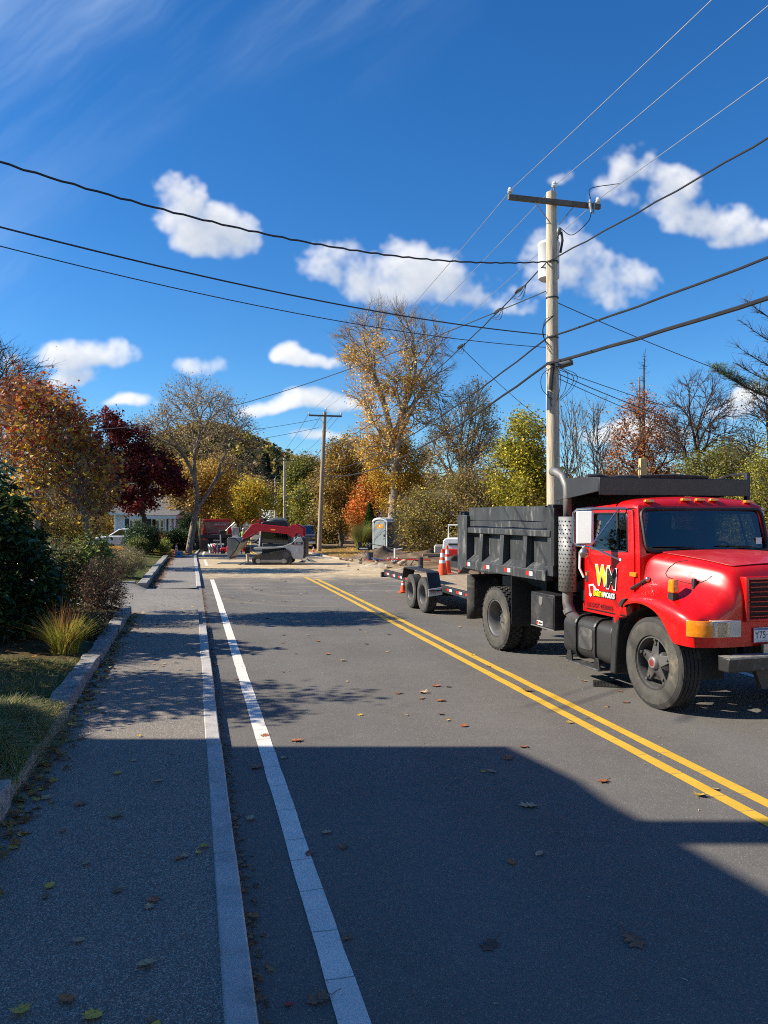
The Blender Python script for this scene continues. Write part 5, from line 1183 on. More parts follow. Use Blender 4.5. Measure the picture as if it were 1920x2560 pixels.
    # ---- hood with fenders: one swept surface each side, mirrored across
    def arch(x):
        return float(np.interp(x, [-.80, -.76, -.70, -.62, -.52, -.40, -.25, -.10, .04, .14, .22, .285, .33, .70], [.62, .72, .90, 1.02, 1.10, 1.14, 1.155, 1.14, 1.09, 1.02, .92, .83, .785, .77]))
    st = [-.78, -.66, -.53, -.505, -.36, -.20, -.02, .12, .21, .28, .33, .40, .48, .55, .605]
    def profile(x):
        u = np.clip((x + .505) / 1.11, 0, 1)
        zt = 1.735 - .085 * u - .05 * u ** 3 - (.06 if x > .58 else 0) - (.02 if .52 < x < .58 else 0); ws_ = .93 - .27 * u; zs = zt - .05 - .02 * u
        zf = float(np.interp(x, [-.8, -.6, -.4, -.15, .1, .3, .5, .62], [1.00, 1.17, 1.25, 1.28, 1.255, 1.21, 1.15, 1.08]))
        yf = 1.0 - .12 * u; yo = float(np.interp(x, [-.8, -.5, .2, .40, .5, .56, .62], [1.16, 1.185, 1.19, 1.185, 1.165, 1.14, 1.10]))
        pr = [(0, zt + .012), (.5 * ws_, zt + .006), (ws_ - .05, zt - .018), (ws_ + .01, zs - .05), (ws_ + .04, (zs + zf) * .5 + .02), (max(yf, ws_ + .05), zf + .085), (max(yf, ws_ + .05) + .07, zf + .02), (yo - .03, zf - .03), (yo + .012, zf - .09), (yo + .012, max(arch(x) + .03, (zf - .1 + arch(x)) / 2)), (yo, arch(x))]
        if x < -.51: pr = [(.0, zf - .02)] + [(.90, zf - .02 - .001 * k) for k in range(4)] + pr[5:]
        return pr
    hood = None
    rows = [[(x, -y, z) for y, z in profile(x)] for x in st]
    full = []
    for r in rows: full.append([(p[0], -p[1], p[2]) for p in r[:0:-1]] + r)
    # front face rows, bulging a little in the middle
    last = profile(st[-1]); nfr = 4
    for k in range(1, nfr + 1):
        q = k / nfr; rr_ = []
        for y, z in last:
            zb = .77; yy = y * (1 - .01 * q); xx = .660 - .10 * (y / 1.1) ** 8
            rr_.append((xx, -yy, z + (zb - z) * q if z > zb else zb))
        full.append([(p[0], -p[1], p[2]) for p in rr_[:0:-1]] + rr_)
    hood = MB().grid(full).build('hood', M_RED, T, sub=2)
    # faded top panel reads through a second skin a few millimetres proud
    rows = []
    for x in (-.47, -.3, -.1, .1, .3, .44, .52):
        pr = profile(x); rows.append([(x, s_ * y * .93, z + .003) for s_, (y, z) in ((1, pr[2]), (1, pr[1]), (1, pr[0]), (-1, pr[1]), (-1, pr[2]))])
    MB().grid(rows).build('hood_panel', M_REDF, hood, sub=1, solid=.002)
    # panel gaps laid onto the curved surface
    bpy.context.view_layer.update()
    from mathutils.bvhtree import BVHTree
    bv = BVHTree.FromObject(hood, bpy.context.evaluated_depsgraph_get())
    def onto(p, sg, up=.35, lift=.0):
        d = Vector((0, sg, up)).normalized(); h = bv.ray_cast(Vector(p) + d * .6, -d, 1.5)
        return (h[0] + d * lift) if h[0] is not None else Vector(p)
    sm = MB()
    for sg in (-1, 1):
        for line in ([(-.47, .9, 1.70), (-.475, .95, 1.60), (-.475, 1.0, 1.48), (-.46, 1.03, 1.36), (-.43, 1.05, 1.30)],
                     [(.02, .80, 1.66), (-.08, .85, 1.63), (-.15, .90, 1.56), (-.17, .93, 1.50), (-.13, .94, 1.465), (0, .93, 1.44), (.16, .91, 1.42), (.27, .88, 1.43), (.35, .83, 1.48), (.39, .79, 1.53)]):
            q = []
            for i in range(len(line) - 1):
                for k in range(5):
                    t = k / 5; q.append(tuple(line[i][j] + (line[i + 1][j] - line[i][j]) * t for j in range(3)))
            sm.tube([onto((x, sg * y, z), sg, .35, .0005) for x, y, z in q], .0055, 5)
    tag(sm.build('seam', M_DARK, hood), kind='stuff')
    for sg in (-1, 1):
        # wheel well liner
        rows = []
        for k in range(13):
            a = R(-6 + 192 * k / 12); rows.append([(-.08 + .63 * math.cos(a) * (1.05 if a > 1.6 else .82), sg * y, .46 + .66 * math.sin(a)) for y in (1.15, .62)])
        MB().grid(rows).build('wheel_well', M_DARK, T, smooth=True)
        MB().bb(-.70, .6, sg * .60, sg * .62, .5, 1.25).build('splash_panel', M_DARK, T)
        MB().prism([(-.85, .24), (-.74, .24), (-.70, .70), (-.66, .92), (-.80, .92)], 'y', sg * .86, sg * 1.175).build('mud_guard', M_BLKP, T, bevel=.02)
        MB().prism([(-.64, 1.10), (-.56, 1.17), (-.50, 1.175), (-.58, 1.06)], 'y', sg * 1.10, sg * 1.205).build('fender_trim', M_BLKP, hood, bevel=.012)
        # fender turn signal
        ts = MB().prism([(-.055, 0), (.055, 0), (.045, .15), (-.045, .15)], 'y', -.04, .04).build('turn_signal', M_AMB, hood, loc=tuple(onto((.17, sg * 1.06, 1.25), 0, 1.0, .06)), bevel=.02)
        MB().bb(-.045, .045, -.035, .035, -.075, .0).build('bracket', M_BLKP, ts)
        hl_ = onto((-.37, sg * 1.0, 1.41), sg, .2, .02); MB().tube([hl_, hl_ + Vector((-.09, sg * .03, -.05)), (-.62, sg * 1.03, 1.275)], [.02, .016, .022], 6).build('hood_latch', M_BLKP, hood)
        MB().sphere(hl_, .032, 10).build('latch_knob', M_CHR, hood, smooth=True)
        hc = onto((.24, sg * .9, 1.42), sg, .35, .01); MB().box(hc, (.05, .04, .12), (0, 0, 0)).box(hc + Vector((.01, sg * .015, -.05)), (.04, .04, .05)).build('hood_catch', M_BLKP, hood, bevel=.01)
        # head lamp: bezel, lens, wrap-around turn lamp
        B = MB(); pts = [(.655, .60), (.645, .78), (.625, .97)]
        for i in range(2):
            (x0, y0), (x1, y1) = pts[i], pts[i + 1]
        bz = MB().prism([(y * sg, z) for y, z in ((.605, .875), (.965, .885), (.965, 1.055), (.605, 1.05))], 'x', .60, .672).build('headlight', mat('bezel_cream', (.62, .60, .52), .5), hood, bevel=.006)
        MB().prism([(y * sg, z) for y, z in ((.61, .90), (.74, .90), (.74, 1.035), (.61, 1.035))], 'x', .668, .6725).build('bezel_recess', mat('bezel_shade', (.55, .53, .46), .6), bz)
        MB().prism([(y * sg, z) for y, z in ((.755, .893), (.955, .893), (.955, 1.047), (.755, 1.047))], 'x', .668, .684).build('reflector', M_CHR, bz, bevel=.012)
        MB().grid([[(.692 - .004 * ((k - 2) / 2) ** 2, sg * (.762 + .186 * k / 4), z) for k in range(5)] for z in (.90, .94, 1.0, 1.04)]).build('lens', M_LENS, bz, solid=.006)
        tl_ = MB().grid([[(x, sg * y, z) for x, y in ((.678, .968), (.672, 1.02), (.648, 1.08), (.59, 1.14), (.52, 1.178))] for z in (.885, .93, 1.0, 1.055)]).build('turn_lamp', M_AMB, hood, solid=.03, bevel=.006)
        MB().sphere((.628, sg * 1.035, .94), .03, 8, (.4, 1, 1)).build('bulb', mat('bulb_amber', (.95, .55, .05), .2), tl_, smooth=True)
    # grille
    gr = MB()
    for (y0, y1, z0, z1) in ((-.56, -.525, 1.03, 1.50), (.525, .56, 1.03, 1.50), (-.525, .525, 1.468, 1.50), (-.525, .525, 1.03, 1.062)): gr.bb(.60, .695, y0, y1, z0, z1)
    grl = gr.build('grille', M_RED, hood, bevel=.008)
    MB().bb(.655, .662, -.53, .53, 1.05, 1.48).build('grille_backing', M_DARK, grl)
    for k in range(8):
        z = 1.085 + k * .0515
        MB().prism([(.660, z - .012), (.694, z - .004), (.694, z + .004), (.665, z + .010)], 'y', -.50, .50).build('louver', M_REDF, grl)
    for (y, z) in ((-.50, .93), (-.53, .87), (-.47, .87)): MB().sphere((.645, y, z), .013, 8).build('rivet', M_RED, hood, smooth=True)
    # ---- bumper, plate
    bp = MB().bb(.70, .86, -.93, .93, .55, .70).build('bumper', mat('bumper_black', (.022, .022, .023), .5, var=.3, dirt=(.30, .28, .25), dirt_amt=.5, dscale=6), T, bevel=.015)
    MB().bb(.862, .870, -.93, .93, .685, .702).bb(.71, .86, -.935, .93, .701, .706).build('worn_edge', mat('worn_steel', (.30, .28, .25), .6, .3, var=.4, scale=12), bp)
    for y in (-.30, .30): MB().bb(.72, .75, y - .09, y + .09, .706, .80).bb(.70, .75, y + .07, y + .09, .706, .80).build('bumper_bracket', M_DCHR, bp)
    for y in (-.42, .42): MB().prism([(-.12, .55), (.12, .55), (.07, .35), (-.04, .35)], 'x', .74, .80).build('tow_hook', M_BLK, bp).location.y = y
    pl = MB().bb(.675, .680, -.45, -.14, .81, .965).build('number_plate', M_PLATE, T, bevel=.004)
    text_mesh('plate_number', 'Y75\u00b76', .105, M_INK, pl, (.6805, -.435, .885), (R(90), 0, R(90)), .001, align='LEFT', sx=.85)
    MB().bb(.6802, .6812, -.445, -.145, .938, .960).build('plate_band', mat('plate_blue', (.10, .16, .32), .5), pl)
    text_mesh('plate_motto', '\u00b7 \u2013\u2013\u2013\u2013 \u00b7', .03, mat('plate_red', (.30, .05, .06), .5), pl, (.6805, -.30, .825), (R(90), 0, R(90)), .001)
    # ---- mirrors
    for sg in (-1, 1):
        hm = MB().box((-1.10, sg * 1.36, 2.0), (.05, .215, .43), (0, 0, sg * .78)).build('mirror', M_WHT, cab, bevel=.025)
        MB().tube([(-.83, sg * .93, 2.235), (-1.0, sg * 1.30, 2.235), (-1.15, sg * 1.44, 2.225), (-1.20, sg * 1.46, 2.18), (-1.20, sg * 1.46, 1.82), (-1.16, sg * 1.44, 1.775), (-1.05, sg * 1.30, 1.76), (-.88, sg * 1.0, 1.60)], .013, 6).build('mirror_arm', M_CHR, hm, smooth=True)
        MB().tube([(-1.0, sg * .94, 2.235), (-1.06, sg * 1.30, 1.765)], .011, 6).build('mirror_brace', M_CHR, hm, smooth=True)
        MB().tube([(-1.13, sg * 1.41, 2.215), (-1.13, sg * 1.41, 1.785)], .008, 6).build('mirror_pole', M_BLKP, hm)
        MB().sphere((-1.10, sg * 1.37, 1.685), .065, 14, (.75, 1, 1)).cyl((-1.10, sg * 1.37, 1.74), (-1.08, sg * 1.36, 1.78), .01, n=6).build('convex_mirror', M_DCHR, hm, smooth=True)
        MB().sphere((-.87, sg * 1.0, 1.60), .022, 8).build('mirror_foot', M_CHR, hm, smooth=True)
    # ---- exhaust
    ex = MB().tube([(-1.90, -1.12, 2.10), (-1.90, -1.12, 2.40), (-1.92, -1.12, 2.55), (-2.02, -1.12, 2.68), (-2.18, -1.12, 2.745), (-2.30, -1.12, 2.76)], [.058, .058, .058, .058, .059, .060], 16, False)
    ex.tube([(-1.90, -1.12, 2.38), (-1.90, -1.12, 2.41)], .063, 16)
    ep = ex.build('exhaust_stack', M_EXH, T, smooth=True, solid=.006)
    MB().tube([(-1.90, -1.12, 1.14), (-1.90, -1.12, .98), (-1.86, -1.12, .86), (-1.74, -1.05, .74), (-1.60, -.9, .66)], .072, 14).tube([(-1.875, -1.12, .895), (-1.845, -1.115, .84)], .082, 14).build('exhaust_pipe', M_EXH, ep, smooth=True)
    n = 20; rows = []
    for z in (1.13, 2.13): rows.append([(-1.90 + .175 * math.cos(R(215 + 290 * k / n - 180) + R(-70)), -1.13 - .135 * math.sin(R(0) + math.pi * (k / n) * 1.25 - .4), z) for k in range(n + 1)])
    rows = []
    for z in (1.13, 2.13): rows.append([(-1.90 + .155 * math.cos(a), -1.12 + .105 * math.sin(a), z) for a in [R(150 + 240 * k / n) for k in range(n + 1)]])
    sh = MB().grid(rows).build('heat_shield', M_SHLD, ep, smooth=True, solid=.004)
    ho = MB()
    for r_ in range(17):
        for k in range(9):
            a = R(168 + 204 * (k + .5 * (r_ % 2)) / 9); c = Vector((-1.90 + .1562 * math.cos(a), -1.12 + .1062 * math.sin(a), 1.19 + r_ * .055)); nn = Vector((math.cos(a) / .175, math.sin(a) / .12, 0)).normalized()
            ho.cyl(c, c + nn * .0025, .0105, n=7)
    tag(ho.build('perforation', M_DARK, sh), kind='stuff')
    # ---- tank, steps, tool box, flaps
    out = [(-.50 + .0, 0)]
    pr = rr_pts(-1.13, -.56, .29, .82, .13, 5)
    tank = MB().prism(pr, 'x', -2.0, -.88).build('fuel_tank', M_BLKP, T, bevel=.03, bseg=3)
    for x in (-1.66, -1.22):
        q = [(x, y, z) for y, z in rr_pts(-1.145, -.55, .275, .832, .135, 5)]; MB().tube(q + q[:2], .02, 5, False).build('tank_strap', M_BLK, tank)
    MB().prism(rr_pts(-1.60, -1.28, .42, .70, .06, 4), 'y', -1.140, -1.128).build('tank_recess', mat('worn_black', (.06, .06, .06), .45, dirt=(.2, .19, .17), dirt_amt=.7), tank, bevel=.008)
    MB().cyl((-1.88, -.98, .80), (-1.88, -.98, .87), .05, n=14).build('filler_cap', M_BLKP, tank)
    stp = MB().bb(-1.86, -1.10, -1.17, -.98, .205, .225).build('step', mat('step_tread', (.12, .12, .12), .5, .5, var=.4, scale=20, dirt=(.3, .28, .24), dirt_amt=.5), T, bevel=.004)
    for x in (-1.80, -1.16): MB().prism([(x - .10, .225), (x + .06, .225), (x + .03, .36), (x - .05, .36)], 'y', -1.15, -1.13).build('step_bracket', M_BLK, stp)
    tb = MB().bb(-2.86, -2.20, -1.15, -.60, .55, 1.04).build('tool_box', M_BLK, T, bevel=.012)
    MB().bb(-2.84, -2.22, -1.162, -1.151, .575, 1.005).build('box_door', mat('box_door', (.028, .028, .029), .45, dirt=(.12, .115, .105), dirt_amt=.5), tb, bevel=.006)
    MB().prism([(-2.60, .99), (-2.50, .99), (-2.50, .90), (-2.55, .86), (-2.60, .90)], 'y', -1.170, -1.163).build('box_latch', M_DCHR, tb, bevel=.004)
    lb = MB().bb(-2.66, -2.50, -1.1655, -1.1625, .585, .645).build('box_label', M_INKW, tb)
    MB().bb(-2.655, -2.61, -1.1675, -1.166, .592, .638).build('label_mark', M_REFR, lb)
    MB().bb(-2.60, -2.51, -1.1675, -1.166, .60, .625).build('label_mark', M_INK, lb)
    MB().bb(-2.86, -2.20, -1.156, -1.150, .548, .562).build('box_edge', M_DCHR, tb)
    for sg in (-1, 1):
        MB().prism([(sg * y, z) for y, z in ((1.22, 1.22), (1.22, .50), (1.18, .455), (.62, .455), (.62, .95), (.95, 1.12))], 'x', -3.36, -3.35).build('mud_flap', M_BLKP, T, bevel=.003)
        rows = []
        for z in (1.12, .9, .6, .37): rows.append([(-4.86 - .06 * math.sin(k / 6 * math.pi) - (.10 if k == 0 else 0) - .02 * (1.12 - z), sg * (1.24 - .62 * k / 6), z) for k in range(7)])
        MB().grid(rows).build('mud_flap', mat('muddy_flap', (.035, .034, .033), .85, var=.3, dirt=(.17, .145, .11), dirt_amt=.8, dscale=5, bump=.6), T, smooth=True, solid=.01)
        MB().bb(-4.9, -4.82, sg * .46, sg * 1.22, 1.10, 1.14).build('flap_hanger', M_BLK, T)
    # ---- dump body
    D = MB().bb(-5.40, -2.20, -1.10, 1.10, 1.30, 1.38).build('dump_body', M_BOX, T)
    MB().bb(-5.3, -2.3, -.50, -.36, .92, 1.30).build('body_sill', M_BLK, D); MB().bb(-5.3, -2.3, .36, .50, .92, 1.30).build('body_sill', M_BLK, D)
    for k in range(5): MB().bb(-5.2 + k * .65, -5.12 + k * .65, -1.1, 1.1, 1.20, 1.30).build('cross_sill', M_BLK, D)
    MB().tube([(-2.7, 0, .8), (-3.1, 0, 1.25)], .09, 10).build('hoist', M_BLK, D)
    for sg in (-1, 1):
        MB().bb(-5.30, -2.30, sg * 1.075, sg * 1.055, 1.36, 1.94).build('side_panel', M_BOX, D)
        MB().prism([(sg * 1.20, 1.225), (sg * 1.20, 1.365), (sg * 1.077, 1.47), (sg * 1.077, 1.225)], 'x', -5.42, -2.36).build('lower_rail', M_BOX, D, bevel=.008)
        MB().prism([(sg * 1.19, 1.845), (sg * 1.19, 1.935), (sg * 1.03, 1.955), (sg * 1.03, 1.845)], 'x', -5.10, -2.26).build('top_rail', M_BOX, D, bevel=.008)
        for x in (-4.53, -3.76, -3.0):
            MB().prism([(sg * 1.078, 1.40), (sg * 1.198, 1.372), (sg * 1.175, 1.843), (sg * 1.078, 1.843)], 'x', x - .065, x + .065).build('rib', M_BOX, D, bevel=.006)
        MB().prism([(-5.46, 1.10), (-5.38, 1.12), (-5.20, 1.23), (-5.06, 1.26), (-5.06, 2.15), (-5.46, 2.15)], 'y', sg * 1.04, sg * 1.21).build('rear_post', M_BOX, D, bevel=.01)
        MB().bb(-2.355, -2.20, sg * 1.02, sg * 1.17, 1.30, 2.30).build('front_post', M_BOX, D, bevel=.008)
        MB().bb(-2.50, -2.36, sg * 1.155, sg * 1.085, 1.96, 2.26).build('stake_plate', M_BLK, D, bevel=.006)
        MB().bb(-2.20, -2.12, sg * 1.10, sg * 1.20, 1.45, 2.25).build('guide_channel', M_BLK, D, bevel=.006)
        b1 = MB().grid([[(-5.06 + 2.56 * k / 8, sg * (1.145 + .006 * math.sin(k * 2.1)), z + .006 * math.sin(k * 1.7 + z * 9)) for k in range(9)] for z in (1.962, 2.055)]).build('side_board', M_BOX, D, solid=.045)
        b2 = MB().grid([[(-5.08 + 2.60 * k / 8, sg * (1.140 + .008 * math.sin(k * 1.3 + 1)), z + .006 * math.sin(k * 1.1 + z * 7)) for k in range(9)] for z in (2.066, 2.285)]).build('side_board', M_BOX, D, solid=.045)
        for x in (-5.12, -4.36, -3.62, -2.92):
            st_ = MB().bb(x, x + .10, sg * 1.2005, sg * 1.204, 1.275, 1.335).build('reflective_tape', M_REFR, D); MB().bb(x + .10, x + .20, sg * 1.2005, sg * 1.204, 1.275, 1.335).build('white_half', M_REFW, st_)
        MB().sphere((-5.40, sg * 1.20, 1.155), .04, 10, (1, .4, 1)).build('side_marker', M_REFR, D, smooth=True)
        ch = MB()
        for k in range(22): ch.lathe([(.016 + .006 * math.cos(a), .006 * math.sin(a)) for a in [j * math.pi / 2 for j in range(4)]], (-5.50, sg * 1.13, 2.10 - k * .034), (1, 0, 0) if k % 2 else (0, 1, 0), 8, True)
        tag(ch.build('chain', M_BLK, D), kind='stuff')
        MB().cyl((-5.36, sg * 1.04, 2.17), (-5.36, sg * 1.20, 2.17), .05, n=12).bb(-5.40, -5.22, sg * 1.05, sg * 1.18, 2.15, 2.19).build('tailgate_pin', M_BLK, D)
    MB().bb(-5.42, -5.36, -1.04, 1.04, 1.25, 2.10).build('tailgate', M_BOX, D, bevel=.01)
    hb = MB().bb(-2.26, -2.20, -1.02, 1.02, 1.36, 2.62).build('headboard', M_BLK, D, bevel=.01)
    cs = MB().bb(-2.24, -1.12, -1.13, 1.13, 2.595, 2.61).build('cab_shield', M_BLK, D)
    for sg in (-1, 1): MB().prism([(-2.20, 2.66), (-1.12, 2.625), (-1.12, 2.45), (-2.20, 2.34)], 'y', sg * 1.13, sg * 1.15).build('shield_side', mat('shield_black', (.030, .031, .033), .5, var=.2), cs, bevel=.005)
    MB().bb(-1.12, -1.095, -1.15, 1.15, 2.40, 2.625).build('shield_front', mat('shield_front', (.022, .021, .023), .40, var=.2), cs, bevel=.008)
    tp_ = MB(); pts = [(-2.02 + .02 * math.sin(k), -.75 + 1.75 * k / 10, 2.66 + .012 * math.sin(k * 2.3)) for k in range(11)]
    tp_.tube(pts, [.05 + .012 * math.sin(k * 1.9) for k in range(11)], 10).build('rolled_tarp', M_TARP, D, smooth=True)
    MB().tube([(-1.12, -.55, 2.64), (-1.13, 0, 2.655), (-1.12, .5, 2.645)], [.02, .03, .02], 8).build('rolled_tarp', M_TARP, D, smooth=True)
    MB().tube([(-1.6, 1.0, 2.62), (-1.4, 1.12, 2.70), (-1.15, 1.16, 2.70)], .018, 6).bb(-1.18, -1.12, 1.14, 1.19, 2.35, 2.72).build('tarp_arm', M_BLK, D)
    MB().bb(-3.5, -3.35, -.62, -.40, .9, 1.2).build('spring_hanger', M_BLK, T)
    MB().cyl((-2.6, -.3, .55), (-1.95, -.3, .55), .13, n=14).build('air_tank', M_BLK, T, smooth=True)
    return T
build_truck()
# ================================================================ utility poles and wires
M_POLE = mat('pole_wood', (.52, .43, .31), .88, var=.28, scale=7, bump=.8, bscale=22, stretch=(3, 3, .18), dirt=(.26, .22, .17), dirt_amt=.6, dscale=3)
M_POLEB = mat('pole_wood_brown', (.36, .27, .18), .88, var=.22, scale=5, bump=.8, bscale=22, stretch=(3, 3, .18), dirt=(.22, .17, .12), dirt_amt=.6, dscale=3)
M_ARM = mat('arm_wood', (.16, .13, .10), .9, var=.3, scale=6, bump=.6, stretch=(.3, 2, 2))
M_PORC = mat('porcelain', (.72, .73, .74), .25, var=.1); M_WIRE = mat('bare_wire', (.40, .40, .40), .5, .6, var=.1); M_CABLE = mat('black_cable', (.018, .018, .019), .55, var=.3)
M_GALV = mat('galvanised', (.42, .43, .44), .45, .7, var=.2); M_XF = mat('transformer_grey', (.66, .67, .66), .45, var=.06, dirt=(.4, .38, .33), dirt_amt=.3)
def cr(pts, n=7):
    """smooth curve through the points"""
    P = [Vector(p) for p in pts]; P = [P[0] * 2 - P[1]] + P + [P[-1] * 2 - P[-2]]; out = []
    for i in range(1, len(P) - 2):
        for k in range(n):
            t = k / n; a, b, c, d = P[i - 1:i + 3]; out.append(.5 * ((2 * b) + (c - a) * t + (2 * a - 5 * b + 4 * c - d) * t * t + (3 * b - a - 3 * c + d) * t ** 3))
    return out + [P[-2]]
ND = Vector((.9701, .2425, 0)); RD = Vector((-.2425, .9701, 0))
def pole(label, pos, h, r=.145, tilt=(0, 0), arm=2.35, detail=2, lamp=False, m=None):
    x, y, z = pos; T = thing('utility_pole', label, 'pole', (x, y, z))
    tx, ty = tilt
    MB().tube([(0, 0, -.3), (tx * .5, ty * .5, h * .5), (tx, ty, h)], [r * 1.08, r, r * .80], 18).build('pole_shaft', m or M_POLE, T, smooth=True)
    top = Vector((tx, ty, h))
    if arm:
        a = ND * (arm / 2); az = h - .30; c = Vector((tx, ty, az)) - RD * (r * .9 + .05)
        A = MB().box(c, (arm, .095, .115), (0, 0, math.atan2(ND.y, ND.x))).build('crossarm', M_ARM, T, bevel=.006)
        for sg in (-1, 1):
            MB().tube([c + a * sg * .42 + Vector((0, 0, -.06)), c + ND * sg * r * .7 + Vector((0, 0, -.52))], .016, 4).build('arm_brace', M_GALV, A)
            q = c + a * sg * .96
            MB().cyl(q + Vector((0, 0, .05)), q + Vector((0, 0, .12)), .014, n=6).lathe([(.001, 0), (.05, 0), (.07, .03), (.045, .05), (.06, .07), (.035, .12), (.001, .13)], q + Vector((0, 0, .10)), (0, 0, 1), 14).build('insulator', M_PORC, A, smooth=True)
        q = top + ND * r * .5
        MB().bb(-.02, .02, -.02, .02, -.45, .14).build('ridge_pin', M_GALV, T).location = q
        MB().lathe([(.001, 0), (.05, 0), (.07, .03), (.045, .05), (.06, .07), (.035, .12), (.001, .13)], q + Vector((0, 0, .14)), (0, 0, 1), 14).build('insulator', M_PORC, T, smooth=True)
    if lamp:
        MB().tube([(0, 0, h * .72), (-1.2, -.3, h * .78), (-2.6, -.6, h * .83)], .035, 6).box((-2.8, -.65, h * .835), (.5, .2, .1)).build('street_light', M_GALV, T, bevel=.01)
    return T
P1 = Vector((4.03, 18.2, 0)); P1.z = gz(4.03, 18.2); H1 = 9.81 - P1.z
T1 = pole('tall weathered utility pole with a transformer behind the dump truck', P1, H1, .15, (-.06, 0))
# transformer behind the pole
tq = Vector((-.03, .42, 8.32 - P1.z))
tr = MB().lathe([(.001, -.47), (.20, -.47), (.25, -.43), (.255, .36), (.265, .37), (.265, .42), (.24, .45), (.001, .47)], tq, (0, 0, 1), 26).build('transformer', M_XF, T1, smooth=True, angle=50)
MB().bb(-.06, .06, -.2, .05, -.3, .3).build('hanger_bracket', M_GALV, tr).location = tq + Vector((0, -.08, 0))
MB().lathe([(.001, 0), (.05, 0), (.06, .03), (.04, .05), (.055, .08), (.038, .10), (.05, .13), (.03, .16), (.03, .22), (.06, .23), (.065, .33), (.02, .38), (.001, .38)], tq + Vector((.17, 0, .44)), (.25, 0, 1), 14).build('bushing', mat('bushing_grey', (.16, .18, .17), .4), tr, smooth=True)
MB().tube([tq + Vector((.30, -.02, .70)), tq + Vector((.33, -.02, .5)), tq + Vector((.28, -.02, .2))], .03, 8).build('arrester', M_BLKP, tr, smooth=True)
# fused cut-out on the arm, jumper wires
co = Vector((-.06, -.18, H1 - .30)) + ND * .93
MB().cyl(co + Vector((0, -.12, .10)), co + Vector((.02, -.16, -.22)), .03, n=8).cyl(co + Vector((.10, -.12, .06)), co + Vector((.07, -.16, -.24)), .018, n=6).box(co + Vector((.0, -.06, .0)), (.07, .12, .16)).build('cutout', M_DCHR, T1)
MB().tube(cr([co + Vector((.02, -.16, -.22)), co + Vector((-.05, -.1, -.42)), co + Vector((-.35, .2, -.62)), tq + Vector((.26, 0, .82))]), .010, 5).build('jumper_wire', M_CABLE, T1, smooth=True)
pw = ND * 1.12 - RD * .17 + Vector((0, 0, H1 - .08)); MB().tube(cr([co + Vector((.02, -.1, .1)), co + Vector((-.03, -.25, .30)), pw - RD * .45 + Vector((0, 0, .12)), pw - RD * .85 - Vector((0, 0, .02))]), .010, 5).build('jumper_wire', M_CABLE, T1, smooth=True)
rr9 = random.Random(9)
for k in range(9):
    z0 = rr9.choice([6.6, 6.2, 5.9, 5.4, 5.1]) - P1.z; a = rr9.uniform(-1, 1); w = rr9.uniform(.25, .6)
    MB().tube(cr([(.05 * a, -.16, z0 + .25), (w * a, -.25 - rr9.uniform(0, .3), z0 + rr9.uniform(-.1, .1)), (w * a * .9, -.3, z0 - .3), (.12 * a, -.17, z0 - .5 - rr9.uniform(0, .2))]), .008, 4).build('slack_loop', M_CABLE, T1, smooth=True)
for z in (8.15, 7.3, 6.35, 5.75): MB().lathe([(.145, -.015), (.152, -.015), (.152, .015), (.145, .015)], (-.04, 0, z - P1.z), (0, 0, 1), 20, True).build('pole_band', M_BLKP, T1)
MB().box((-.17, -.14, 4.85 - P1.z), (.09, .06, .46)).build('riser_box', mat('riser_grey', (.50, .52, .54), .5), T1, bevel=.01)
MB().tube([(-.06, -.16, 5.7 - P1.z), (-.10, -.18, 5.4 - P1.z), (-.12, -.17, 5.1 - P1.z)], .05, 7).build('riser_coil', M_CABLE, T1, smooth=True)
cl = Vector((.18, -.28, 5.66 - P1.z)); MB().cyl(cl - RD * .05 - Vector((.16, 0, .04)), cl + Vector((.17, -.12, .05)), .075, n=12).build('splice_case', mat('splice_grey', (.10, .10, .10), .5), T1, bevel=.02)
P2 = Vector((-4.58, 54.0, 0)); P2.z = gz(P2.x, P2.y); T2 = pole('slightly leaning utility pole at the side drive, second from the truck', P2, 9.42 - P2.z, .15, (.42, 0), m=M_POLEB)
P2t = P2 + Vector((.42, 0, 0))
far_p = []
for (x, ytop, Y, lab, lp) in ((711, 1145, 91, 'third utility pole rising behind the skid steer cab', False), (688, 1196, 128, 'fourth utility pole along the far road', False), (677, 1222, 160, 'far utility pole carrying a street light', True)):
    q = px(x, ytop, Y); g = gz(q.x, q.y); far_p.append(Vector((q.x, q.y, g))); pole(lab, (q.x, q.y, g), q.z - g, .15, (0, 0), 2.3, lamp=lp)
P0 = P1 - RD * 37.5; P0.z = gz(P0.x, P0.y); T0 = pole('utility pole behind the camera on the right side of the road', P0, 9.8 - P0.z)
q = px(633, 1270, 140); pole('thin bare pole left of the far road', (q.x, q.y, gz(q.x, q.y)), 3.6, .10, (.2, 0), 0, m=M_POLEB)
q = bx_(501, 62); pole('short brown service pole beside the leaning tree', (q[0], q[1], gz(*q)), 2.6, .07, (0, 0), 0, m=M_POLEB)
def wire(label, a, b, sag, r, m, n=26, wob=0.0, group=None):
    a = Vector(a); b = Vector(b); pts = []
    for k in range(n + 1):
        t = k / n; pts.append(a + (b - a) * t - Vector((0, 0, 4 * sag * t * (1 - t))) + Vector((0, 0, wob * math.sin(k * 2.4))))
    o = MB().tube([p - a for p in pts], r, 6).build('overhead_wire', m, None, loc=a, smooth=True); return tag(o, label, 'wire', group)
armc = lambda P, h, s: P + ND * (1.17 * s * .96) - RD * .17 + Vector((0, 0, h - .08))
tops = [(P0, 9.8 - P0.z), (P1, H1), (P2t, 9.42 - P2.z)] + [(p, px(0, yt, Y).z - p.z) for p, (yt, Y) in zip(far_p, ((1145, 91), (1196, 128), (1222, 160)))]
nm = ['behind the camera to the tall pole', 'from the tall pole to the second pole', 'from the second to the third pole', 'from the third to the fourth pole', 'from the fourth to the street light pole']
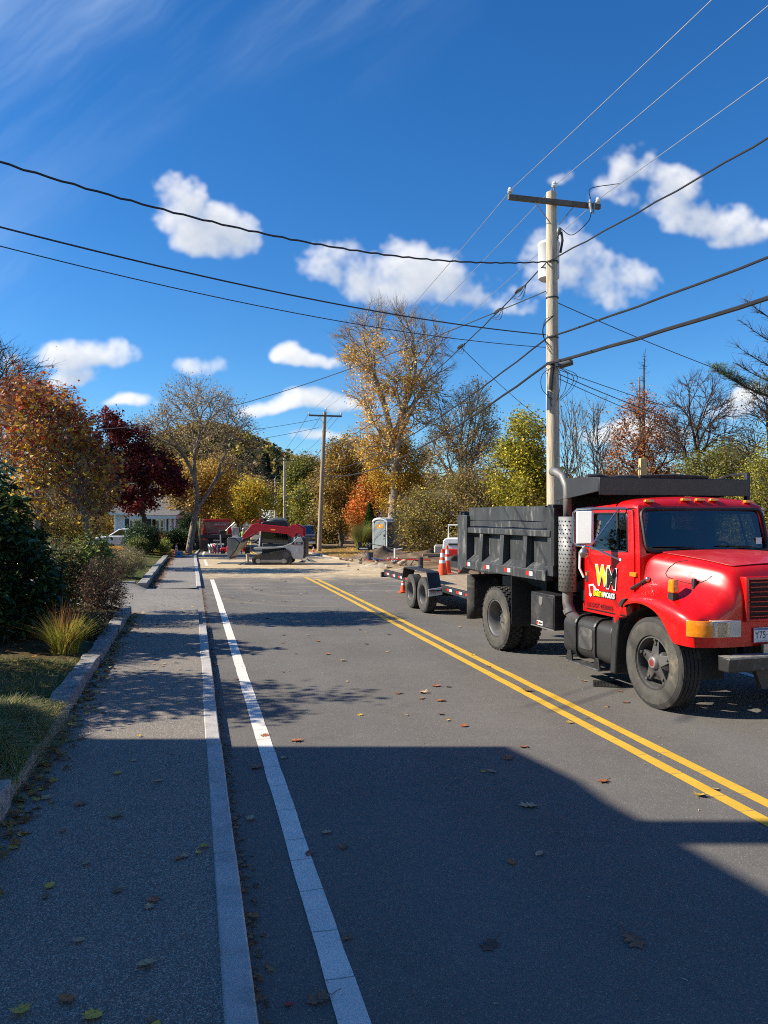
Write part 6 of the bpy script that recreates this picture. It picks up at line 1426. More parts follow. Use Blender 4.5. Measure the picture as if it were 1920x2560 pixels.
for k in range(5):
    (A, ha), (B, hb) = tops[k], tops[k + 1]
    for s, w in ((-1, 'left'), (0, 'middle'), (1, 'right')):
        pa = armc(A, ha, s) if s else A + ND * .08 + Vector((0, 0, ha + .22)); pb_ = armc(B, hb, s) if s else B + ND * .08 + Vector((0, 0, hb + .22))
        wire(f'{w} primary wire running {nm[k]}', pa, pb_, .35 if k < 2 else .5, .009 if k < 2 else .012, M_WIRE if k < 2 else M_CABLE)
    za, zb = (6.35 - P1.z, 5.27 - P2.z) if k == 1 else ((6.5, 6.35) if k == 0 else (5.6, 5.5)); r_ = .022 if k < 2 else .025
    hA = (6.5, 6.35, 5.27, 4.95, 4.9)[k]; hB = (6.35, 5.27, 4.95, 4.9, 5.2)[k]
    off = -RD * .0 + Vector((-.16, -.04, 0))
    wire(f'upper telephone cable {nm[k]}', Vector((A.x, A.y, hA)) + off, Vector((B.x, B.y, hB)) + off, .75, r_, M_CABLE, 40, .008)
    wire(f'lower thick telephone cable {nm[k]}', Vector((A.x, A.y, hA - (.65 if k < 1 else (.62 if k == 1 else .25)))) + off, Vector((B.x, B.y, hB - (.62 if k == 0 else .28))) + off, .95 if k else .7, .036 if k == 0 else .030, M_CABLE, 40, .008)
    h2 = (8.2, 8.15, 6.9, 6.8, 6.7)[k]; h3 = (8.15, 6.9, 6.8, 6.7, 6.7)[k]
    wire(f'twisted secondary cable {nm[k]}', Vector((A.x, A.y, h2)) + off, Vector((B.x, B.y, h3)) + off, .8, .017 if k < 2 else .02, M_CABLE, 60, .012)
A = Vector((P1.x - .2, P1.y - .05, 0))
def at1(z): return A + Vector((0, 0, z))
wire('thick twisted service wire sweeping left from the transformer', at1(8.15), (-7.3, 8.0, 7.0), .69, .017, M_CABLE, 90, .010)
wire('smooth service cable crossing the road from the telephone strand', at1(6.42), (-7.3, 8.4, 6.15), .30, .013, M_CABLE, 40)
wire('thin service wire just below the smooth cable', at1(6.12), (-7.3, 8.6, 5.98), .34, .008, M_CABLE, 40)
wire('service wire dropping right behind the telephone cables', at1(7.3), px(2150, 1035, 30), .25, .011, M_CABLE)
wire('upper thin service wire going right from the splice case', at1(5.7), px(2150, 1130, 33), .30, .009, M_CABLE)
wire('middle thin service wire going right from the splice case', at1(5.62), px(2150, 1165, 31), .42, .011, M_CABLE)
wire('lower thin service wire going right from the splice case', at1(5.52), px(2150, 1190, 31), .45, .009, M_CABLE)
wire('long service wire running left towards the white house', at1(7.45), px(120, 1066, 50), 1.25, .013, M_CABLE, 40)
B2 = Vector((P2.x, P2.y - .1, 0))
wire('upper service wire left of the second pole', B2 + Vector((0, 0, 8.9)), px(180, 1100, 58), .5, .014, M_CABLE)
wire('lower service wire left of the second pole', B2 + Vector((0, 0, 8.3)), px(180, 1125, 58), .6, .014, M_CABLE)
for k, t in enumerate((.045, .085, .17)):
    a_ = Vector((P1.x - .16, P1.y - .04, 8.15)); b_ = Vector((P2.x - .16, P2.y - .04, 6.9)); c_ = a_ + (b_ - a_) * t - Vector((0, 0, 3.2 * t * (1 - t))); d_ = (b_ - a_).normalized()
    T = thing('wire_splice', ('black splice clamp on the twisted cable nearest the tall pole', 'second splice clamp along the twisted cable', 'splice clamp with hanging loops farthest along the twisted cable')[k], 'clamp', c_)
    MB().tube([-d_ * .22, -d_ * .05, d_ * .1, d_ * .25], [.025, .05, .045, .02], 7).build('clamp', M_CABLE, T)
    for j in range(3): MB().tube(cr([-d_ * .45, Vector((.06 * (j - 1), -.05, -.10 - .07 * j)), d_ * (.3 + .1 * j) - Vector((0, 0, .05))]), .009, 4).build('loop', M_CABLE, T, smooth=True)
wire('slanting wire from the last splice clamp down to the thicket', c_, px(1370, 1060, 36), .12, .010, M_CABLE)
# post behind the truck
q = px(1607, 1146, 20); b = (q.x, q.y); g = gz(*b); tag(MB().prism([(-.085, -.085), (.085, -.085), (.085, .085), (-.085, .085)], 'z', -.3, q.z - g).box((-.10, -.02, (q.z - g) - .30), (.03, .07, .26)).build('wooden_post', mat('fresh_wood', (.62, .44, .20), .8, var=.15, bump=.4, stretch=(2, 2, .3)), None, (q.x, q.y, g), bevel=.008), 'square yellow wooden post showing above the cab shield', 'post')

# ================================================================ the work site
M_TRED = mat('loader_red', (.55, .016, .028), .40, var=.1, dirt=(.42, .26, .18), dirt_amt=.2); M_TGREY = mat('loader_grey', (.44, .45, .44), .5, var=.08, dirt=(.40, .33, .24), dirt_amt=.5)
M_STEEL = mat('worn_bucket_steel', (.22, .21, .19), .42, .6, var=.3, dirt=(.34, .28, .2), dirt_amt=.5)
def skid_steer():
    Y = 36.3; x0 = 480 + 655 / 3.19; X = (x0 - 960) / FPX * Y; z0 = float(prof(Y)) + .004
    T = thing('track_loader', 'red and grey compact track loader with raised arm facing left across the road', 'loader', (X, Y, z0))
    pr = [(-.90, .20), (-.86, .05), (-.72, 0), (.72, 0), (.86, .06), (.92, .25), (.88, .58), (.74, .70), (.55, .69), (-.76, .44), (-.88, .34)]
    for sg in (-1, 1):
        y0, y1 = sg * .46, sg * .84
        ring = [(x, y, z) for x, z in pr for y in (0,)]
        inner = [(x * .90 + .003, .03 + z * .86) for x, z in pr]
        tb = MB(); n = len(pr)
        for a, b_ in ((y0, y1),):
            vs = [(x, a, z) for x, z in pr] + [(x, b_, z) for x, z in pr] + [(x, a, z) for x, z in inner] + [(x, b_, z) for x, z in inner]
            fs = []
            for i in range(n):
                j = (i + 1) % n; fs += [(i, j, n + j, n + i), (2 * n + i, 3 * n + i, 3 * n + j, 2 * n + j), (i, 2 * n + i, 2 * n + j, j), (n + i, n + j, 3 * n + j, 3 * n + i)]
            tb.add(vs, fs)
        tr_ = tb.build('track', mat('track_rubber', (.05, .048, .045), .85, var=.3, dirt=(.33, .28, .2), dirt_amt=.6, dscale=4), T)
        lug = MB(); per = []
        for i in range(n):
            a, b_ = Vector((pr[i][0], 0, pr[i][1])), Vector((pr[(i + 1) % n][0], 0, pr[(i + 1) % n][1])); k = max(1, int((b_ - a).length / .085))
            for q in range(k):
                c = a + (b_ - a) * ((q + .5) / k); ang = math.atan2((b_ - a).z, (b_ - a).x); lug.box((c.x, (y0 + y1) / 2, c.z), (.045, .385, .035), (0, -ang, 0))
        tag(lug.build('track_lugs', MATS['track_rubber'], tr_), kind='stuff')
        MB().prism([(x * .88, .06 + z * .80) for x, z in pr], 'y', sg * .50, sg * .80).build('track_frame', mat('track_frame_dark', (.05, .047, .043), .7, dirt=(.2, .17, .13), dirt_amt=.5), T)
        MB().bb(-.60, .70, sg * .80, sg * .815, .12, .24).build('frame_beam', mat('beam_tan', (.36, .32, .25), .8), T)
        MB().cyl((.66, sg * .80, .47), (.66, sg * .835, .47), .17, n=16).build('drive_sprocket', M_RIM, T)
        for x in (-.62, .56): MB().cyl((x, sg * .80, .19), (x, sg * .84, .19), .11, n=14).build('idler', M_DCHR, T)
        # lift arm
        ar = MB().prism([(1.42, 1.30), (1.44, 1.68), (1.30, 1.76), (1.02, 1.88), (.92, 1.86), (.78, 1.75), (-.58, 1.90), (-.70, 1.94), (-.95, 1.86), (-1.40, 1.34), (-1.26, 1.20), (-.86, 1.46), (-.55, 1.56), (.70, 1.43), (.92, 1.28), (1.02, 1.28), (1.08, 1.45), (1.24, 1.50), (1.32, 1.30)], 'y', sg * .58, sg * .70).build('lift_arm', M_TRED, T, bevel=.012)
        MB().cyl((-.05, sg * .71, 1.63), (.16, sg * .71, 1.61), .035, n=8).build('arm_light', M_AMB, ar)
        MB().tube([(1.03, sg * .64, 1.30), (1.03, sg * .64, .95)], [.035, .055], 8).build('lift_cylinder', M_CHR, T)
        MB().prism([(.84, .50), (1.0, .30), (1.40, .24), (1.47, .45), (1.47, 1.05), (1.36, 1.30), (1.20, 1.27), (.92, 1.02), (.55, .88), (.20, .84), (-.80, .82), (-.84, .74), (-.25, .73), (.62, .80)], 'y', sg * .50, sg * .78).build('body_side', M_TGREY, T, bevel=.012)
        dc = MB().prism([(.90, .94), (1.44, .94), (1.44, 1.06), (.98, 1.06)], 'y', sg * .781, sg * .786).build('decal', M_INK, T)
        if sg < 0: text_mesh('decal_lettering', 'TL10V2', .115, M_INKW, T, (1.20, -.787, 1.0), (R(90), 0, 0), .001, .15, sx=.9)
        MB().bb(.98, 1.40, sg * .781, sg * .785, .895, .905).build('pinstripe', M_REFR, T)
        for (x, z) in ((1.22, .66), (1.34, 1.20)): MB().cyl((x, sg * .78, z), (x, sg * .82, z), .06, n=10).build('knob', M_TGREY, T)
    MB().bb(-.5, 1.4, -.49, .49, .40, 1.0).build('chassis', M_BLK, T, bevel=.04); MB().bb(1.40, 1.56, -.72, .72, .35, 1.22).build('rear_door', M_BLK, T, bevel=.03)
    cab = MB().prism([(-.62, .84), (-.55, 1.95), (-.42, 2.03), (.52, 2.06), (.64, 1.96), (.86, 1.35), (.86, .84)], 'y', -.44, .44).build('cab', mat('loader_cab_black', (.022, .022, .022), .4, var=.2), T, bevel=.05, bseg=3)
    for sg in (-1, 1):
        MB().prism([(-.50, 1.02), (-.45, 1.80), (.50, 1.80), (.70, 1.30), (.70, 1.02)], 'y', sg * .445, sg * .449).build('side_glass', glass_mat('loader_glass', (.10, .12, .11), .10), cab)
        ms = MB()
        for k in range(12): ms.bb(-.47 + k * .098, -.464 + k * .098, sg * .452, sg * .456, 1.02, 1.60)
        for k in range(9): ms.bb(-.47, .62, sg * .452, sg * .456, 1.05 + k * .07, 1.056 + k * .07)
        tag(ms.build('screen_mesh', M_BLK, cab), kind='stuff')
        MB().tube([(-.63, sg * .43, .86), (-.57, sg * .43, 1.62)], .035, 6).build('cab_post', M_WHT, cab)
    MB().tube([(-.2, 0, 2.02), (.05, 0, 2.09), (.4, 0, 2.09), (.6, 0, 2.02)], .10, 8).build('roof_cowl', mat('cowl_grey', (.12, .12, .115), .6), cab, smooth=True)
    MB().cyl((-1.0, -.64, 1.58), (-1.0, .64, 1.58), .07, n=10).build('arm_crossbar', M_TRED, T)
    MB().box((-.62, -.3, 1.96), (.16, .20, .22)).box((-.66, .2, 2.0), (.14, .16, .28)).tube([(-.72, -.3, 2.0), (-.85, -.3, 2.13), (-1.0, -.3, 2.02), (-1.05, -.3, 1.85)], .022, 5).tube([(-.6, -.2, 2.05), (-.45, -.2, 2.12), (-.3, -.2, 2.0)], .02, 5).build('hydraulic_block', M_TRED, T, bevel=.01)['kind'] = 'stuff'
    for k in range(3): MB().tube([(-.62, -.4 + k * .15, 2.08), (-.45, -.4 + k * .15, 2.1 + .03 * k), (-.30, -.4 + k * .15, 1.98)], .022, 6).build('hose', M_CABLE, T, smooth=True)
    bk = MB(); sec = [(-1.50, 1.22), (-1.98, 1.26), (-2.04, 1.18), (-2.02, .55), (-1.98, .42)]
    rows = [[(x, y, z) for x, z in ((-1.98, 1.27), (-1.66, 1.24), (-1.45, 1.02), (-1.62, .70), (-1.90, .36))] for y in (-.86, -.3, .3, .86)]
    bk.grid(rows); bko = bk.build('bucket', M_STEEL, T, solid=.03)
    for y in (-.86, .845): MB().prism([(-1.98, 1.28), (-1.66, 1.25), (-1.44, 1.02), (-1.61, .70), (-1.91, .34), (-2.02, .40), (-2.05, 1.2)], 'y', y, y + .018).build('bucket_side', M_STEEL, bko, bevel=.004)
    MB().box((-1.97, 0, .32), (.16, 1.76, .05), (0, .9, 0)).build('cutting_edge', M_DCHR, bko)
    MB().prism([(-1.48, 1.05), (-1.40, 1.22), (-1.24, 1.26), (-1.20, 1.12)], 'y', -.5, .5).build('coupler', M_BLK, T, bevel=.02)
    for sg in (-1, 1): MB().tube([(-1.30, sg * .35, 1.25), (-.95, sg * .35, 1.52)], [.03, .05], 7).build('tilt_cylinder', M_DCHR, T)
    return T
skid_steer()
def site(x, Y, dz=0.0): q = ((x - 960) / FPX * Y, Y); return (q[0], q[1], float(prof(Y)) + .004 + dz)
# rammer in front of the bucket
T = thing('tamping_rammer', 'red and black tamping rammer standing before the loader bucket', 'rammer', site(620, 37.9))
MB().prism(rr_pts(-.14, .16, -.12, .12, .04, 3), 'z', 0, .05).build('shoe', M_DCHR, T)
MB().tube([(0, 0, .05), (-.02, 0, .28), (-.03, 0, .42)], [.06, .075, .08], 10).build('bellows', mat('bellows_tan', (.55, .48, .36), .8), T, smooth=True)
MB().box((-.02, 0, .62), (.24, .24, .34)).build('engine', M_BLKP, T, bevel=.03); MB().box((-.20, -.02, .66), (.16, .2, .26)).build('fuel_tank', M_TRED, T, bevel=.04)
MB().box((-.12, 0, .82), (.12, .16, .10)).build('air_cleaner', mat('cleaner_tan', (.60, .45, .30), .7), T, bevel=.02)
MB().tube([(-.05, -.18, .80), (-.1, -.2, .98), (.25, -.2, 1.02), (.55, -.2, .92)], .02, 6).tube([(-.05, .18, .80), (-.1, .2, .98), (.25, .2, 1.02), (.55, .2, .92)], .02, 6).tube([(.55, -.2, .92), (.55, .2, .92)], .02, 6).build('handle', M_BLK, T)
tag(MB().bb(-.7, 1.9, -.6, .6, 0, .025).build('steel_plate', M_STEEL, None, site(585, 36.8, .004), bevel=.004), 'thin steel road plate lying in front of the track loader', 'plate')
# red mason dump truck seen from behind
def red_truck():
    Y = 57; T = thing('mason_dump_truck', 'small red and black dump truck parked beyond the work, seen from behind', 'truck', site(543, Y), R(12))
    w = 1.08
    for sg in (-1, 1):
        for x in (.88, .62): wheel(T, sg * x, .9, .40, .40, .22, 'dish', knobs=0).rotation_euler = (0, 0, R(90) * sg)
        wheel(T, sg * .85, 4.3, .40, .40, .24, 'dish').rotation_euler = (0, 0, R(90) * sg)
        MB().bb(sg * .55, sg * 1.05, -.05, -.02, .12, .9).build('mud_flap', M_BLKP, T)
        MB().bb(sg * .70, sg * 1.0, -.06, .02, .86, .96).build('tail_light', M_REFR, T)
        MB().prism([(0, 1.25), (.15, 1.25), (.1, 1.60), (0, 1.60)], 'x', sg * 1.06, sg * 1.0).build('stake', M_TRED, T)
        MB().prism([(2.7, 1.25), (3.0, 1.25), (3.0, 2.30), (2.85, 2.30)], 'x', sg * 1.04, sg * .9).build('headboard_post', M_TRED, T)
        MB().prism([(.2, 1.24), (2.8, 1.24), (2.8, 1.70), (.2, 1.58)], 'x', sg * 1.08, sg * 1.04).build('side_gate', M_TRED, T)
    MB().bb(-w, w, 0, 3.0, 1.02, 1.24).build('flat_bed', M_BLK, T, bevel=.02); MB().bb(-.9, .9, .1, 4.6, .62, 1.0).build('frame', M_DARK, T)
    MB().bb(-w, w, -.04, .0, 1.0, 1.26).build('tailboard', M_BLK, T); MB().bb(-.3, .25, -.06, -.045, .78, .90).build('number_plate', M_DCHR, T)
    MB().bb(-1.0, 1.0, 2.80, 2.90, 1.30, 2.22).build('headboard', mat('plywood', (.34, .21, .13), .8, var=.2), T); MB().bb(-1.02, 1.02, 2.75, 2.92, 2.22, 2.40).build('headboard_rail', M_TRED, T, bevel=.02)
    lt = MB()
    for k, w_ in enumerate((.10, .07, .10, .08, .09, .08, .10)): lt.bb(-.22 + k * .125, -.22 + k * .125 + w_, 2.785, 2.797, 1.93 + .01 * (k % 2), 2.05)
    tag(lt.build('board_marks', mat('pale_ink', (.60, .52, .48), .6), T), kind='stuff')
    MB().bb(-.15, .55, 2.78, 2.795, 1.80, 1.86).build('board_stripe', M_REFR, T)
    MB().prism([(3.3, .75), (5.9, .75), (5.95, 1.25), (5.0, 1.35), (4.5, 2.05), (3.4, 2.1), (3.3, 2.0)], 'x', -.95, .95).build('cab', M_TRED, T, bevel=.06)
    return T
red_truck()
q = site(565, 56.6, 1.25); tag(MB().box((0, 0, .25), (.42, .4, .5)).box((0, 0, .51), (.46, .44, .05)).build('supply_box', mat('grey_carton', (.50, .47, .45), .7), None, (q[0] + .55, q[1] + .9, q[2] - .013), bevel=.01), 'pale grey box on the red truck bed', 'box')
q = site(552, 56.6, 1.237); T = thing('plate_compactor', 'dark engine of a compactor loaded on the red truck tail', 'compactor', (q[0], q[1] + .7, q[2]))
MB().box((0, 0, .18), (.5, .4, .3)).build('engine', M_BLKP, T, bevel=.04); MB().box((.30, 0, .2), (.14, .2, .3)).build('tank', mat('engine_yellow', (.60, .42, .05), .5), T, bevel=.03); MB().tube([(.2, 0, .3), (.9, -.1, .95)], .022, 6).build('handle', M_DCHR, T)
T = thing('cutoff_saw_cart', 'red floor saw with upright steel handle on the road behind the red truck', 'saw', site(556, 52.5))
MB().box((.25, 0, .28), (.75, .45, .26)).box((.50, 0, .30), (.32, .6, .44)).build('body', M_TRED, T, bevel=.05); MB().tube([(-.05, 0, .35), (-.12, 0, .75), (-.14, 0, 1.30)], .05, 8).build('handle', M_CHR, T, smooth=True)
for sg in (-1, 1): MB().cyl((.05, sg * .22, .11), (.05, sg * .28, .11), .11, n=12).cyl((.5, sg * .22, .11), (.5, sg * .28, .11), .11, n=12).build('wheel_pair', M_RUB, T)
T = thing('hose_reel', 'coiled grey and red hose lying behind the red truck', 'hose', site(533, 52.5))
for k, m_ in enumerate((M_DCHR, M_GALV, M_TRED, M_GALV)): MB().lathe([(.30 + .05 * math.cos(a), .05 * math.sin(a)) for a in [j * math.pi / 3 for j in range(6)]], (-.25 + .16 * k, .05 * k, .34), (1, .4, .25), 20, True).build('coil', m_, T, smooth=True)
MB().tube([(-.1, 0, .05), (.25, -.15, .6), (.35, -.1, .75)], .05, 6).build('nozzle', mat('navy', (.03, .05, .12), .6), T, smooth=True)
# dark pickup behind the loader
def pickup():
    Y = 60; T = thing('pickup_truck', 'dark blue grey pickup truck facing the camera behind the track loader', 'pickup', site(757, Y), R(4)); c = mat('pickup_paint', (.035, .042, .055), .3, coat=.5)
    MB().prism([(0, .45), (0, 1.12), (.15, 1.22), (1.35, 1.28), (5.4, 1.28), (5.5, .55), (5.4, .45)], 'x', -1.0, 1.0).build('body', c, T, bevel=.08, bseg=3)
    MB().prism([(1.25, 1.27), (1.85, 1.90), (2.1, 1.93), (3.4, 1.93), (3.75, 1.27)], 'x', -.86, .86).build('cab', c, T, bevel=.06)
    MB().add([(-.80, 1.305, 1.33), (.80, 1.305, 1.33), (.74, 1.815, 1.86), (-.74, 1.815, 1.86)], [(0, 1, 2, 3)]).build('windshield', glass_mat('pickup_glass', (.05, .06, .06), .22), T, solid=.01, off=1)
    MB().bb(-.62, .62, -.03, .02, .80, 1.10).build('grille', M_BLKP, T, bevel=.02)
    for k in range(3): MB().bb(-.60, .60, -.045, -.03, .86 + k * .08, .885 + k * .08).build('grille_bar', M_DCHR, T)
    MB().bb(-1.0, 1.0, -.12, .03, .50, .72).build('bumper', M_CHR, T, bevel=.03); MB().bb(-.3, .3, -.13, -.121, .55, .67).build('number_plate', M_INK, T)
    for sg in (-1, 1):
        MB().bb(sg * .66, sg * .95, -.035, .02, .86, 1.08).build('headlight', M_LENS, T, bevel=.02); wheel(T, sg * .86, 1.0, .38, .38, .26, 'dish').rotation_euler = (0, 0, R(90) * sg); wheel(T, sg * .86, 4.4, .38, .38, .26, 'dish').rotation_euler = (0, 0, R(90) * sg)
        MB().box((sg * 1.10, 1.55, 1.36), (.2, .1, .22)).build('mirror', M_BLKP, T, bevel=.02)
pickup()
# portable toilet
def toilet():
    q = px(953, 1386, 52); X, Y = px(953, 1386, 55.6).x + .2, 55.6; T = thing('portable_toilet', 'grey portable toilet with white rounded roof standing beside the trench', 'toilet', (X, Y, gz(X, Y) + .03), R(-30)); T.scale = (1.05, 1.05, 1.05); g = mat('toilet_grey', (.30, .35, .35), .5, var=.08); dk = mat('toilet_dark', (.055, .058, .06), .6)
    MB().bb(-.58, .58, -.58, .58, 0, .14).build('base', dk, T, bevel=.02); MB().bb(-.54, .54, -.54, .54, .14, 2.05).build('cabin', dk, T, bevel=.02)
    MB().prism([(-.60, 1.98), (-.60, 2.08), (-.50, 2.20), (-.25, 2.29), (0, 2.31), (.25, 2.29), (.50, 2.20), (.60, 2.08), (.60, 1.98), (.50, 2.0), (.44, 2.08), (.22, 2.15), (0, 2.17), (-.22, 2.15), (-.44, 2.08), (-.50, 2.0)], 'y', -.60, .60).build('roof', M_WHT, T, bevel=.015)
    MB().prism([(-.5, 2.0), (-.44, 2.08), (-.22, 2.15), (0, 2.17), (.22, 2.15), (.44, 2.08), (.5, 2.0)], 'y', -.55, .55).build('gable', g, T)
    for sg in (-1, 1): MB().bb(sg * .58, sg * .48, -.575, -.545, .14, 2.0).build('door_jamb', mat('toilet_white', (.55, .57, .57), .5), T, bevel=.01)
    d = MB().prism([(-.44, .20), (.44, .20), (.44, 1.86), (.36, 1.98), (.2, 2.04), (-.2, 2.04), (-.36, 1.98), (-.44, 1.86)], 'y', -.575, -.545).build('door', g, T, bevel=.01)
    MB().prism([(-.26, 1.62), (-.18, 1.56), (.20, 1.58), (.27, 1.60), (.25, 1.86), (.14, 1.84), (.05, 1.90), (-.06, 1.84), (-.24, 1.88)], 'y', -.580, -.576).build('sign', mat('sign_orange', (.85, .33, .01), .5), d)
    MB().cyl((0, -.5805, 1.73), (0, -.584, 1.73), .06, n=12).build('sign_mark', M_INKW, d); MB().tube([(-.42, -.58, .75), (-.25, -.58, 1.0), (0, -.58, 1.12), (.2, -.58, 1.35), (.42, -.58, 1.45)], .012, 5).build('moulding', mat('toilet_line', (.40, .45, .45), .5), d); MB().bb(.30, .38, -.60, -.576, 1.02, 1.12).build('latch', M_BLKP, d)
    MB().bb(.541, .545, -.2, .15, 1.45, 1.75).build('side_notice', mat('notice_orange', (.70, .12, .02), .5), T)
toilet()
q = px(911, 1388, 47.5); T = thing('yard_sign', 'black sign with WM lettering on the trench edge', 'sign', (q.x, q.y, gz(q.x, q.y)), R(-6))
MB().bb(-.38, .38, -.02, .02, .28, .80).build('panel', M_INK, T); text_mesh('logo_letter', 'W', .34, M_INKY, T, (-.02, -.022, .64), (R(90), 0, 0), .002, .12); text_mesh('logo_letter', 'M', .34, mat('grey_ink', (.5, .5, .5), .5), T, (.24, -.024, .62), (R(90), 0, 0), .002, .12); MB().bb(-.30, .20, -.024, -.021, .36, .44).build('logo_line', M_INKW, T)
for sg in (-1, 1): MB().cyl((sg * .25, 0, -.1), (sg * .25, 0, .28), .012, n=6).build('stake', M_GALV, T)
# dirt, trench and loose stuff along the right kerb
M_DIRT = mat('spoil_dirt', (.14, .092, .055), .95, var=.35, scale=5, bump=1.0, bscale=18, dirt=(.40, .30, .2), dirt_amt=.5)
M_DIRTL = mat('pale_rubble', (.44, .35, .24), .95, var=.25, scale=5, bump=1.0, bscale=18)
def mound(name, label, x, Y, rx, ry, h, m, seed, dz=0):
    rr = random.Random(seed); n = 20; rows = []; X = (x - 960) / FPX * Y; z0 = gz(X, Y) + dz
    ph = [rr.uniform(0, 6.28) for _ in range(6)]
    for i in range(9):
        t = i / 8; row = []
        for k in range(n):
            a = 2 * math.pi * k / n; e = 1 + .16 * math.sin(3 * a + ph[0]) + .10 * math.sin(5 * a + ph[1]); hh = h * (1 - t) ** 1.2 * (1 + .25 * math.sin(2 * a + ph[2] + t * 4)) + rr.uniform(-.03, .03) * h - .06 * t
            row.append((rx * t * e * math.cos(a), ry * t * e * math.sin(a), hh))
        rows.append(row)
    return tag(MB().grid(rows, True).build(name, m, None, (X, Y, z0), sub=1), label, 'dirt')
mound('dirt_mound', 'dark brown spoil heap between bucket and toilet', 958, 41, 2.3, .9, .62, M_DIRT, 1); mound('dirt_mound', 'long low dark dirt bank behind the trailer', 1080, 40, 3.2, .8, .45, M_DIRT, 2); mound('dirt_mound', 'pale rubble bank along the broken kerb', 945, 33.5, 2.2, .5, .22, M_DIRTL, 3); mound('dirt_mound', 'small grey gravel ridge right of the track loader', 770, 38, 1.1, .45, .26, mat('grey_gravel', (.30, .26, .2), .95, var=.3, bump=1.0), 4, -.02)
mound('dirt_mound', 'tan rubble ridge nearer the trailer', 1010, 30.0, 1.5, .4, .2, M_DIRTL, 5); mound('dirt_mound', 'dark earth in front of the toilet', 915, 44, 1.2, .5, .3, M_DIRT, 6)
rr = random.Random(8)
for k in range(26):
    x = rr.uniform(850, 1080); Y = rr.uniform(31, 46); X = (x - 960) / FPX * Y; r_ = rr.uniform(.06, .17); mb = MB().sphere((0, 0, 0), r_, 8, (1.2, .9, .55)); mb.v = [(a + rr.uniform(-.3, .3) * r_, b_ + rr.uniform(-.3, .3) * r_, c + rr.uniform(-.25, .25) * r_) for a, b_, c in mb.v]
    o = mb.build('rubble_stone', M_DIRTL if k % 3 else M_GRAN2, None, (X, Y, gz(X, Y) + .05 + r_ * .35)); o.rotation_euler = (0, 0, rr.uniform(0, 6)); tag(o, 'loose stone in the rubble of the trench', 'stone', 'stones along the trench')
def lumber(label, x, Y, ln, rz, tilt=0, m=M_WOOD, w=.14, t=.045, dz=.03, name='plank'):
    X = (x - 960) / FPX * Y; o = MB().box((0, 0, 0), (ln, w, t)).build(name, m, None, (X, Y, gz(X, Y) + dz + t / 2), bevel=.004); o.rotation_euler = (0, -tilt, rz); return tag(o, label, 'board' if name == 'plank' else name)
lumber('long board leaning off the toilet step', 968, 50.2, 2.6, R(-20), R(-9), dz=.42); lumber('short tan board on the dirt beside the toilet', 985, 47, 1.1, R(25), R(8), M_REFW, .2, dz=.3); lumber('plank lying along the far trench edge', 1060, 37, 3.0, R(4), dz=.14); lumber('plank behind the black standpipe', 1110, 36.4, 2.6, R(-3), dz=.16); lumber('pale timber under the concrete block', 1098, 35.6, 1.6, R(8), dz=.34, t=.1)
X, Y = (1102 - 960) / FPX * 36, 36; tag(MB().box((0, 0, .16), (.6, .5, .32)).box((0, 0, .34), (.5, .4, .05)).build('concrete_block', mat('concrete', (.50, .45, .37), .9, var=.15, bump=.4), None, (X, Y, gz(X, Y) + .48), bevel=.02), 'tan concrete block stacked on timbers by the trench', 'block')
X, Y = (1052 - 960) / FPX * 27.6, 27.6; T = thing('standpipe', 'black standpipe with a looped hose behind the trailer rail', 'pipe', (X, Y, gz(X, Y) - .02)); MB().cyl((0, 0, 0), (0, 0, .75), .085, n=14).build('pipe', M_BLKP, T, smooth=True); MB().tube([(-.08, 0, .62), (-.25, 0, .66), (-.36, 0, .5), (-.30, 0, .25), (-.12, 0, .12)], .022, 6).build('hose', M_CABLE, T, smooth=True); MB().bb(-.15, -.10, -.1, -.05, .1, .5).build('label_strip', M_INKW, T)
X, Y = (925 - 960) / FPX * 37.3, 37.3; T = thing('bucket', 'dark blue plastic pail beside the trench', 'bucket', (X, Y, gz(X, Y) + .08)); MB().lathe([(.001, 0), (.13, 0), (.15, .34), (.165, .345), (.165, .37), (.14, .37), (.125, .03), (.001, .03)], (0, 0, 0), (0, 0, 1), 20).build('pail', mat('navy_plastic', (.03, .045, .075), .5), T, smooth=True, angle=50); MB().tube([(-.16, 0, .33), (-.1, -.05, .22), (.1, -.05, .22), (.16, 0, .33)], .006, 4).build('bail', M_GALV, T)
X, Y = (987 - 960) / FPX * 37, 37; T = thing('marker_stake', 'white survey stake with a red foot in the trench', 'stake', (X, Y, gz(X, Y))); MB().cyl((0, 0, .15), (0, 0, .65), .045, n=8).build('pipe', M_WHT, T); MB().cyl((0, 0, 0), (0, 0, .15), .05, n=8).build('red_foot', M_REFR, T)
X, Y = (945 - 960) / FPX * 35.5, 35.5; tag(MB().box((0, 0, .03), (.55, .35, .03), (.1, .15, .4)).build('plastic_sheet', mat('blue_plastic', (.04, .08, .22), .5), None, (X, Y, gz(X, Y) + .16)), 'small blue plastic sheet on the rubble', 'sheet')
T = thing('hose_coil', 'thin hose loop beside the blue pail', 'hose', ((905 - 960) / FPX * 37, 37, gz(-1, 37) + .12)); MB().lathe([(.22 + .015 * math.cos(a), .015 * math.sin(a)) for a in [0, 2.1, 4.2]], (0, 0, .22), (.2, 1, .3), 20, True).build('loop', M_WOOD, T); MB().tube([(.1, 0, .1), (.5, -.1, .03), (1.0, .1, .03)], .015, 5).build('tail', M_REFR, T)
tag(MB().tube([(0, 0, 0), (.8, .2, .02), (1.6, -.1, .03), (2.4, .1, .0)], .03, 6).build('red_pipe', M_REFR, None, ((950 - 960) / FPX * 36, 36, gz(0, 36) + .12), smooth=True), 'thin red conduit lying along the trench', 'pipe')
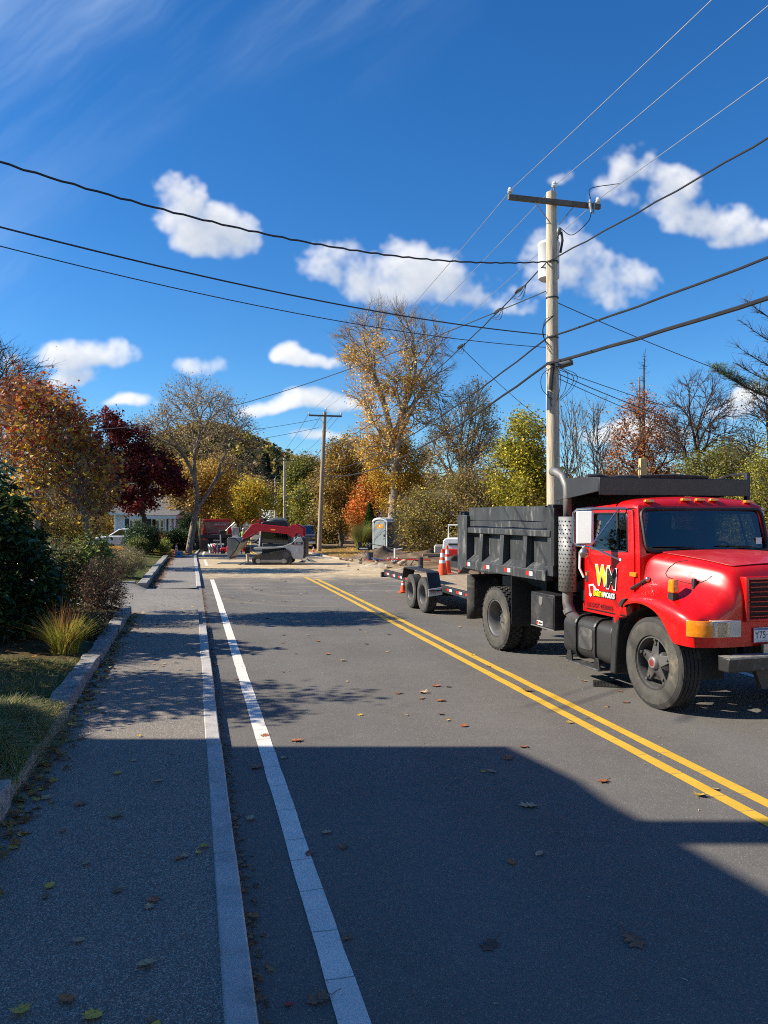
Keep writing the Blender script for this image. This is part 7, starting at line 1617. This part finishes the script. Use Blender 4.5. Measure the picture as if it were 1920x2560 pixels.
# white and red compressor half hidden by the truck
X, Y = (1146 - 960) / FPX * 33, 33; T = thing('towed_compressor', 'white and red towed compressor half hidden behind the dump truck', 'compressor', (X, Y, gz(X, Y)), R(-8))
MB().prism([(-.65, .75), (-.62, 1.12), (-.50, 1.22), (1.0, 1.22), (1.1, .75)], 'y', -.55, .55).build('hood', M_WHT, T, bevel=.04); MB().bb(-.68, 1.1, -.57, .57, .45, .75).build('chassis', M_REFR, T, bevel=.03); wheel(T, -.05, -.62, .27, .27, .18, 'dish'); wheel(T, -.05, .62, .27, .27, .18, 'dish', True)
MB().tube([(-.4, -.4, 1.2), (-.4, -.4, 1.78), (.4, -.4, 1.78), (.4, -.4, 1.2)], .035, 6).build('lifting_frame', M_WHT, T); MB().bb(-.40, .1, -.575, -.552, .92, 1.0).build('vent', M_DARK, T); MB().tube([(-.6, 0, .45), (-1.3, 0, .40)], .05, 6).build('drawbar', M_BLK, T)

# ================================================================ cones, cooler, small things
M_ORG = mat('cone_orange', (.86, .085, .012), .45, var=.08, dirt=(.5, .2, .1), dirt_amt=.25); M_REFL = mat('cone_white', (.80, .80, .78), .4, var=.05)
def cone(label, pos, h, rz=0, slim=1.0, base=M_ORG, group='traffic cones'):
    T = thing('traffic_cone', label, 'cone', pos, rz, group); k = h / .71
    MB().prism(rr_pts(-.18 * k, .18 * k, -.18 * k, .18 * k, .03, 2), 'z', 0, .035).build('base', base, T, bevel=.006)
    rad_ = lambda z: (.135 - (.135 - .03) * (z - .035) / (h - .035)) * k * slim
    def band(z0, z1, o, nm_, m_, cap=False): MB().lathe(([(.001, z1)] if cap else []) + [(rad_(z1) + o, z1), (rad_(z0) + o, z0)], (0, 0, 0), (0, 0, 1), 22).build(nm_, m_, T, smooth=True)
    band(.03, h, 0, 'cone_body', M_ORG, True); band(h * .70, h * .86, .003, 'reflective_collar', M_REFL); band(h * .48, h * .60, .003, 'reflective_collar', M_REFL)
    return T
def trl(x, y, z):   # trailer frame
    c = Vector((1.85, 17.75, 0)); f = Vector((.27, -.963, 0)).normalized(); l = Vector((-f.y, f.x, 0)); return c + f * x + l * y + Vector((0, 0, z))
cone('orange cone with white collars at the front of the pair on the trailer deck', px(1106, 1440, 19.4) * 1, .68, .3, base=M_BLKP)
cone('slimmer cone standing behind the other on the trailer deck', px(1118, 1435, 19.9), .74, .1, .75)
cone('cone mostly hidden behind the dump truck flap on the trailer', trl(1.7, .35, .655), .45, .2)
cone('cone on the road behind the trailer wheels', (*flat(1008, 1482)[:2], flat(1008, 1482)[2] + .004), .45, .2)
cone('lone cone on the far sidewalk beside the blue cooler', (*bx_(441, 44.5), float(prof(44.5)) + .075), .75, .4, .8)
q = bx_(448, 43.2); T = thing('cooler', 'blue cooler with grey lid on the far sidewalk', 'cooler', (q[0], q[1], float(prof(43.2)) + .076), R(15)); MB().box((0, 0, .14), (.42, .34, .28)).build('tub', mat('cooler_blue', (.03, .22, .42), .45), T, bevel=.02); MB().box((0, 0, .305), (.45, .37, .05)).build('lid', mat('cooler_lid', (.30, .34, .38), .5), T, bevel=.015); MB().box((0, -.175, .17), (.12, .012, .05)).build('handle', M_DARK, T)
q = bx_(471, 43.4); tag(MB().sphere((0, 0, .05), .22, 10, (1.4, .8, .28)).build('cement_bag', mat('bag_white', (.62, .60, .55), .8, var=.15, bump=.4), None, (q[0], q[1], float(prof(43.4)) + .076), smooth=True), 'crumpled pale bag lying beside the cooler', 'bag')
q = site(748, 53.5); cone('small orange marker at the foot of the second utility pole', (P2.x - .35, P2.y - .3, gz(P2.x - .35, P2.y - .3)), .45)
# storm drain by the front wheel
a = flat(1519, 1710, .004); T = thing('storm_drain', 'black storm drain grate in the road behind the front wheel', 'grate', a, R(-14)); T.scale = (.72, .72, 1); MB().bb(-.25, .25, -.25, .25, -.02, .004).build('pit', M_DARK, T)
for k in range(9): MB().bb(-.24 + k * .055, -.215 + k * .055, -.24, .24, .004, .008).build('bar', M_BLK, T)
for k in range(4): MB().bb(-.24, .24, -.24 + k * .15, -.215 + k * .15, .003, .007).build('crossbar', M_BLK, T)
# ---- trailer
def trailer():
    f = Vector((.27, -.963, 0)).normalized(); T = thing('equipment_trailer', 'black flatbed trailer with wooden deck hitched behind the dump truck', 'trailer', (1.85, 17.75, 0), math.atan2(f.y, f.x))
    for sg in (-1, 1):
        for x in (-.45, .45): wheel(T, x, sg * 1.06, .39, .39, .23, 'dish', sg > 0)
        MB().prism([(-1.02, .66), (-.86, .90), (-.80, .93), (.80, .93), (.86, .90), (1.02, .52), (.98, .52), (.83, .875), (.78, .905), (-.78, .905), (-.83, .875), (-.98, .66)], 'y', sg * .92, sg * 1.20).build('fender', M_BLK, T)
        MB().bb(-3.6, 2.7, sg * .84, sg * .92, .50, .64).build('side_rail', M_BLK, T, bevel=.006)
        for x in (-3.4, -2.8, -2.2, -1.6, 1.35, 1.9, 2.4):
            st_ = MB().bb(x, x + .15, sg * .921, sg * .924, .555, .605).build('reflective_tape', M_REFR, T); MB().bb(x + .15, x + .30, sg * .921, sg * .924, .555, .605).build('white_half', M_REFW, st_)
        MB().bb(-3.6, -2.0, sg * .84, sg * .92, .64, .67).build('stake_rail', M_BLK, T)
    for k in range(9):
        y = -.83 + k * .185; MB().grid([[(x, yy, .645 + .004 * math.sin(x * 2 + k)) for x in (-3.55, -2, -.5, 1, 2.68)] for yy in (y, y + .178)]).build('plank', M_WOOD, T, solid=.035)
    MB().bb(-3.72, -3.6, -.98, .98, .46, .60).build('rear_bar', M_BLK, T, bevel=.01); MB().bb(-3.5, 2.6, .86, .91, .74, .90).build('far_rail', M_BLK, T)
    for x in (-3.4, -1.2, 1.2, 2.5): MB().bb(x, x + .06, .86, .90, .64, .75).build('rail_post', M_BLK, T)
    for x in (-3.0, -1.5, 0, 1.5): MB().bb(x, x + .08, -.84, .84, .50, .60).build('cross_member', M_BLK, T)
    for x in (-.45, .45): MB().cyl((x, -1.0, .39), (x, 1.0, .39), .045, n=8).build('axle', M_BLK, T)
    MB().tube([(2.7, -.7, .55), (3.75, 0, .55)], .06, 6).tube([(2.7, .7, .55), (3.75, 0, .55)], .06, 6).build('drawbar', M_BLK, T); MB().bb(3.3, 3.4, -.05, .05, .2, .95).build('jack', M_BLK, T)
    pl = MB().box((1.0, -1.06, .50), (.012, .31, .16), (.12, .1, 0)).build('number_plate', M_PLATE, T); text_mesh('plate_number', 'B6670', .10, mat('plate_ink_red', (.28, .03, .04), .5), pl, (1.0 + .010, -1.06, .50), (R(90), 0, R(90)), .001, sx=.85)
    MB().tube([(-3.0, -.3, .72), (-2.8, -.45, .78), (-2.6, -.3, .74), (-2.75, -.15, .80), (-2.95, -.25, .76)], .045, 6).build('chain_heap', mat('chain_heap', (.13, .12, .10), .8, var=.4, bump=.8, bscale=60), T)
trailer()

# ================================================================ people
def person(label, pos, rz, J, shirt, legs, cap, skin=(.42, .25, .17), vest=None):
    """J: joint name -> (x, y, z); one continuous skinned body, cut into colours by region"""
    T = thing('person', label, 'person', pos, rz)
    R_ = dict(pelvis=.15, waist=.145, chest=.17, neck=.062, chin=.075, head=.098, crown=.085, sl=.085, el=.055, wl=.04, hl=.042, sr=.085, er=.055, wr=.04, hr=.042, kl=.075, al=.052, tl=.045, kr=.075, ar=.052, tr=.045, pl=.115, pr=.115)
    E = [('pelvis', 'waist'), ('waist', 'chest'), ('chest', 'neck'), ('neck', 'chin'), ('chin', 'head'), ('head', 'crown'), ('chest', 'sl'), ('sl', 'el'), ('el', 'wl'), ('wl', 'hl'), ('chest', 'sr'), ('sr', 'er'), ('er', 'wr'), ('wr', 'hr'), ('pelvis', 'pl'), ('pl', 'kl'), ('kl', 'al'), ('al', 'tl'), ('pelvis', 'pr'), ('pr', 'kr'), ('kr', 'ar'), ('ar', 'tr')]
    nm_ = list(J); me = bpy.data.meshes.new('body'); me.from_pydata([J[k] for k in nm_], [(nm_.index(a), nm_.index(b)) for a, b in E], [])
    o = bpy.data.objects.new('body_tmp', me); COL.objects.link(o); o.modifiers.new('skin', 'SKIN'); sv = me.skin_vertices[0].data
    for i, k in enumerate(nm_): sv[i].radius = (R_[k], R_[k] * (.72 if k in ('waist', 'chest', 'pelvis') else 1)); sv[i].use_root = (k == 'pelvis')
    s = o.modifiers.new('sub', 'SUBSURF'); s.levels = 2; s.render_levels = 2
    me2 = bpy.data.meshes.new_from_object(o.evaluated_get(bpy.context.evaluated_depsgraph_get())); bpy.data.objects.remove(o)
    sk = mat('skin_tone', skin, .5); me2.materials.clear()
    for m_ in (shirt, legs, sk, mat('work_boot', (.10, .065, .04), .7), cap): me2.materials.append(m_)
    seg = [(Vector(J[a]), Vector(J[b]), 0 if a in ('waist', 'sl', 'sr', 'el', 'er') or (a == 'chest' and b != 'neck') else (2 if a in ('chest', 'neck', 'chin', 'wl', 'wr') else (4 if a == 'head' else (1 if a in ('pelvis', 'pl', 'pr', 'kl', 'kr') else 3)))) for a, b in E]
    seg = [(a, b, 1 if (a == Vector(J['pelvis']) and b == Vector(J['waist'])) else c) for a, b, c in seg]
    for p in me2.polygons:
        c = p.center; best = (9, 0)
        for a, b, mi in seg:
            d = b - a; t = max(0, min(1, (c - a).dot(d) / max(d.length_squared, 1e-6))); dd = (a + d * t - c).length
            if dd < best[0]: best = (dd, mi)
        p.material_index = best[1]; p.use_smooth = True
    b = bpy.data.objects.new('body', me2); COL.objects.link(b); b.parent = T
    h = Vector(J['head']); f = Vector((0, -1, 0))
    MB().sphere(h + Vector((0, -.105, -.02)), .02, 8, (.8, 1.2, 1.2)).build('nose', sk, b, smooth=True)
    for sg in (-1, 1): MB().sphere(h + Vector((sg * .036, -.088, .015)), .012, 8).build('eye', M_INK, b, smooth=True); MB().sphere(h + Vector((sg * .098, 0, -.01)), .024, 8, (.4, .8, 1.2)).build('ear', sk, b, smooth=True)
    MB().box(h + Vector((0, -.088, -.055)), (.045, .012, .01)).build('mouth', mat('lips', (.30, .12, .10), .5), b, bevel=.003)
    MB().lathe([(.001, .125), (.06, .115), (.10, .06), (.112, .02), (.108, .015)], h, (0, 0, 1), 18).prism([(-.08, -.08), (.08, -.08), (.06, -.19), (-.06, -.19)], 'z', h.z + .02, h.z + .032).build('cap', cap, T, smooth=True)
    for hk, wk in (('hl', 'wl'), ('hr', 'wr')):
        hp, wp = Vector(J[hk]), Vector(J[wk]); d = (hp - wp).normalized(); u = d.orthogonal().normalized(); w = d.cross(u); fg = MB()
        for k in range(4): q = hp + u * (.026 - .017 * k); L = (.07, .08, .075, .06)[k]; fg.tube([q, q + d * L * .6, q + d * L * .85 - w * .02, q + d * L - w * .045], [.010, .0095, .009, .007], 6)
        fg.tube([hp - d * .03 + u * .035, hp + u * .06 + d * .01, hp + u * .065 + d * .04 - w * .02], [.011, .010, .008], 6); fg.build('fingers', sk, b, smooth=True)
    if vest:
        ch, wa = Vector(J['chest']), Vector(J['waist']); pv = Vector(J['pelvis'])
        rows = [[(c.x + rx * math.cos(a), c.y + ry * math.sin(a), c.z + dz) for a in [2 * math.pi * k / 18 for k in range(18)]] for c, rx, ry, dz in ((pv, .19, .15, .04), (wa, .185, .145, 0), (ch, .21, .15, -.04), (ch, .20, .14, .06), (ch, .12, .11, .13))]
        v = MB().grid(rows, True).build('vest', vest, T, smooth=True)
        MB().lathe([(.0, 0)], (0, 0, 0), (0, 0, 1), 3) if False else None
        MB().grid([[(wa.x + .192 * math.cos(a), wa.y + .152 * math.sin(a), wa.z + z) for a in [2 * math.pi * k / 18 for k in range(18)]] for z in (.02, .07)], True).build('reflective_stripe', M_REFL, v, smooth=True)
    return T
stand = dict(pelvis=(0, 0, .95), waist=(0, .01, 1.12), chest=(0, .02, 1.38), neck=(0, .01, 1.50), chin=(0, -.01, 1.57), head=(0, -.02, 1.64), crown=(0, -.01, 1.70), sl=(.19, .02, 1.42), el=(.26, .03, 1.14), wl=(.24, -.12, .92), hl=(.23, -.16, .85), sr=(-.19, .02, 1.42), er=(-.27, .04, 1.14), wr=(-.20, -.16, 1.0), hr=(-.14, -.22, .98), pl=(.10, 0, .88), kl=(.12, -.02, .50), al=(.13, .02, .09), tl=(.14, -.13, .05), pr=(-.10, 0, .88), kr=(-.13, -.03, .50), ar=(-.15, .02, .09), tr=(-.17, -.13, .05))
person('worker in a yellow safety vest standing behind the loader bucket', site(609, 51), R(20), stand, mat('grey_shirt', (.10, .10, .11), .8), mat('jeans', (.05, .07, .13), .85), mat('white_cap', (.50, .50, .50), .6), vest=mat('hi_vis', (.55, .85, .05), .6))
lean = dict(stand); lean.update(waist=(0, -.10, 1.10), chest=(0, -.28, 1.30), neck=(0, -.38, 1.40), chin=(0, -.43, 1.45), head=(0, -.48, 1.51), crown=(0, -.49, 1.57), sl=(.19, -.28, 1.33), el=(.24, -.50, 1.10), wl=(.18, -.72, 1.0), hl=(.16, -.79, .98), sr=(-.19, -.28, 1.33), er=(-.24, -.50, 1.10), wr=(-.18, -.72, 1.0), hr=(-.16, -.79, .98), kl=(.12, -.08, .5), kr=(-.13, .06, .5), al=(.13, -.02, .09), ar=(-.15, .16, .09), tl=(.14, -.17, .05), tr=(-.17, .02, .05))
person('worker in navy top and jeans leaning on the tamping rammer', (site(622, 37.9)[0] + .98, 37.9, site(622, 37.9)[2]), R(-90), lean, mat('navy_shirt', (.025, .03, .06), .8), mat('jeans', (.05, .07, .13), .85), mat('dark_cap', (.03, .03, .035), .7))

# ================================================================ houses and cars on the left
M_SIDE = mat('white_siding', (.72, .74, .76), .6, var=.05); M_SHING = mat('grey_shingles', (.13, .125, .12), .9, var=.3, scale=6, bump=.6); M_SHUT = mat('dark_shutter', (.02, .03, .04), .6); M_PANE = glass_mat('house_pane', (.08, .10, .11), .25)
def clapboard(name, parent, x0, x1, y, z0, z1, m, step=.13, holes=()):
    """overlapping boards on a wall facing -y; returns nothing, each board a part"""
    z = z0
    while z < z1 - .02:
        zt = min(z + step, z1); cuts = [(a, b) for a, b, c, d in holes if c < zt - .01 and d > z + .01]; xs = x0
        for a, b in sorted(cuts) + [(x1, None)]:
            if a > xs + .02: MB().add([(xs, y - .018, z), (a, y - .018, z), (a, y - .002, zt), (xs, y - .002, zt), (xs, y, z), (a, y, z)], [(0, 1, 2, 3), (0, 4, 5, 1)]).build(name, m, parent)
            if b is not None: xs = b
        z = zt
def window(parent, x, y, z, w, h, shutter=True):
    f = MB()
    for a in ((x - w / 2 - .06, x - w / 2, z - .06, z + h + .06), (x + w / 2, x + w / 2 + .06, z - .06, z + h + .06), (x - w / 2, x + w / 2, z + h, z + h + .06), (x - w / 2, x + w / 2, z - .06, z), (x - w / 2, x + w / 2, z + h / 2 - .02, z + h / 2 + .02)): f.bb(a[0], a[1], y - .05, y + .0, a[2], a[3])
    fr = f.build('window', M_WHT, parent); MB().bb(x - w / 2, x + w / 2, y - .022, y - .018, z, z + h).build('pane', M_PANE, fr); MB().bb(x - w / 2, x + w / 2, y - .012, y - .004, z, z + h).build('curtain', M_DARK, fr)
    if shutter:
        for sg in (-1, 1): MB().bb(x + sg * (w / 2 + .08), x + sg * (w / 2 + .42), y - .045, y - .02, z - .05, z + h + .05).build('shutter', M_SHUT, fr)
def white_house():
    Y = 64; x0 = (285 - 960) / FPX * Y; x1 = (430 - 960) / FPX * Y; z0 = gz((x0 + x1) / 2, Y) - .1; T = thing('white_house', 'white sided house with a columned porch half hidden by the crimson maple', 'house', (x0, Y, z0)); W = x1 - x0
    MB().bb(0, W, .002, 8, -.3, 3.0).build('wall', M_SIDE, T)
    hs = [(1.35, 2.25, 1.0, 2.4), (3.2, 4.1, 1.0, 2.4)]
    clapboard('clapboard', T, 0, W, 0, .25, 3.0, M_SIDE, .16, hs)
    for a, b, c, d in hs: window(T, (a + b) / 2, 0, c, b - a, d - c)
    rf = MB().prism([(-.5, 2.95), (4, 5.6), (8.5, 2.95), (8.5, 2.8), (4, 5.4), (-.5, 2.8)], 'x', -.4, W + .4).build('roof', M_SHING, T); MB().prism([(0, 2.99), (8, 2.99), (4, 5.35)], 'x', .05, W - .05).build('gable', M_SIDE, T)
    MB().bb(-.4, W + .4, -.56, -.48, 2.78, 2.96).build('fascia', M_WHT, rf)
    p = MB().bb(W - 2.6, W + .9, -2.2, -.03, -.3, .45).build('porch', mat('porch_grey', (.35, .36, .37), .7), T)
    for x in (W - 2.5, W - .4, W + .05, W + .45, W + .8): MB().bb(x - .07, x + .07, -2.15, -2.01, .45, 2.45).build('column', M_WHT, p, bevel=.01)
    MB().bb(W - 2.7, W + 1.0, -2.4, -.05, 2.45, 2.75).build('porch_beam', M_WHT, p); MB().prism([(-2.5, 2.75), (0, 3.2), (0, 2.76)], 'x', W - 2.8, W + 1.1).build('porch_roof', M_SHING, p)
    MB().bb(W - 2.5, W - .4, -2.12, -2.06, 1.25, 1.33).bb(W - 2.5, W - .4, -2.12, -2.06, .55, .61).build('rail', M_WHT, p)
    for k in range(12): MB().bb(W - 2.4 + k * .165, W - 2.35 + k * .165, -2.11, -2.07, .61, 1.25).build('baluster', M_WHT, p)
    MB().tube([(W + .85, -2.0, 1.3), (W + 1.9, -2.0, .4)], .05, 4).build('stair_rail', M_WHT, p)
    for k in range(3): MB().bb(W + .9 + k * .3, W + 1.2 + k * .3, -2.2, -1.0, -.3, .30 - k * .15).build('step', MATS['porch_grey'], p)
white_house()
def sedan():
    Y = 55; X = (318 - 960) / FPX * Y; z = gz(X, Y); T = thing('parked_car', 'white car parked in front of the white house behind the dark bush', 'car', (X, Y, z + .02), R(6)); c = mat('car_white', (.72, .73, .74), .28, coat=.5)
    MB().prism([(-2.2, .35), (-2.25, .70), (-1.9, .86), (-1.1, .95), (1.9, .98), (2.2, .85), (2.25, .4), (2.1, .30)], 'y', -.88, .88).build('body', c, T, bevel=.09, bseg=3)
    MB().prism([(-1.15, .94), (-.45, 1.40), (-.2, 1.46), (1.2, 1.45), (1.9, .97)], 'y', -.74, .74).build('roof', c, T, bevel=.06)
    for sg in (-1, 1):
        MB().prism([(-.95, .98), (-.38, 1.36), (.40, 1.38), (.40, .98)], 'y', sg * .745, sg * .75).build('window', glass_mat('car_glass', (.05, .07, .07), .2), T); MB().prism([(.46, .98), (.46, 1.38), (1.12, 1.37), (1.65, .99)], 'y', sg * .745, sg * .75).build('window', MATS['car_glass'], T)
        for x in (-1.4, 1.4): wheel(T, x, sg * .80, .32, .32, .20, 'dish', sg > 0)
    MB().add([(-1.12, -.66, .975), (-1.12, .66, .975), (-.47, .62, 1.405), (-.47, -.62, 1.405)], [(0, 1, 2, 3)]).build('windshield', MATS['car_glass'], T, solid=.01, off=1)
    for sg in (-1, 1): MB().sphere((-2.2, sg * .62, .66), .12, 10, (.5, 1.3, .6)).build('headlight', M_LENS, T, smooth=True)
sedan()
def gable_house(name, label, x, Y, w, d, h, rise, rz, m):
    X = (x - 960) / FPX * Y; z = gz(X, Y); T = thing(name, label, 'house', (X, Y, z - .2), rz)
    MB().bb(-w / 2, w / 2, 0, d, 0, h).build('wall', m, T); MB().prism([(-w / 2, h), (w / 2, h), (0, h + rise)], 'y', .002, d - .002).build('gable', m, T)
    for sg in (-1, 1): MB().prism([(0, h + rise + .15), (0, h + rise), (sg * (w / 2 + .4), h - .25), (sg * (w / 2 + .4), h - .10)], 'y', -.4, d + .4).build('roof', M_SHING, T)
    for k in (-1, 1): MB().prism([(0, h + rise + .12), (0, h + rise - .12), (k * (w / 2 + .4), h - .38), (k * (w / 2 + .4), h - .14)], 'y', -.46, -.41).build('barge_board', M_WHT, T)
    for x_ in (-w * .25, w * .25): window(T, x_, -.002, h * .35, .9, 1.3, False)
    window(T, 0, -.002, h + rise * .15, .8, 1.0, False)
gable_house('white_house', 'small white gabled house far down the road behind the loader', 664, 185, 7.5, 8, 3.2, 3.6, R(-30), M_SIDE)
gable_house('grey_house', 'grey roofed house glimpsed through the thicket behind the toilet', 1120, 72, 9, 7, 2.8, 2.2, R(80), mat('tan_siding', (.35, .31, .26), .7))
# mailbox on the far left verge
q = bx_(505, 60); T = thing('mailbox', 'blue grey mailbox on a post left of the red truck', 'mailbox', (q[0], q[1], gz(*q))); MB().bb(-.05, .05, -.05, .05, -.1, 1.05).build('post', M_POLEB, T); MB().prism([(-.1, 1.05), (.1, 1.05), (.1, 1.22), (.06, 1.29), (-.06, 1.29), (-.1, 1.22)], 'y', -.25, .25).build('box', mat('mailbox_blue', (.16, .20, .26), .5), T)
# ---- the photographer's side: house whose shadow covers the foreground, and trees behind the camera
def corner_house():
    T = thing('corner_house', 'two storey house left of the camera whose shadow covers the near road', 'house', (-7.0, 0, 0)); z = lambda X: (X + 7.0) * math.tan(R(SUN_EL)); m = mat('cream_siding', (.55, .52, .45), .7)
    ze, zr = z(1.22), z(1.75); yr, yl = 4.9, 7.0
    zg = zr
    prof_ = [(-6.5, -.3), (7.0, -.3), (7.0, z(1.0) - .1), (7.15, z(1.18)), (6.55, z(1.46)), (6.2, z(1.62)), (5.25, z(1.82)), (4.75, z(2.02)), (4.2, z(2.30)), (2.6, z(2.9)), (-1, z(2.2)), (-6.2, z(1.0)), (-6.5, z(1.0) - .2)]
    MB().prism(prof_, 'x', -8.0, -.02).build('wall', m, T)
    MB().prism([(7.15, z(1.18) - .1), (7.15, z(1.18)), (2.6, z(2.9)), (-6.5, z(1.0)), (-6.5, z(1.0) - .1), (2.6, z(2.9) - .1)], 'x', -8.2, -.01).build('roof', M_SHING, T)
    MB().prism([(5.42, z(1.7)), (5.42, z(3.6)), (5.02, z(3.6)), (5.02, z(1.7))], 'x', -.45, -.03).build('chimney', mat('chimney_brick', (.28, .11, .07), .9, var=.25, scale=12, bump=.6), T)
    for y_ in (-3, 0, 3, 5.6):
        for zz in (.9, 3.4):
            w = MB().bb(0, .03, y_ - .45, y_ + .45, zz, zz + 1.3).build('window', M_WHT, T); MB().bb(.031, .035, y_ - .38, y_ + .38, zz + .07, zz + 1.23).build('pane', M_PANE, w)
corner_house()
def added_bounce_house():  # unseen house, added so its sunlit wall bounces light into the shaded road
    """unseen house added on the right to lift the road shade; its sunlit wall throws light back on the road"""
    T = thing('added_bounce_house', 'white house added out of view on the right to bounce light onto the road', 'house', (17.5, -3.0, gz(17.5, -3) - .1))
    MB().bb(0, 8, -6, 6, 0, 5.6).build('wall', M_SIDE, T); MB().prism([(-6.4, 5.5), (0, 8.6), (6.4, 5.5)], 'x', -.4, 8.4).build('roof', M_SHING, T)
    for y_ in (-4, -1.4, 1.4, 4):
        for zz in (.9, 3.5):
            w = MB().bb(-.03, 0, y_ - .5, y_ + .5, zz, zz + 1.4).build('window', M_WHT, T); MB().bb(-.036, -.031, y_ - .42, y_ + .42, zz + .08, zz + 1.32).build('pane', M_PANE, w)
    MB().bb(-.04, 0, -.45, .45, 0, 2.1).build('door', M_SHUT, T)
added_bounce_house()
# ---- trees across the street behind the camera (they show in the windshield and the paint)
def behind():
    src = [o for o in bpy.data.objects if o.parent is None and o.name.split('.')[0] in ('oak_tree', 'thicket_tree', 'shade_tree', 'hardwood_tree')]
    rr = random.Random(3); spots = [(9, -16), (15, -20), (21, -14), (27, -22), (3, -24), (-6, -26), (33, -8), (19, -30), (9, -34), (-14, -22), (38, 4), (30, -34)]
    for k, (x, y) in enumerate(spots):
        c = copy_tree(src[k % len(src)]); c.location = (x, y, gz(x, y) - .1); c.rotation_euler = (0, 0, rr.uniform(0, 6.28)); s = rr.uniform(.8, 1.15); c.scale = (s, s, s)
        c['label'] = 'autumn tree across the street behind the camera'; c['group'] = 'trees behind the camera'
behind()

def right_side():
    """the wood goes on to the right of the picture"""
    src = [o for o in bpy.data.objects if o.parent is None and o.name.split('.')[0] in ('oak_tree', 'thicket_tree', 'green_shrub', 'thicket_shrub', 'brush') and o.get('group') is None]
    rr = random.Random(5)
    for k, (x, y) in enumerate([(19, 31), (24, 36), (23, 28), (29, 33), (26, 44), (34, 40), (33, 27), (40, 34), (21, 24), (38, 22), (30, 52), (46, 44), (27, 20), (44, 28)]):
        c = copy_tree(src[(k * 3) % len(src)]); c.location = (x, y, gz(x, y) - .1); c.rotation_euler = (0, 0, rr.uniform(0, 6.28)); s = rr.uniform(.8, 1.1); c.scale = (s, s, s)
        c['label'] = 'autumn growth at the right beyond the picture'; c['group'] = 'growth right of the picture'
right_side()
